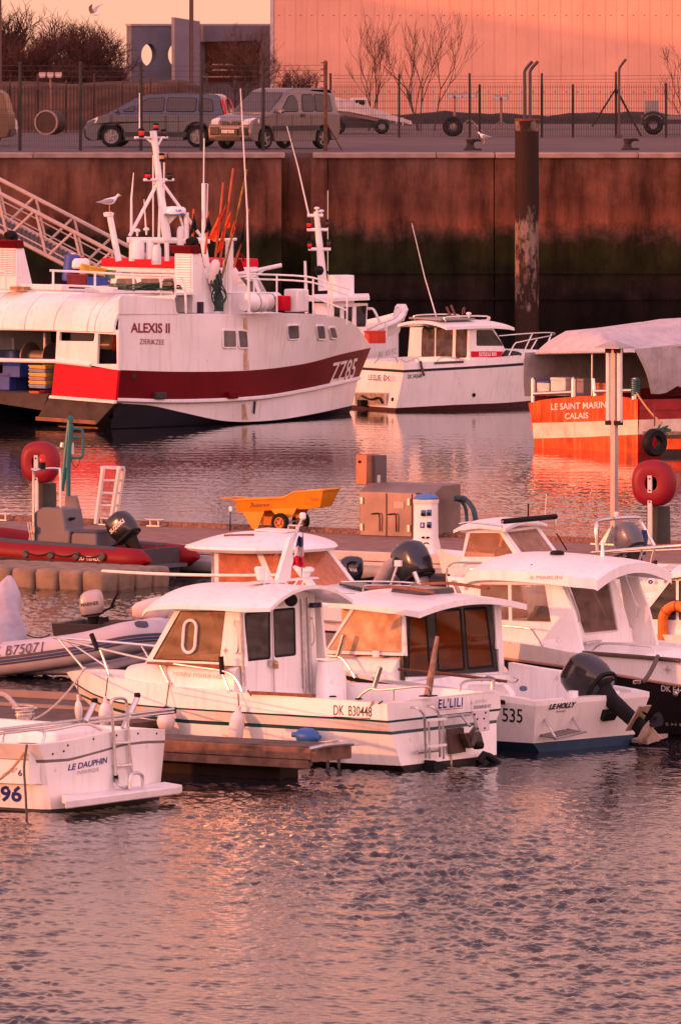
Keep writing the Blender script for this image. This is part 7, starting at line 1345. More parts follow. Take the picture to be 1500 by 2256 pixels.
MB().prism([AT(*q) for q in ((981, 1606), (1014, 1602), (1019, 1656), (987, 1661))], (-.05, 0, 0)).build('motor_plate', RUSTP, el_); MB().prism([AT(*q, -.08) for q in ((1008, 1616), (1045, 1613), (1052, 1640), (1022, 1648))], (-.10, 0, 0)).build('bracket_arm', RUSTP, el_)
MB().prism([AT(*q, -.30) for q in ((1035, 1564), (1071, 1562), (1071, 1608), (1049, 1612))], (-.05, 0, 0)).build('motor_pad', M('pad_white', (.68, .62, .64), .5, var=.1), el_, bevel=.01)
mb = MB(); [mb.lathe([(0, 0), (.014, 0), (.014, .014), (0, .016)], AT(*q, -.345), (-1, 0, 0), 8) for q in ((1050, 1584), (1064, 1583), (1051, 1605), (1066, 1604), (1044, 1574), (1068, 1570))]; mb.build('pad_bolt', BLACK, el_)
mb = MB(); mb.tube([AT(1018, 1578, -.1), AT(1035, 1600, -.26)], .022, 6); mb.tube([AT(1032, 1622, -.15), AT(1048, 1600, -.3)], .03, 6); mb.tube([AT(1040, 1640, -.18), AT(1052, 1612, -.3)], .035, 6); mb.tube([AT(972, 1580, -.05), AT(1034, 1574, -.1)], .022, 6); mb.build('bracket_strut', GALV, el_); MB().lathe([(.0, -.06), (.05, -.06), (.055, 0), (.05, .06), (0, .06)], AT(1053, 1642, -.2), (.3, 1, 0), 14).build('roller', BLACK, el_)
mb = MB(); mb.prism([AT(934, 1674, -.02), AT(963, 1684, -.02), AT(962, 1697, -.02), AT(934, 1694, -.02)], (-.16, 0, 0)); mb.build('trim_tab', BLACK, el_); MB().tube([AT(1053, 1680, -.1), AT(1066, 1662, -.12), AT(1078, 1668, -.15), AT(1108, 1690, -.22)], [.05, .05, .055, .045], 10).build('trim_ram', BLACK, el_)
MB().grid([[AT(992+x*.5, y, -.006) for x in (0, 4, 8)] for y in (1662, 1675, 1692)]).build('rust_run', M('rust_stain', (0,)*3), el_)
# roof antenna bracket: radar pole with flag behind it, GPS, horn
rz = e1+.27; RA = lambda x, y, u=ua+.2: A.U(x, y, u)
MB().prism([RA(557, 1283), RA(700, 1271), RA(704, 1275), RA(560, 1287)], (.12, 0, 0)).build('aerial_bar', TWM, el_); rail(el_, [[RA(583, 1282), RA(580, 1298)], [RA(598, 1282), RA(595, 1298)], [RA(655, 1278), RA(645, 1296)], [RA(670, 1276), RA(664, 1294)], [RA(600, 1290), RA(612, 1283), RA(630, 1284), RA(636, 1295)]], .013, TWM, 'bar_leg')
MB().prism([RA(*q, ua+.24) for q in ((612, 1278), (640, 1184), (648, 1185), (640, 1275))], (.06, 0, 0)).build('mast_fin', TWM, el_); MB().tube([RA(643, 1196, ua+.26), RA(666, 1140, ua+.26)], [.022, .016], 8).build('mast_light_pole', GALV, el_); MB().lathe([(.03, -.02), (.045, 0), (.045, .05), (.03, .07), (0, .07)], RA(667, 1141, ua+.26), n=14).build('anchor_light', WHITE, el_)
MB().lathe([(.02, -.06), (.03, -.03), (.075, 0), (.075, .03), (.04, .055), (0, .06)], RA(680, 1258, ua+.25), n=16).build('gps_mushroom', WHITE, el_); MB().rr([(RA(576, 1278, ua+.2), (1, 0, 0), (0, 1, 0), .045, .06), (RA(572, 1252, ua+.2), (1, 0, 0), (0, 1, 0), .06, .075), (RA(572, 1248, ua+.2), (1, 0, 0), (0, 1, 0), .04, .05)], e=3).build('searchlight', WHITE, el_); MB().box(RA(590, 1270, ua+.22), (.05, .07, .11)).build('horn', TWM, el_)
MB().tube([RA(668, 1152, ua+.26), RA(664, 1276, ua+.26)], .006, 5).build('halyard', ROPED, el_)
rail(el_, [[AV(455, 1306, .4), AV(463, 1296, .4), AV(498, 1296, .4), AV(510, 1305, .4)]], .013, STEEL, 'roof_grab_rail')
# ensign on the halyard
fo = empty('ensign', 'limp blue white and red flag tied below the pilothouse roof mast', 'flag', A.wor(RA(656, 1220, ua+.3))); iv = [A.wor(RA(x, y, ua+.3))-fo.location for x, y in ((668, 1178), (670, 1246), (643, 1250), (655, 1186))]
def flagstrip(t0, t1, m, nm):
    rows = []
    for i in range(5):
        t = lerp(t0, t1, i/4); a = iv[0].lerp(iv[1], t); b = iv[3].lerp(iv[2], t); rows.append([a.lerp(b, j/8)+V3((0, .05*math.sin(j*1.5+t*4), -.02*math.sin(j*.8))) for j in range(9)])
    MB().slab(rows, (0, .008, 0)).build(nm, m, fo, ang=70)
flagstrip(0, .33, M('flag_blue', (.02, .04, .12), .85), 'blue_band'); flagstrip(.33, .66, M('flag_white', (.6, .52, .5), .85), 'white_band'); flagstrip(.66, 1, M('flag_red', (.55, .01, .04), .85), 'red_band')
# ropes and fenders round EL LILI
wA = A.wor
fender(wA(AV(521, 1603, 1.34)), .46, .1, FENW, 'white fender hanging at the middle of the EL LILI boat', (.12, 0, 1), top=wA(AV(525, 1528, 1.24)))
fender(wA(AV(677, 1622, 1.38)), .36, .11, M('fender_blue', (.03, .12, .38), .45, var=.1), 'blue ball fender squeezed between the EL LILI boat and the finger pontoon', (-.8, .55, .05))
fender(wA(AV(366, 1590, 1.12)), .30, .12, FENW, 'stout white fender with a blue top near the bow of the EL LILI boat', cap=NAVY, top=wA(AV(373, 1508, .97)))
fender(W(231, 1574, 114.6), .34, .075, FENW, 'thick pale fender standing behind the folded ladder of LE DAUPHIN', (.05, 0, 1), top=W(238, 1494, 119))
fender(W(174, 1566, 115), .30, .05, FENW, 'thin pale fender left of the thick one behind LE DAUPHIN', (-.05, 0, 1), top=W(172, 1500, 119))
rope(sag(wA(AV(246, 1490, .56)), wA(AV(745, 1631, 1.5)), .35), .014, ROPEM, 'long pale slack mooring line along the whole flank of the EL LILI boat')
rope(sag(wA(AV(546, 1521, 1.26)), W(638, 1626, 118.6), .05), .012, ROPED, 'dark spring line from the EL LILI pilothouse corner down to the finger pontoon')
rope(sag(wA(AV(842, 1545, 1.32)), W(702, 1626, 118.2), .03), .012, ROPED, 'dark line slanting forward from the EL LILI stern quarter to the finger')
rope(sag(wA(AV(822, 1543, 1.34)), W(758, 1642, 118.0), .08), .016, ROPEM, 'pale orange stern line from the EL LILI quarter to the finger end')
rope(sag(wA(AV(186, 1474, .3)), W(72, 1586, 115.4), .10), .014, ROPEM, 'pale bow line of the EL LILI boat running down left to the walkway')
rope(sag(W(226, 1258, 141), W(622, 1267, 137.5), .03), .024, M('rope_white', (.8, .72, .68), .7), 'taut white line from the float dock to the cabin boat with orange curtain')
for k, (x, y, l_) in enumerate(((687, 1652, .3), (722, 1655, .42), (745, 1650, .36))): rope(sag(W(x, y, 117.6), W(x-2+k*2, y+l_*120, 117.55), .0), .02, ROPED, ['frayed dark rope end hanging left on the finger tip', 'dark rope end hanging in the middle of the finger tip', 'dark rope end hanging right on the finger tip'][k])
pts = []; rng = random.Random(9)
for i in range(40): a = i*.9; pts.append(W(722+7*math.sin(i*.23), 1643+6*math.cos(a), 117.55+.05*math.sin(a)))
rope(pts, .012, ROPEM, 'pale rope wound round the end rail of the finger pontoon')
# ---------------------------------------------------------------- LE HOLLY
Ho = Fr(G(1175, 1659), 138, 1.03); ho = Ho.root('cabin_boat', 'white cabin boat with dark framed windows and tilted black outboard, LE HOLLY on stern', 'boat')
HL = lambda pts: Lv(Ho, 1, pts)
BLUEB = M('antifoul_blue', (.015, .05, .10), .6, var=.2)
hs_ = HL([(1180, 1545, 1.16), (1102, 1532, 1.2), (900, 1505, 1.2), (750, 1478, 1.05), (640, 1452, .6), (575, 1434, 0)]); hb = HL([(1180, 1556, 1.16), (1102, 1546, 1.2), (900, 1518, 1.19), (750, 1490, 1.03), (645, 1462, .57), (582, 1444, 0)])
hw_ = [P0(0, 1.04, .13), P0(1.5, 1.08, .13), P0(3, .95, .14), P0(4.2, .5, .15), P0(5.0, 0, .16)]
_, hbvh, HR = small_hull(Ho, ho, [below(hw_, -.3, .6, .4), hw_, below(hw_, .135, 1.001), hb, hs_], [0, 1, 1, 1], [BLUEB, WHITE, INK], wide=.14, floor=.35, ucock=(.2, 2.2), fore=-.03, deckmat=1, N=32)
HVv = lambda x, y, v=.95: Ho.V(x, y, v)
hua = HVv(889, 1420).x; HUa = lambda x, y, u=None: Ho.U(x, y, hua-.03 if u is None else u)
mb = MB(); [mb.tube([V3((p.x, s_*(p.y+.015), p.z)) for p in HR[3][2:]], .03, 6) for s_ in (1, -1)]; mb.build('rub_rail', BLACK, ho)
htz = HVv(716, 1433).z
MB().rr([((hua+.12, 0, (htz+.5)/2), (0, 1, 0), (0, 0, 1), 1.0, (htz-.5)/2), ((hua+1.3, 0, (htz+.5)/2), (0, 1, 0), (0, 0, 1), .95, (htz-.5)/2), ((hua+1.9, 0, (htz+.45)/2), (0, 1, 0), (0, 0, 1), .7, (htz-.6)/2), ((hua+2.3, 0, (htz+.4)/2), (0, 1, 0), (0, 0, 1), .4, (htz-.75)/2)], e=5, n=32).build('cabin_trunk', WHITE, ho, ang=60)
OGL = glass('amber_glass', (.92, .74, .55), 1., .07, (.85, .24, .04)); PGL = glass('dusty_glass', (.80, .62, .44), 1., .7, (.86, .58, .34))
cabin(Ho, ho, 1, .95, hua, [(712, 1440), (779, 1330), (888, 1338), (893, 1445)], [[(723, 1431), (784, 1337), (883, 1343), (884, 1437)]], [(890, 1341), (1083, 1326), (1097, 1480), (968, 1490), (898, 1492)], [[(900, 1349), (938, 1346), (947, 1484), (900, 1478)], [(958, 1345), (1014, 1342), (1023, 1474), (966, 1478)], [(1021, 1342), (1070, 1339), (1086, 1467), (1031, 1473)]], PGL, M('frame_grey', (.3, .28, .27), .5), th=.04, gm_aft=OGL, fma=BLACK)
for c in ho.children:
    if c.name.startswith('aft_bulkhead'): c.data.materials[0] = BLACKG
MB().prism([HUa(898, 1491, hua), HUa(1098, 1479, hua), HUa(1100, 1530, hua), HUa(898, 1545, hua)], (.05, 0, 0)).build('lower_bulkhead', WHITE, ho); MB().prism([HUa(1094, 1322, hua), HUa(1102, 1322, hua), HUa(1112, 1500, hua), HUa(1100, 1500, hua)], (.05, 0, 0)).build('corner_post', WHITE, ho)
CUR = M('curtain_beige', (.62, .42, .24), .9, var=.2, scale=6); CURO = M('curtain_orange', (.85, .27, .05), .9, var=.2, scale=4)
def curtain(fr, root, a, b, z0, z1, m, n=24, amp=.02):
    a, b = V3(a), V3(b); e_ = (b-a).normalized(); q = V3((-e_.y, e_.x, 0)); rows = [[V3((*(a.lerp(b, i/n)+q*amp*math.sin(i*1.7))[:2], z)) for i in range(n+1)] for z in (z0, (z0+z1)/2, z1)]
    return MB().slab(rows, q*.006).build('curtain', m, root, ang=80)
curtain(Ho, ho, (hua+.12, .80, 0), (hua+1.25, .80, 0), htz-.02, htz+.62, CUR, amp=.012); curtain(Ho, ho, (hua+.1, .85, 0), (hua+.1, -.86, 0), htz+.16, htz+.66, CURO, amp=.012); MB().box((hua+.08, 0, htz-.10), (.05, 1.8, .56)).build('locker_front', M('locker_green', (.07, .065, .035), .7), ho)
MB().box((hua+.75, 0, htz-.22), (1.1, 1.7, .5)).build('galley_unit', M('galley_dark', (.08, .06, .04), .7), ho)
hz1 = HVv(885, 1340, 1.0).z; hz0 = HVv(779, 1332, 1.0).z
roof(Ho, ho, [(hua+1.3, hz0-.0), (hua+1.1, hz0+.03), (hua+.4, hz1+.02), (hua-.2, hz1-.01), (hua-.42, hz1-.03)], 1.1, .13, .08, edge=.06)
mb = MB(); [mb.tube(crv([(hua+1.0, v, hz0+.2), (hua+.5, v, hz0+.23), (hua-.2, v, hz1+.2)], 5), .022, 6) for v in (.55, -.55)]; mb.build('roof_grab_rail', WOOD, ho); MB().rr([((hua+.5, 0, hz0+.13), (1, 0, 0), (0, 1, 0), .34, .34), ((hua+.5, 0, hz0+.2), (1, 0, 0), (0, 1, 0), .32, .32)], e=7).build('roof_hatch', M('hatch_smoke', (.05, .045, .05), .2), ho)
mb = letter(MB(), '535', Ho.hit(1106, 1589, hbvh)[0], Ho.hit(1151, 1592, hbvh)[0], Ho.hit(1106, 1559, hbvh)[0], bvh=hbvh, off=.004, bold=.01); mb.build('registration', INK, ho)
HT = lambda x, y, u=-.01: Ho.U(x, y, u)
mb = letter(MB(), 'LE HOLLY', HT(1191, 1562), HT(1249, 1556), HT(1192, 1550), bvh=hbvh, off=.01, bold=.05, shear=.15); mb.build('boat_name', INK, ho); mb = letter(MB(), 'dunkerque', HT(1209, 1569), HT(1229, 1567), HT(1209, 1564), bvh=hbvh, off=.01); mb.build('home_port', INK, ho)
rail(ho, [[HT(1193, 1570, 0), HT(1203, 1592, -.15), HT(1224, 1627, -.38)], [HT(1255, 1564, 0), HT(1266, 1590, -.15), HT(1277, 1612, -.38)]], .016, STEEL, 'platform_stay', smooth=False)
mb = MB(); [mb.tube([HT(1192+k*9, 1620-k*2.2, -.02-.0*k), HT(1225+k*9, 1626-k*2.2, -.42)], .016, 5) for k in range(7)]; mb.tube([HT(1188, 1620, -.03), HT(1258, 1604, -.03)], .016, 6); mb.tube([HT(1222, 1628, -.42), HT(1290, 1612, -.42)], .016, 6); mb.build('swim_platform', M('platform_steel', (.3, .28, .27), .4, .6), ho)
MB().prism([HT(1390, 1627, -.03), HT(1430, 1618, -.03), HT(1470, 1616, -.35), HT(1425, 1632, -.35)], (0, 0, -.05)).build('bathing_step', M('step_grey', (.3, .25, .23), .7), ho)
p = HT(1318, 1556, .05); outboard(ho, (p.x-.02, p.y, p.z), 180, 54, 1.22, BLACKG, BLACK, None, legl=.62)
og = [c for c in ho.children if c.name.startswith('outboard_motor')][0]
for c in og.children:
    if c.name.startswith(('gearcase', 'cavitation_plate')): c.data.materials[0] = M('gearcase_beige', (.40, .30, .23), .5, var=.25, scale=6)
for x in (1262, 1353): MB().box(HT(x, 1533, .06), (.1, .08, .14)).build('motor_well_side', WHITE, ho)
rail(ho, [[HVv(694, 1442, 1.08), HVv(722, 1445, 1.1), HVv(752, 1450, 1.12), HVv(772, 1475, 1.14), HVv(782, 1494, 1.15)]], .017, STEEL, 'side_rail'); MB().tube([HVv(758, 1398, 1.1), HVv(744, 1447, 1.1)], .036, 12).build('rod_holder', STEEL, ho); MB().box(HVv(828, 1441, .99), (.1, .05, .09)).build('side_vent', WHITE, ho, bevel=.01)
MB().prism([Ho.V(x, y, -1.04) for x, y in ((1118, 1459), (1180, 1470), (1262, 1482), (1266, 1500), (1340, 1530), (1340, 1560), (1118, 1545))], (0, -.1, 0)).build('coaming', WHITE, ho, bevel=.015)
MB().prism([Ho.V(x, y, 1.0) for x, y in ((1040, 1508), (1120, 1508), (1136, 1528), (1136, 1550), (1040, 1535))], (0, .1, 0)).build('coaming', WHITE, ho, bevel=.015)
rail(ho, [[HT(1060, 1500, .9), HT(1075, 1490, .9), HT(1100, 1502, .5)]], .015, GALV, 'cleat_rail')
bh0 = Ho.wor(HVv(878, 1481, 1.14)); bh1 = Ho.wor(HVv(1116, 1508, 1.2)); o = empty('boat_hook', 'long weathered wooden boat hook lying along the gunwale of LE HOLLY', 'boat hook', bh0); MB().tube([V3((0, 0, .04)), (bh1-bh0)*.5+V3((0, 0, .05)), bh1-bh0+V3((0, 0, .04))], [.022, .024, .02], 8).build('shaft', WOOD, o); MB().tube(crv([bh1-bh0+V3((0, 0, .04)), bh1-bh0+V3((.1, -.05, .03)), bh1-bh0+V3((.14, -.1, .08)), bh1-bh0+V3((.08, -.06, .1))], 4), .012, 6).build('hook', GALV, o)
pts = [Ho.wor(HT(1152+7*math.cos(i*.8), 1518+3*math.sin(i*.8)-i*.08, .35)) for i in range(34)]; rope(pts, .014, M('rope_blue', (.10, .16, .26), .9, var=.3, scale=20), 'small coil of blue rope on the stern corner of LE HOLLY')
# ---------------------------------------------------------------- boat with the long white roof (bow left, black hull)
Me = Fr(G(1470, 1622), 145, 1.2, 1.6); me_ = Me.root('cabin_boat', 'modern cabin boat with long white roof, black hull and DK E444 on its side', 'boat')
ML = lambda pts: Lv(Me, 1, pts); BHULL = M('black_hull', (.014, .009, .010), .45, spec=.15, var=.3, scale=1.5)
ms = ML([(1640, 1470, 1.2), (1497, 1457, 1.26), (1283, 1440, 1.26), (1190, 1424, 1.2), (1100, 1410, 1.05), (1000, 1396, .6), (940, 1388, 0)]); mb1 = ML([(1640, 1528, 1.2), (1500, 1511, 1.25), (1350, 1486, 1.24), (1251, 1470, 1.18), (1101, 1449, .96), (1010, 1434, .5), (955, 1424, 0)])
mw = [P0(0, 1.1, .03), P0(2, 1.15, .03), P0(3.5, .98, .03), P0(4.8, .5, .05), P0(5.6, 0, .08)]
_, mbvh, MR = small_hull(Me, me_, [below(mw, -.3, .6, .4), mw, mb1, ms], [0, 0, 1], [BHULL, WHITE], wide=.16, floor=.4, ucock=(.2, 2.2), fore=-.03, deckmat=1, N=32)
mb = MB(); [mb.tube([V3((p.x, s_*(p.y+.012), p.z)) for p in MR[2]], .02, 6) for s_ in (1, -1)]; mb.build('rub_rail', M('rub_bronze', (.35, .2, .14), .5), me_)
MV = lambda x, y, v=.95: Me.V(x, y, v); mua = MV(1240, 1300).x; MU = lambda x, y, u=None: Me.U(x, y, mua-.02 if u is None else u)
mtz = MV(1100, 1385).z
MB().rr([((mua+.08, 0, (mtz+.5)/2), (0, 1, 0), (0, 0, 1), 1.0, (mtz-.5)/2), ((mua+1.7, 0, (mtz+.5)/2), (0, 1, 0), (0, 0, 1), .9, (mtz-.5)/2), ((mua+2.3, 0, (mtz+.4)/2), (0, 1, 0), (0, 0, 1), .6, (mtz-.6)/2), ((mua+2.7, 0, (mtz+.35)/2), (0, 1, 0), (0, 0, 1), .3, (mtz-.75)/2)], e=5, n=32).build('cabin_trunk', WHITE, me_, ang=60)
MGL = glass('marlin_glass', (.97, .93, .88), 1., .12, (.7, .5, .42))
cabin(Me, me_, 1, .95, mua, [(1012, 1385), (984, 1270), (1236, 1286), (1262, 1350), (1285, 1445), (1012, 1430)], [[(992, 1278), (1006, 1279), (1018, 1310), (1006, 1310)], [(1056, 1286), (1119, 1287), (1121, 1368), (1058, 1365)], [(1124, 1287), (1200, 1288), (1214, 1372), (1126, 1369)]], [(1236, 1287), (1290, 1270), (1345, 1258), (1372, 1330), (1402, 1440), (1283, 1450)], [rnd([(1246, 1283), (1338, 1260), (1361, 1390), (1286, 1397)], 5)], MGL, M('frame_white', (.6, .56, .54), .4))
mz0, mz1 = MV(984, 1274, 1.0).z, MV(1236, 1288, 1.0).z
roof(Me, me_, [(mua+1.62, mz0-.02), (mua+1.5, mz0+.10), (mua+1.0, mz1+.17), (mua+.1, mz1+.14), (mua-.45, mz1+.10), (mua-.55, mz1+.07)], 1.1, .2, .14, edge=.1, tip=.15)
mb = letter(MB(), '6 MARLIN', Me.V(1168, 1276, 1.105), Me.V(1237, 1276, 1.105), Me.V(1168, 1268, 1.105), off=.01); mb.build('model_name', INKG, me_)
rail(me_, [[Me.V(1036, 1254, .85), Me.V(1100, 1252, .85), Me.V(1185, 1252, .85)]], .016, STEEL, 'roof_rail'); MB().tube([Me.V(1170, 1243, .85), Me.V(1172, 1254, .85)], .012, 6).build('rail_foot', BLACK, me_)
MB().lathe([(.0, 0), (.1, 0), (.1, .03), (.06, .05), (0, .05)], (mua+.6, .2, mz1+.36), n=18).build('roof_vent', BLACK, me_); MB().tube([(mua+.05, -.1, mz1+.33), (mua+.05, -.1, mz1+.55)], [.03, .015], 10).build('aerial_base', WHITE, me_)
rail(me_, [[MV(1098, 1377, 1.1), MV(1110, 1379, 1.12), MV(1165, 1385, 1.15), MV(1180, 1400, 1.16), MV(1195, 1424, 1.18)], [MU(1248, 1282, mua-.05), MU(1262, 1320, mua-.1), MU(1275, 1360, mua-.1), MU(1268, 1378, mua-.06)], [MU(1370, 1252, mua-.3), MU(1395, 1320, mua-.3), MU(1406, 1340, mua-.3), MU(1402, 1360, mua-.25)]], .014, STEEL, 'grab_rail')
rail(me_, [[MV(1305, 1432, 1.2), MV(1330, 1418, 1.2), MV(1420, 1423, 1.2), MV(1438, 1428, 1.2), MV(1448, 1446, 1.2)]], .016, STEEL, 'cockpit_rail'); gz = MV(1390, 1448, 1.28)
MB().tube([MV(1283, 1438, 1.28), MV(1390, 1446, 1.3), MV(1497, 1455, 1.3)], .03, 6).build('gunwale_strip', M('strip_brown', (.09, .05, .04), .6), me_)
MB().tube([MU(1288, 1418, mua-.06), MU(1323, 1412, mua-.06)], .018, 7).build('handle_bar', GALV, me_)
mb = MB(); mb.rr([((mua+.5, .5, mtz-.02), (1, 0, 0), (0, 1, 0), .45, .3), ((mua+.5, .5, mtz+.12), (1, 0, 0), (0, 1, 0), .35, .22), ((mua+.6, .5, mtz+.3), (1, 0, 0), (0, 1, 0), .15, .1)], e=2.3); mb.build('dark_cover', M('cover_teal', (.02, .045, .05), .9, bump=.6, var=.4), me_)
MH = lambda x, y: Me.hit(x, y, mbvh)[0]
mb = letter(MB(), 'DK E444', MH(1456, 1522), MH(1512, 1528), MH(1456, 1509), bvh=mbvh, off=.005, bold=.01); mb.build('registration', INKW, me_); mb = letter(MB(), 'F I S H E R', MH(1443, 1597), MH(1520, 1600), MH(1443, 1591), bvh=mbvh, off=.005); mb.build('model_name', INKG, me_)
star(MV(1471, 1475, 1.27)+V3((0, .03, 0)), V3((1, 0, 0)), V3((0, 0, 1)), .075, INKG, me_); MB().lathe([(.03, 0), (.04, .012), (.02, .02)], MH(1488, 1529), (0, 1, 0), 12).build('drain', STEEL, me_)
rope(sag(Me.wor(MV(1448, 1446, 1.25)), W(1418, 1500, 120.5), .03), .03, ROPED, 'thick dark rope from the black hulled boat down to LE HOLLY stern'); rope([W(1402+8*math.sin(i), 1503+2.5*math.cos(i*1.3), 120.4) for i in range(24)], .012, ROPEM, 'pale rope turns on the stern cleat beside the dark rope')
# ---------------------------------------------------------------- pilothouse boat at the right edge
Ef = Fr(G(1560, 1500), 145, 1.15, 2.5); eb = Ef.root('pilothouse_boat', 'white pilothouse boat with raked green window, cut by the right edge', 'boat')
EV = lambda x, y, v=.92: Ef.V(x, y, v)
es = Lv(Ef, 1, [(1700, 1412, 1.15), (1560, 1404, 1.2), (1420, 1396, 1.0), (1300, 1390, .5), (1250, 1388, 0)]); ew = [P0(0, 1.0, .05), P0(2.5, 1.05, .05), P0(4, .7, .05), P0(5.2, 0, .08)]
small_hull(Ef, eb, [below(ew, -.3, .6, .4), ew, es], [0, 1], [DARKB, WHITE], wide=.14, floor=.4, ucock=(.2, 2.0), deckmat=1, N=26)
eua = EV(1600, 1350).x; etz = EV(1420, 1366).z
MB().rr([((eua, 0, (etz+.5)/2), (0, 1, 0), (0, 0, 1), .97, (etz-.5)/2), ((EV(1405, 1366).x, 0, (etz+.5)/2), (0, 1, 0), (0, 0, 1), .92, (etz-.5)/2), ((EV(1340, 1366).x, 0, (etz+.4)/2), (0, 1, 0), (0, 0, 1), .6, (etz-.65)/2)], e=5, n=28).build('cabin_trunk', WHITE, eb, ang=60)
cabin(Ef, eb, 1, .92, eua, [(1396, 1368), (1468, 1272), (1600, 1274), (1600, 1420), (1400, 1420)], [[(1411, 1364), (1477, 1279), (1488, 1279), (1488, 1366)], [(1494, 1279), (1590, 1280), (1590, 1368), (1494, 1366)]], None, None, glass('green_glass', (.34, .42, .34), 1., .1), BLACK)
ez0 = EV(1468, 1274).z; roof(Ef, eb, [(EV(1462, 1280).x, ez0-.02), (EV(1475, 1274).x, ez0+.05), (EV(1540, 1274).x, ez0+.12), (eua-.4, ez0+.1)], 1.05, .22, .06, edge=.1)
MB().prism([EV(1478, 1418, 1.15), EV(1498, 1420, 1.15), EV(1498, 1442, 1.15), EV(1478, 1438, 1.15)], (0, .02, 0)).build('louvre_vent', INKG, eb)
c = EV(1490, 1372, 1.02); o = empty('horseshoe_buoy', 'orange horseshoe lifebuoy hung on the pilothouse boat at the right edge', 'lifebuoy', Ef.wor(c), 145); mb = MB(); arc = [V3((.25*math.cos(R(a)), 0, .25*math.sin(R(a)))) for a in range(0, 181, 15)]; arc = [V3((.25, 0, -.26))]+arc+[V3((-.25, 0, -.26))]; mb.tube(crv(arc, 3), .075, 14); mb.build('buoy', M('horseshoe_orange', (.70, .17, .025), .6, var=.2, scale=6), o, ang=70); mb = MB(); [mb.tube([V3((.25*math.cos(R(a)), 0, .25*math.sin(R(a))))+V3((.08*math.cos(t)*math.cos(R(a)), .08*math.sin(t), .08*math.cos(t)*math.sin(R(a)))) for t in np.linspace(0, 6.283, 14)[:-1]], .008, 5, closed=True) for a in (40, 90, 140)]; mb.build('webbing', M('webbing_red', (.4, .05, .02), .8), o)
MB().box(EV(1497, 1412, 1.0), (.3, .08, .06)).build('bracket', REDP, eb)
# ---------------------------------------------------------------- boat with the flared roof and orange curtain (bow right)
Jf = Fr(G(455, 1428), -22, -1.05); jb = Jf.root('cabin_boat', 'white cabin boat with flared lozenge roof and orange curtain, bow to the right', 'boat')
JL = lambda pts: Lv(Jf, -1, pts); JV = lambda x, y, v=-.85: Jf.V(x, y, v)
js = JL([(452, 1318, 1.1), (600, 1320, 1.15), (690, 1330, 1.12), (800, 1343, .95), (900, 1352, .55), (985, 1350, 0)]); jr = JL([(452, 1356, 1.09), (600, 1360, 1.13), (700, 1366, 1.08), (800, 1374, .9), (900, 1378, .5), (972, 1372, 0)]); jd = JL([(452, 1384, 1.06), (600, 1386, 1.1), (700, 1388, 1.04), (800, 1394, .85), (900, 1396, .45), (962, 1390, 0)]); jd2 = JL([(452, 1389, 1.06), (600, 1391, 1.1), (700, 1393, 1.03), (800, 1399, .84), (900, 1401, .44), (960, 1395, 0)])
jw = [P0(0, .98, .05), P0(1.5, 1.0, .05), P0(2.6, .7, .05), P0(3.5, 0, .08)]
_, jbvh, JR = hull(Jf, jb, -1, [below(jw, -.3, .6, .3), jw, jd2, jd, jr, js], [0, 1, 2, 3, 3], [DARKB, M('hull_taupe', (.34, .27, .25), .4, var=.1), NAVY, WHITE], N=30, wide=.12, floor=.4, ucock=(.2, 1.0), fore=-.02, deckmat=3)
mb = MB(); [mb.tube([V3((p.x, s_*(p.y+.01), p.z)) for p in JR[4]], .018, 6) for s_ in (1, -1)]; mb.build('rub_rail', INKG, jb)
jz = JV(640, 1300).z; MB().rr([(V3((JV(640, 1300).x-.2, 0, jz-.12)), (0, 1, 0), (0, 0, 1), .9, .2), (V3((JV(720, 1300).x, 0, jz-.16)), (0, 1, 0), (0, 0, 1), .85, .2), (V3((JV(800, 1300).x, 0, jz-.24)), (0, 1, 0), (0, 0, 1), .6, .14), (V3((JV(860, 1300).x, 0, jz-.32)), (0, 1, 0), (0, 0, 1), .3, .08)], e=4, n=28).build('foredeck_trunk', WHITE, jb, ang=60)
JG = glass('curtained_glass', (.9, .85, .8), .8, .4, (.95, .33, .15))
sdp = [(700, 1306), (628, 1212), (466, 1212), (466, 1330), (690, 1330)]
cabin(Jf, jb, -1, .85, 0, sdp, [[(481, 1216), (565, 1217), (600, 1300), (481, 1304)], [(577, 1218), (622, 1218), (684, 1300), (612, 1302)]], None, None, JG, M('frame_white', (0,)*3))
ja = JV(466, 1260).x; curtain(Jf, jb, (ja+.1, -.72, 0), (JV(596, 1260).x, -.72, 0), JV(466, 1310).z, JV(466, 1216).z, M('curtain_terracotta', (.80, .27, .12), .85, var=.1), amp=.01); curtain(Jf, jb, (JV(606, 1260).x, -.70, 0), (JV(640, 1260).x, -.6, 0), JV(466, 1310).z, JV(466, 1216).z, M('curtain_brown', (.30, .13, .08), .85, var=.2), n=12)
MB().prism([V3((ja, -.85, .45)), V3((ja, .85, .45)), V3((ja, .85, JV(466, 1214).z)), V3((ja, -.85, JV(466, 1214).z))], (.05, 0, 0)).build('aft_bulkhead', WHITE, jb)
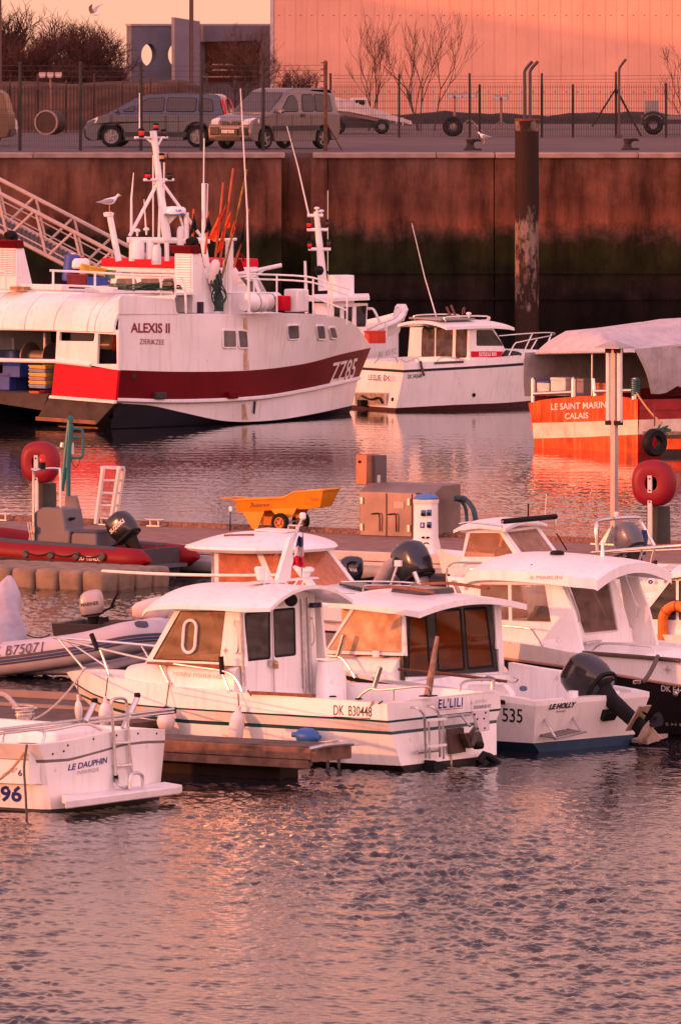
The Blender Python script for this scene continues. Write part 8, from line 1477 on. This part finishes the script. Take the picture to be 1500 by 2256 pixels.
# roof: a rounded lozenge, thick in the middle
z0 = JV(564, 1217, -.95).z; u0_, u1_ = Jf.V(436, 1192, 0).x, Jf.V(732, 1200, 0).x; rows = []; lows = []
for i in range(21):
    t = i/20; u = lerp(u0_, u1_, t); w = 1.08*(1-abs(2*t-.95)**3.2)**.5 if abs(2*t-.95) < 1 else .02; w = max(w, .03)
    rows.append([V3((u, w*s, z0+.07+.20*(1-abs(s)**2.2)*(1-abs(2*t-1)**2.5)+.02*t)) for s in np.linspace(-1, 1, 17)]); lows.append([V3((u, w*s*.97, z0+.0-.02*(1-abs(2*t-1)))) for s in np.linspace(-1, 1, 17)])
mb = MB(); mb.grid(rows); mb.grid(lows); ring = lambda G: G[0]+[r[-1] for r in G[1:-1]]+G[-1][::-1]+[r[0] for r in G[1:-1]][::-1]; a_, b_ = ring(rows), ring(lows); a_.append(a_[0]); b_.append(b_[0]); m_ = [x.lerp(y, .5)+(x.lerp(y, .5)-V3((lerp(u0_, u1_, .5), 0, z0))).normalized()*.04 for x, y in zip(a_, b_)]; mb.grid([a_, m_, b_]); mb.build('cabin_roof', WHITE, jb, ang=60)
MB().box((lerp(u0_, u1_, .58), .05, z0+.29), (.55, .5, .03), rot=Matrix.Rotation(R(2), 3, 'Y')).build('roof_hatch', M('hatch_white', (.7, .68, .67), .2), jb, bevel=.01); MB().tube([(lerp(u0_, u1_, .30), -.55, z0+.225), (lerp(u0_, u1_, .52), -.55, z0+.245)], .018, 6).build('roof_grab_rail', WOOD, jb)
MB().tube([Jf.V(507, 1170, .2), Jf.V(508, 1128, .2)], [.014, .008], 6).build('aerial', BLACK, jb); MB().lathe([(.02, 0), (.026, .02), (.026, .07), (0, .075)], Jf.V(508, 1126, .2), n=10).build('anchor_light', WHITE, jb)
mb = letter(MB(), 'JEANNEAU', Jf.hit(709, 1374, jbvh)[0], Jf.hit(741, 1376, jbvh)[0], Jf.hit(709, 1367, jbvh)[0], bvh=jbvh, off=.004); mb.build('maker_name', INKG, jb); star(Jf.hit(702, 1370, jbvh)[0]+V3((0, -.01, 0)), V3((1, 0, 0)), V3((0, 0, 1)), .035, INKG, jb)
MB().prism([V3((JV(720, 1300).x, -.35, jz+.06)), V3((JV(780, 1300).x, -.25, jz-.02)), V3((JV(780, 1300).x, .25, jz-.02)), V3((JV(720, 1300).x, .35, jz+.06))], (0, 0, .03)).build('deck_hatch', M('hatch_smoke', (0,)*3), jb)
def jp(x, y, v): return Jf.V(x, y, v)
rail(jb, [[jp(752, 1282, -1.0), jp(830, 1281, -.9), jp(905, 1284, -.55), jp(945, 1292, -.2), jp(968, 1304, .1), jp(950, 1300, .5), jp(880, 1290, .9)], [jp(752, 1306, -1.0), jp(860, 1307, -.85), jp(930, 1307, -.4)], [jp(799, 1306, -.95), jp(802, 1294, -.95), jp(815, 1290, -.95), jp(895, 1291, -.62), jp(905, 1294, -.55), jp(907, 1340, -.5)], [jp(851, 1291, -.8), jp(851, 1345, -.8)]], .015, STEEL, 'pulpit_rail'); MB().tube([jp(875, 1246, -.7), jp(853, 1310, -.8)], .022, 7).build('boat_pole', GALV, jb); MB().box(jp(877, 1241, -.7), (.1, .08, .09)).build('pole_head', WHITE, jb); MB().tube([jp(912, 1260, -.5), jp(922, 1284, -.5)], .035, 8).build('rod_holder', STEEL, jb)
# ---------------------------------------------------------------- two motors on a dark workboat behind the pulpit
Kf = Fr(G(880, 1312), -28, 0); kb = Kf.root('work_dinghy', 'low dark work dinghy with two tilted outboards between the pontoon and the pulpit rail', 'dinghy')
kh = [P0(0, .7, .0), P0(1, .75, 0), P0(2.2, .4, 0), P0(3, 0, .05)]; hull(Kf, kb, -1, [below(kh, -.2, .6, .3), kh, [P0(0, .85, .34), P0(1, .9, .34), P0(2.3, .6, .38), P0(3.2, 0, .45)]], [0, 0], [HYG], wide=.1, floor=.1, ucock=(.1, 9), deckmat=0)
YBL = M('motor_navy', (.012, .016, .03), .2, coat=.5, var=.1); p = Kf.D(795, 1292, 151); outboard(kb, (p.x-.1, p.y, p.z), -150, 6, .82, YBL, BLACK, 'YAMAHA', INKW, legl=.6, tsz=.9); mt = [c for c in kb.children if c.name.startswith('outboard')][-1]; MB().tube(crv([Kf.D(770, 1266, 150.8), Kf.D(765, 1244, 150.8), Kf.D(775, 1238, 150.8), Kf.D(786, 1240, 150.8)], 4), .02, 6).build('tiller', BLACK, mt)
p = Kf.D(905, 1300, 150); outboard(kb, (p.x+.05, p.y, p.z), -20, 28, 1.3, YBL, M('leg_grey', (.2, .18, .18), .4), None, legl=.6); MB().rr([(Kf.D(822, 1288, 150), (0, 1, 0), (0, 0, 1), .05, .06), (Kf.D(850, 1262, 150), (0, 1, 0), (0, 0, 1), .12, .2), (Kf.D(872, 1240, 150), (0, 1, 0), (0, 0, 1), .14, .1)], e=2.6).build('grey_cover', M('cover_taupe', (.30, .26, .25), .7, var=.2), kb)
# ---------------------------------------------------------------- cuddy boat at the pontoon (light bar)
Qf = Fr(G(1015, 1345), -25, -.95); qb = Qf.root('cuddy_boat', 'white cuddy boat with amber windscreen and light bar on its roof at the pontoon', 'boat'); QV = lambda x, y, v=-.75: Qf.V(x, y, v)
qs = Lv(Qf, -1, [(985, 1250, 1.0), (1100, 1250, 1.0), (1200, 1256, .85), (1300, 1262, .4), (1360, 1258, 0)]); qw_ = [P0(0, .9, .05), P0(1.3, .9, .05), P0(2.4, .5, .05), P0(3.1, 0, .08)]; hull(Qf, qb, -1, [below(qw_, -.2, .6, .3), qw_, qs], [0, 1], [DARKB, WHITE], wide=.1, floor=.4, ucock=(.1, .6), fore=-.02, deckmat=1)
cabin(Qf, qb, -1, .75, 0, [(1148, 1228), (1104, 1168), (1028, 1168), (1012, 1250), (1148, 1250)], [[(1034, 1173), (1100, 1173), (1136, 1228), (1020, 1228)]], None, None, glass('amber_screen', (.85, .62, .45), 1., .35, (.62, .36, .22)), WHITE); qz = QV(1100, 1168).z
rows = [[V3((QV(x, 1168).x, v, qz+.02+zz+.1*(1-(v/.9)**2))) for v in np.linspace(-.86, .86, 11)] for x, zz in ((1004, -.04), (1020, .01), (1060, .05), (1108, .02), (1118, .0))]; MB().slab(rows, (0, 0, -.05)).build('cabin_roof', WHITE, qb, ang=50)
a_, b_ = Qf.D(1106, 1149, 148.8), Qf.D(1224, 1138, 149.6); lb = MB().tube([a_, b_], .045, 8).build('light_bar', BLACK, qb); MB().tube([a_+V3((-.0, -.045, -.0)), b_+V3((0, -.045, 0))], .018, 6).build('lens', M('lens_glass', (0,)*3), lb); rail(qb, [[a_, a_+V3((.02, 0, -.12))], [b_, b_+V3((0, 0, -.14))], [Qf.D(1010, 1154, 148.8), Qf.D(1035, 1151, 148.8), Qf.D(1098, 1158, 148.8), Qf.D(1102, 1163, 148.8)]], .014, STEEL, 'roof_rail')
MB().tube([Qf.D(1163, 1140, 149.5), Qf.D(1163, 1110, 149.5)], .015, 6).build('mast_light', BLACK, qb); MB().tube([Qf.D(1200, 1138, 149.6), Qf.D(1203, 1088, 149.6)], .006, 5).build('aerial', WHITE, qb); MB().tube([QV(1225, 1175, .1), QV(1248, 1212, .1)], .012, 5).build('wiper', BLACK, qb)
rail(qb, [[QV(985, 1300, -.9), QV(984, 1260, -.9), QV(995, 1242, -.9), QV(1020, 1239, -.85), QV(1060, 1240, -.8)]], .018, STEEL, 'side_rail')
MB().box((QV(1105, 1200).x-.1, 0, qz-.45), (.2, 1.2, .3)).build('dashboard', M('dash_orange_brown', (.30, .13, .07), .6), qb)
# ---------------------------------------------------------------- open boat with stainless arch
Yf = Fr(G(1330, 1330), 150, .9); yb_ = Yf.root('open_boat', 'open boat with stainless arch and grey outboard in front of the lamp post', 'boat'); yw = [P0(0, .85, .05), P0(2, .85, .05), P0(3.4, .5, .05), P0(4.2, 0, .08)]
Yf.o.x += .6; yb_.location = Yf.o
hull(Yf, yb_, 1, [below(yw, -.2, .6, .3), yw, [P0(0, .95, .55), P0(2, .98, .58), P0(3.5, .6, .65), P0(4.4, 0, .75)]], [0, 1], [DARKB, WHITE], wide=.12, floor=.3, ucock=(.1, 3), deckmat=1)
YD = lambda x, y, d=152.5: Yf.D(x, y, d)
rail(yb_, [[YD(1316, 1218), YD(1313, 1160), YD(1322, 1146, 152.8), YD(1398, 1140, 153.4), YD(1410, 1150, 153.5), YD(1440, 1202, 153.5)]], .035, STEEL, 'stern_arch'); MB().lathe([(.02, 0), (.04, .03), (.04, .09), (.0, .1)], YD(1357, 1140, 153), n=12).build('arch_light', WHITE, yb_); p = YD(1385, 1232, 152.6); outboard(yb_, (p.x, p.y, p.z), 165, 30, 1.0, M('motor_grey_blue', (.09, .09, .11), .3, coat=.3), BLACK, None, legl=.55)
# small ensign on the arch
o = empty('small_pennant', 'small dark blue pennant hanging below the stainless arch', 'flag', W(1411, 1168, 153.3)); rows = [[V3((x*.1+.02*math.sin(z), .02*math.sin(x*2+z), -.42*z/5)) for x in (-1, -.3, .4, 1)] for z in range(6)]; MB().slab(rows, (0, .006, 0)).build('cloth', M('flag_blue', (0,)*3), o, ang=70); MB().tube([(0, 0, .2), (0, 0, -.45)], .008, 5).build('staff', GALV, o)
# ---------------------------------------------------------------- white boat with pulpit at the right
Zf = Fr(G(1520, 1395), 155, .95, 2.2); zb_ = Zf.root('day_boat', 'white day boat with long pulpit rails and smoked deck hatch at the right edge', 'boat'); zw = [P0(0, .9, .05), P0(2.5, .95, .05), P0(3.6, .6, .05), P0(4.6, 0, .08)]
zs = Lv(Zf, 1, [(1640, 1320, .98), (1520, 1312, 1.0), (1440, 1306, .7), (1375, 1302, 0)])
hull(Zf, zb_, 1, [below(zw, -.2, .6, .3), zw, zs], [0, 1], [DARKB, WHITE], wide=.12, floor=None, fore=.02, deckmat=1); ZV = lambda x, y, v: Zf.V(x, y, v)
MB().rr([(ZV(1640, 1290, 0), (0, 1, 0), (0, 0, 1), .8, .3), (ZV(1480, 1290, 0), (0, 1, 0), (0, 0, 1), .7, .28), (ZV(1420, 1297, 0), (0, 1, 0), (0, 0, 1), .4, .12)], e=4, n=26).build('cabin_trunk', WHITE, zb_, ang=60); MB().prism([ZV(x, y, .72) for x, y in ((1425, 1272), (1436, 1260), (1500, 1256), (1500, 1272))], (0, .02, 0)).build('deck_hatch', M('hatch_smoke', (0,)*3), zb_)
rail(zb_, [[ZV(1302, 1217, 0), ZV(1380, 1212, .4), ZV(1500, 1202, .9), ZV(1640, 1194, .95)], [ZV(1302, 1217, 0), ZV(1400, 1208, -.5), ZV(1560, 1196, -.9)], [ZV(1318, 1221, .0), ZV(1400, 1214, .45), ZV(1640, 1205, .95)], [ZV(1414, 1210, .5), ZV(1388, 1300, .3)], [ZV(1439, 1212, .6), ZV(1420, 1290, .5)]], .018, STEEL, 'pulpit_rail'); MB().tube([ZV(1440+6*math.sin(i), 1240+5*math.cos(i*1.2), .5) for i in range(12)], .012, 5).build('shackle_line', BLACK, zb_)
rope([Zf.wor(ZV(1432+4*math.sin(i*.9), 1282+3*math.cos(i*.9), .75)) for i in range(14)], .014, M('rope_bright_blue', (.03, .06, .35), .9), 'knot of bright blue rope on the white day boat at the right')
# ---------------------------------------------------------------- grey inflatable K B75071
Nn = Fr(G(150, 1500), 158, .80, 1.4); nf = Nn.root('grey_inflatable', 'pale grey inflatable dinghy with blue stripe and raised bow, K B75071 on the tube', 'inflatable boat'); NV = lambda x, y, v=.62: Nn.V(x, y, v)
HYP = M('hypalon_pale', (.42, .39, .43), .55, var=.08, scale=4, spec=.25); HB = M('stripe_slate', (.05, .055, .075), .6); HB2 = M('stripe_blue', (.03, .05, .15), .6)
cl = [(-160, 1462, 0), (-60, 1460, .6), (20, 1452, .6), (110, 1440, .6), (200, 1425, .56), (275, 1406, .45), (330, 1400, .22), (352, 1404, .0)]
C0 = [NV(x, y, v) for x, y, v in cl[1:]]; far_ = [V3((c.x, -c.y, c.z)) for c in C0[::-1][1:]]
Cc = crv(C0, 8); mid = len(Cc); Cf_ = crv(C0+far_, 8); MBt = MB().tube(Cf_, .235, 26); tb = MBt.build('main_tube', HYP, nf, ang=60); nb = MBt.bvh()
def ring_strip(a0, a1, m, nm, off=.006):
    rows = []
    for i, c in enumerate(Cf_[:-1]):
        t = (Cf_[i+1]-c).normalized(); a = V3((0, 0, 1)); a = (a-t*a.dot(t)).normalized(); b = t.cross(a); rows.append([c+(a*math.cos(R(q))+b*math.sin(R(q)))*(.235+off) for q in np.linspace(a0, a1, 4)])
    return MB().grid(rows).build(nm, m, tb, ang=70)
sgn = -1 if (Cf_[1]-Cf_[0]).normalized().cross(V3((0, 0, 1))).y < 0 else 1
for a0, a1, m, nm in ((78, 88, HB, 'rub_strake'), (90, 99, HB2, 'blue_stripe'), (101, 108, HB, 'rub_strake')): ring_strip(a0*sgn, a1*sgn, m, nm)
h = lambda x, y: Nn.hit(x, y, nb)[0]
mb = letter(MB(), 'K B75071', h(-14, 1448), h(97, 1437), h(-12, 1427), bvh=nb, off=.018, shear=.12); mb.build('registration', M('ink_slate', (.07, .065, .08), .6), tb)
lp = [h(x, y) for x, y in rnd([(296, 1373), (305, 1369), (325, 1370), (329, 1380), (322, 1384), (302, 1382)], 3)]
if all(lp): MB().prism([p+V3((0, .004, .004)) for p in lp], (0, .006, .006)).build('handle_recess', HB, tb)
MB().rr([((C0[0].x-.2, 0, .12), (0, 1, 0), (0, 0, 1), .5, .1), ((C0[3].x, 0, .14), (0, 1, 0), (0, 0, 1), .5, .1), ((C0[5].x, 0, .35), (0, 1, 0), (0, 0, 1), .2, .08)], e=3).build('keel', HYP, nf); MB().tube(sag(NV(60, 1398, .3), NV(112, 1398, .3), .05), .01, 5).build('grab_line', BLACK, tb)
# ---- dinghy behind it that carries the two small motors
Df = Fr(G(262, 1402), -20, 0); db = Df.root('small_dinghy', 'low dinghy behind the grey inflatable carrying a small outboard and a covered one', 'dinghy'); dw = [P0(-.9, .5, 0), P0(0, .55, 0), P0(.8, .4, 0), P0(1.4, 0, .05)]; hull(Df, db, -1, [below(dw, -.2, .6, .2), dw, [P0(-.9, .6, .22), P0(0, .65, .22), P0(.8, .45, .24), P0(1.5, 0, .3)]], [0, 0], [HYG], wide=.08, floor=.05, ucock=(-2, 9), deckmat=0, N=16)
MSIL = M('motor_silver', (.45, .38, .36), .32, .3, var=.08); p = Df.D(222, 1358, 143); outboard(db, (p.x, p.y, p.z-.03), 200, -8, .76, MSIL, BLACK, 'MARINER', INK, legl=.42, tsz=1.05); mt = [c for c in db.children if c.name.startswith('outboard')][-1]; MB().tube([Df.D(246, 1338, 143), Df.D(252, 1322, 142.9), Df.D(262, 1304, 142.8)], [.025, .02, .015], 7).build('tiller', BLACK, mt)
PCV = M('motor_cover_pale', (.62, .50, .49), .7, var=.1, bump=.2); e_ = Df.D(368, 1340, 140)-Df.D(292, 1348, 140); n_ = V3((0, 0, 1)); X = e_.cross(n_).normalized(); up = X.cross(e_).normalized(); p0_ = Df.D(292, 1347, 140)
cv = MB().rr([(p0_, X, up, .1, .07), (p0_+e_*.12, X, up, .15, .12), (p0_+e_*.5-up*.0, X, up, .18, .17), (p0_+e_*.85, X, up, .17, .19), (p0_+e_*1.0, X, up, .13, .15), (p0_+e_*1.06, X, up, .06, .07)], e=3).build('covered_motor', PCV, db, ang=60); mb = MB(); [mb.box(Df.D(343+k*9, 1337+j*5, 139.75), (.055, .02, .014)) for k in (-.5, .5) for j in (0, 1)]; mb.build('printed_dashes', INK, cv); MB().lathe([(.05, 0), (.055, .012), (.04, .02)], p0_, -e_, 16).build('cover_ring', ORANGE, cv)
# ---- tarpaulin heap at the left edge
o = empty('lilac_cover', 'crumpled lilac grey boat cover bunched up at the left picture edge', 'cover', G(8, 1452)); rows = []
for j in range(12):
    t = j/11; rr_ = .42*(1-t)**.7+.03; rows.append([V3((-.12+.22*t+rr_*math.cos(a)*(1+.12*math.sin(3*a+j)), .5*rr_*math.sin(a)*(1+.15*math.sin(5*a+j*1.3)), .25+1.02*t)) for a in np.linspace(0, 6.283, 29)[:-1]])
mb = MB(); mb.grid([r for r in rows], closed=True); mb.build('cloth', M('cover_lilac', (.40, .39, .48), .8, var=.15, scale=4, bump=.7, bscale=6), o, ang=80); rows = [[V3((x*.3-.1, y*.2, .06+.08*math.sin(x*2+y*3))) for x in range(-2, 5)] for y in range(-2, 3)]; MB().slab(rows, (0, 0, .015)).build('skirt', M('cover_slate', (.16, .17, .24), .8, bump=.5), o, ang=80)
# ---------------------------------------------------------------- LE DAUPHIN
Dn = Fr(G(108, 1790), 149, 1.28); dn_ = Dn.root('open_boat', 'white open fishing boat seen from astern with folded ladder, LE DAUPHIN on its transom', 'boat')
DU = lambda x, y, u=0.: Dn.U(x, y, u)
def drow(P, n=15, bulge=.16):
    C = [DU(x, y) for x, y in P]; vs = [c.y for c in C]; o = np.argsort(vs); vs = [vs[i] for i in o]; zs = [C[i].z for i in o]; out = []
    for v in np.linspace(vs[0], vs[-1], n):
        t = (v-(vs[0]+vs[-1])/2)/((vs[-1]-vs[0])/2); out.append(V3((-bulge*(1-abs(t)**2.6), v, float(np.interp(v, vs, zs)))))
    return out
bands = [[(112, 1789), (250, 1772), (352, 1758)], [(113, 1783), (250, 1764), (352, 1748)], [(100, 1681), (140, 1676), (168, 1666), (208, 1654), (249, 1642), (300, 1637), (363, 1637)], [(98, 1674), (140, 1670), (168, 1661), (208, 1649), (249, 1637), (300, 1631), (364, 1631)], [(84, 1641), (125, 1634), (171, 1624), (224, 1611), (249, 1607), (300, 1605), (364, 1607)]]
DB = [drow(b) for b in bands]; mb = MB(); mb.grid([[V3((p.x+.2, p.y*.9, -.3)) for p in DB[0]], DB[0]], 0)
for i in range(4): mb.grid([DB[i], DB[i+1]], [0, 1, 2, 1][i])
cap = [p+V3((.13, 0, 0)) for p in DB[4]]; mb.grid([DB[4], cap], 1); mb.grid([cap, [V3((p.x, p.y, .35)) for p in cap]], 1)
HOLL = M('rub_grey', (.16, .13, .125), .6); mb.build('transom', [DARKB, WHITE, HOLL], dn_, ang=30); dbv = mb.bvh()
vN, vF = DB[4][-1].y, DB[4][0].y
def dside(k, s_): p = DB[k][-1] if s_ > 0 else DB[k][0]; return p
for s_ in (1, -1):
    mb = MB(); L = []
    for k in range(5):
        p = dside(k, s_); f = [1, 1, 1.06, 1.06, 1.06][k]; L.append(crv([p, V3((.25, p.y+s_*.06, p.z)), V3((1.5, (p.y+s_*.1)*f, p.z+.01)), V3((3.2, p.y*1.0, p.z+.05*(k > 1))), V3((4.8, p.y*.55, p.z+.12*(k > 1))), V3((5.6, 0, p.z+.2*(k > 1)))], 6))
    lowk = [V3((q.x, q.y*.7, -.3)) for q in L[0]]; mb.grid([lowk, L[0]], 0)
    for i in range(4): mb.grid([L[i], L[i+1]], [0, 1, 2, 1][i])
    inn = [V3((q.x+.06, q.y-s_*min(.14, abs(q.y)), q.z)) for q in L[4]]; mb.grid([L[4], inn], 1); mb.grid([inn, [V3((q.x, q.y, .35)) for q in inn]], 1); mb.grid([[V3((q.x, q.y, .35)) for q in inn], [V3((q.x, 0, .35)) for q in inn]], 1); mb.build('hull', [DARKB, WHITE, HOLL], dn_, ang=40)
    if s_ > 0: dsb = mb.bvh()
DH = lambda x, y, b=None: Dn.hit(x, y, b or dbv)[0]
mb = letter(MB(), 'LE DAUPHIN', DU(137, 1697), DU(213, 1679), DU(137, 1684), bvh=dbv, off=.005, bold=.02, shear=.18); mb.build('boat_name', INKB, dn_); mb = letter(MB(), 'DUNKERQUE', DU(153, 1706), DU(195, 1697), DU(153, 1698), bvh=dbv, off=.005); mb.build('home_port', INKG, dn_)
a_, b_, c_ = (DH(x, y, dsb) for x, y in ((-22, 1762), (49, 1765), (-22, 1731)))
if a_ and b_ and c_: mb = letter(MB(), '896', a_, b_, c_, bvh=dsb, off=.006, bold=.035); mb.build('registration', INKB, dn_)
a_, b_, c_ = (DH(x, y, dsb) for x, y in ((41, 1709), (50, 1709.5), (41, 1696)))
if a_ and b_ and c_: mb = letter(MB(), '6', a_, b_, c_, bvh=dsb, off=.006, bold=.02); mb.build('model_number', INKB, dn_)
a_, b_, c_ = (DH(x, y, dsb) for x, y in ((6, 1712), (39, 1698), (6, 1700)))
if a_ and b_ and c_: mb = letter(MB(), 'cle', a_, b_, c_, bvh=dsb, off=.006, shear=.3); mb.build('model_script', INKG, dn_)
# swim platform
zt_, zb2 = DU(402, 1726, -.55).z, DU(402, 1737, -.55).z
q = [DU(124, 1757, -.05), DU(352, 1722, -.05), DU(402, 1727, -.52), DU(395, 1731, -.6), DU(250, 1757, -.62), DU(122, 1781, -.5)]; zz_ = q[1].z
P_ = [V3((-.12, q[0].y-.02, zz_)), V3((-.12, q[1].y, zz_)), V3((-.55, DU(402, 1727, -.55).y, zz_)), V3((-.62, DU(395, 1731, -.62).y, zz_)), V3((-.58, DU(122, 1775, -.5).y-.1, zz_)), V3((-.2, q[0].y+.02, zz_))]
MB().prism(P_, (0, 0, -.1)).build('swim_platform', M('platform_white', (.72, .68, .66), .6, var=.12, scale=6, bump=.2), dn_, bevel=.015)
# folding ladder
mb = MB(); U_ = lambda x, y, u=-.2: DU(x, y, u)
mb.tube(crv([U_(256, 1716), U_(252, 1640), U_(246, 1553), U_(248, 1544), U_(254, 1539), U_(272, 1539), U_(278, 1545), U_(280, 1555), U_(285, 1640), U_(291, 1706)], 5), .02, 8); mb.build('boarding_ladder', STEEL, dn_); bl_ = dn_.children[-1] if dn_.children[-1].name.startswith('boarding') else [c for c in dn_.children if c.name.startswith('boarding_ladder')][-1]
for y, x0, x1 in ((1637, 253, 286), (1687, 256, 289)): MB().tube([U_(x0, y), U_(x1, y-2)], .02, 7).build('rung', STEEL, bl_)
MB().tube(crv([U_(256, 1716, -.2), U_(262, 1729, -.3), U_(275, 1734, -.35), U_(286, 1733, -.35)], 4), .022, 8).build('lower_leg', STEEL, bl_); MB().tube(crv([U_(286, 1737, -.4), U_(287, 1712, -.4), U_(294, 1704, -.4), U_(308, 1704, -.4), U_(314, 1712, -.4), U_(315, 1733, -.4)], 4), .022, 8).build('step_hoop', STEEL, bl_); mb = MB(); mb.tube([U_(256, 1708), U_(257, 1722)], .03, 8); mb.build('rubber_sleeve', BLACK, bl_)
rail(dn_, [[DU(7, 1635, .9), DU(10, 1615, .9), DU(26, 1608, .7), DU(94, 1610, .25), DU(94, 1640, .2)], [DU(94, 1610, .25), DU(130, 1605, .2), DU(190, 1595, .12), DU(224, 1608, .1)]], .02, STEEL, 'stern_rail')
for (x0, y0, x1, y1, m) in ((209, 1549, 189, 1590, STEEL), (303, 1537, 272, 1605, STEEL)): t_ = MB().tube([DU(x0, y0, .12), DU(x1, y1, .12)], .036, 12).build('rod_holder', m, dn_); MB().lathe([(.037, 0), (.044, .03), (.037, .06)], DU(x0, y0, .12), n=14).build('holder_rim', BLACK, t_)
for x0, y0 in ((90, 1662), (117, 1661), (141, 1655), (150, 1642), (206, 1628), (257, 1620), (304, 1616), (345, 1616)):
    p = DH(x0, y0)
    if p: MB().lathe([(0, -.004), (.014, -.004), (.014, .008), (0, .01)], p, (-1, 0, 0), 8).build('rail_bolt', BLACK, dn_)
MB().box(DU(66, 1642, .35), (.3, .12, .05)).build('stern_cleat', BLACK, dn_)
MB().box((1.0, -.45, .62), (.6, .9, .5)).build('side_seat', WHITE, dn_, bevel=.04); MB().box((2.2, -.2, .7), (.5, .8, .7)).build('console', WHITE, dn_, bevel=.04)
po = Dn.wor(DU(0, 1609, .3)); pe = Dn.wor(DU(382, 1562, .02))
for k, (y0, y1, dz, lab) in enumerate(((1606, 1562, 0, 'upper one of the two long steel poles lying across the stern of LE DAUPHIN'), (1616, 1569, 0, 'lower one of the two long steel poles lying across the stern of LE DAUPHIN'))):
    a_ = Dn.wor(DU(-60, y0+8, .35)); b_ = Dn.wor(DU(383, y1, .03)); o = empty('steel_pole', lab, 'pole', a_, 0, 'steel poles across the stern'); MB().cyl((0, 0, 0), b_-a_, .02).build('tube', STEEL, o); MB().lathe([(.022, 0), (.024, .03), (0, .035)], b_-a_, b_-a_, 10).build('end_cap', BLACK, o)
rope(sag(Dn.wor(DU(66, 1640, .2)), W(-8, 1722, 110.5), .06), .018, M('rope_ochre', (0,)*3), 'ochre rope hanging from the stern cleat of LE DAUPHIN to the left edge'); rope(crv([Dn.wor(DU(60, 1641, -.0)), W(54, 1690, 110.4), W(57, 1745, 110.3), W(60, 1806, 110.3)], 5), .016, ROPED, 'dark rope hanging from the corner of LE DAUPHIN into the water')
o = empty('mooring_cleat', 'cluster of cleat and pale rope on the walkway behind LE DAUPHIN', 'cleat', W(55, 1588, 115)); MB().box((0, 0, .06), (.2, .14, .12)).build('base', GALV, o, bevel=.02); MB().tube([(-.16, 0, .16), (0, 0, .13), (.16, 0, .16)], .025, 8).build('horn', GALV, o); MB().tube([V3((.12*math.cos(i*.9), .09*math.sin(i*.9), .05+.006*i)) for i in range(26)], .014, 6).build('rope_turns', ROPEM, o)
rope(crv([W(-10, 1528, 117), W(15, 1533, 116.4), W(40, 1560, 115.4), W(66, 1590, 114.8)], 5), .03, M('hose_grey', (.36, .33, .33), .6), 'pale grey hose curving down over the walkway at the left', 'hose', 'hose')
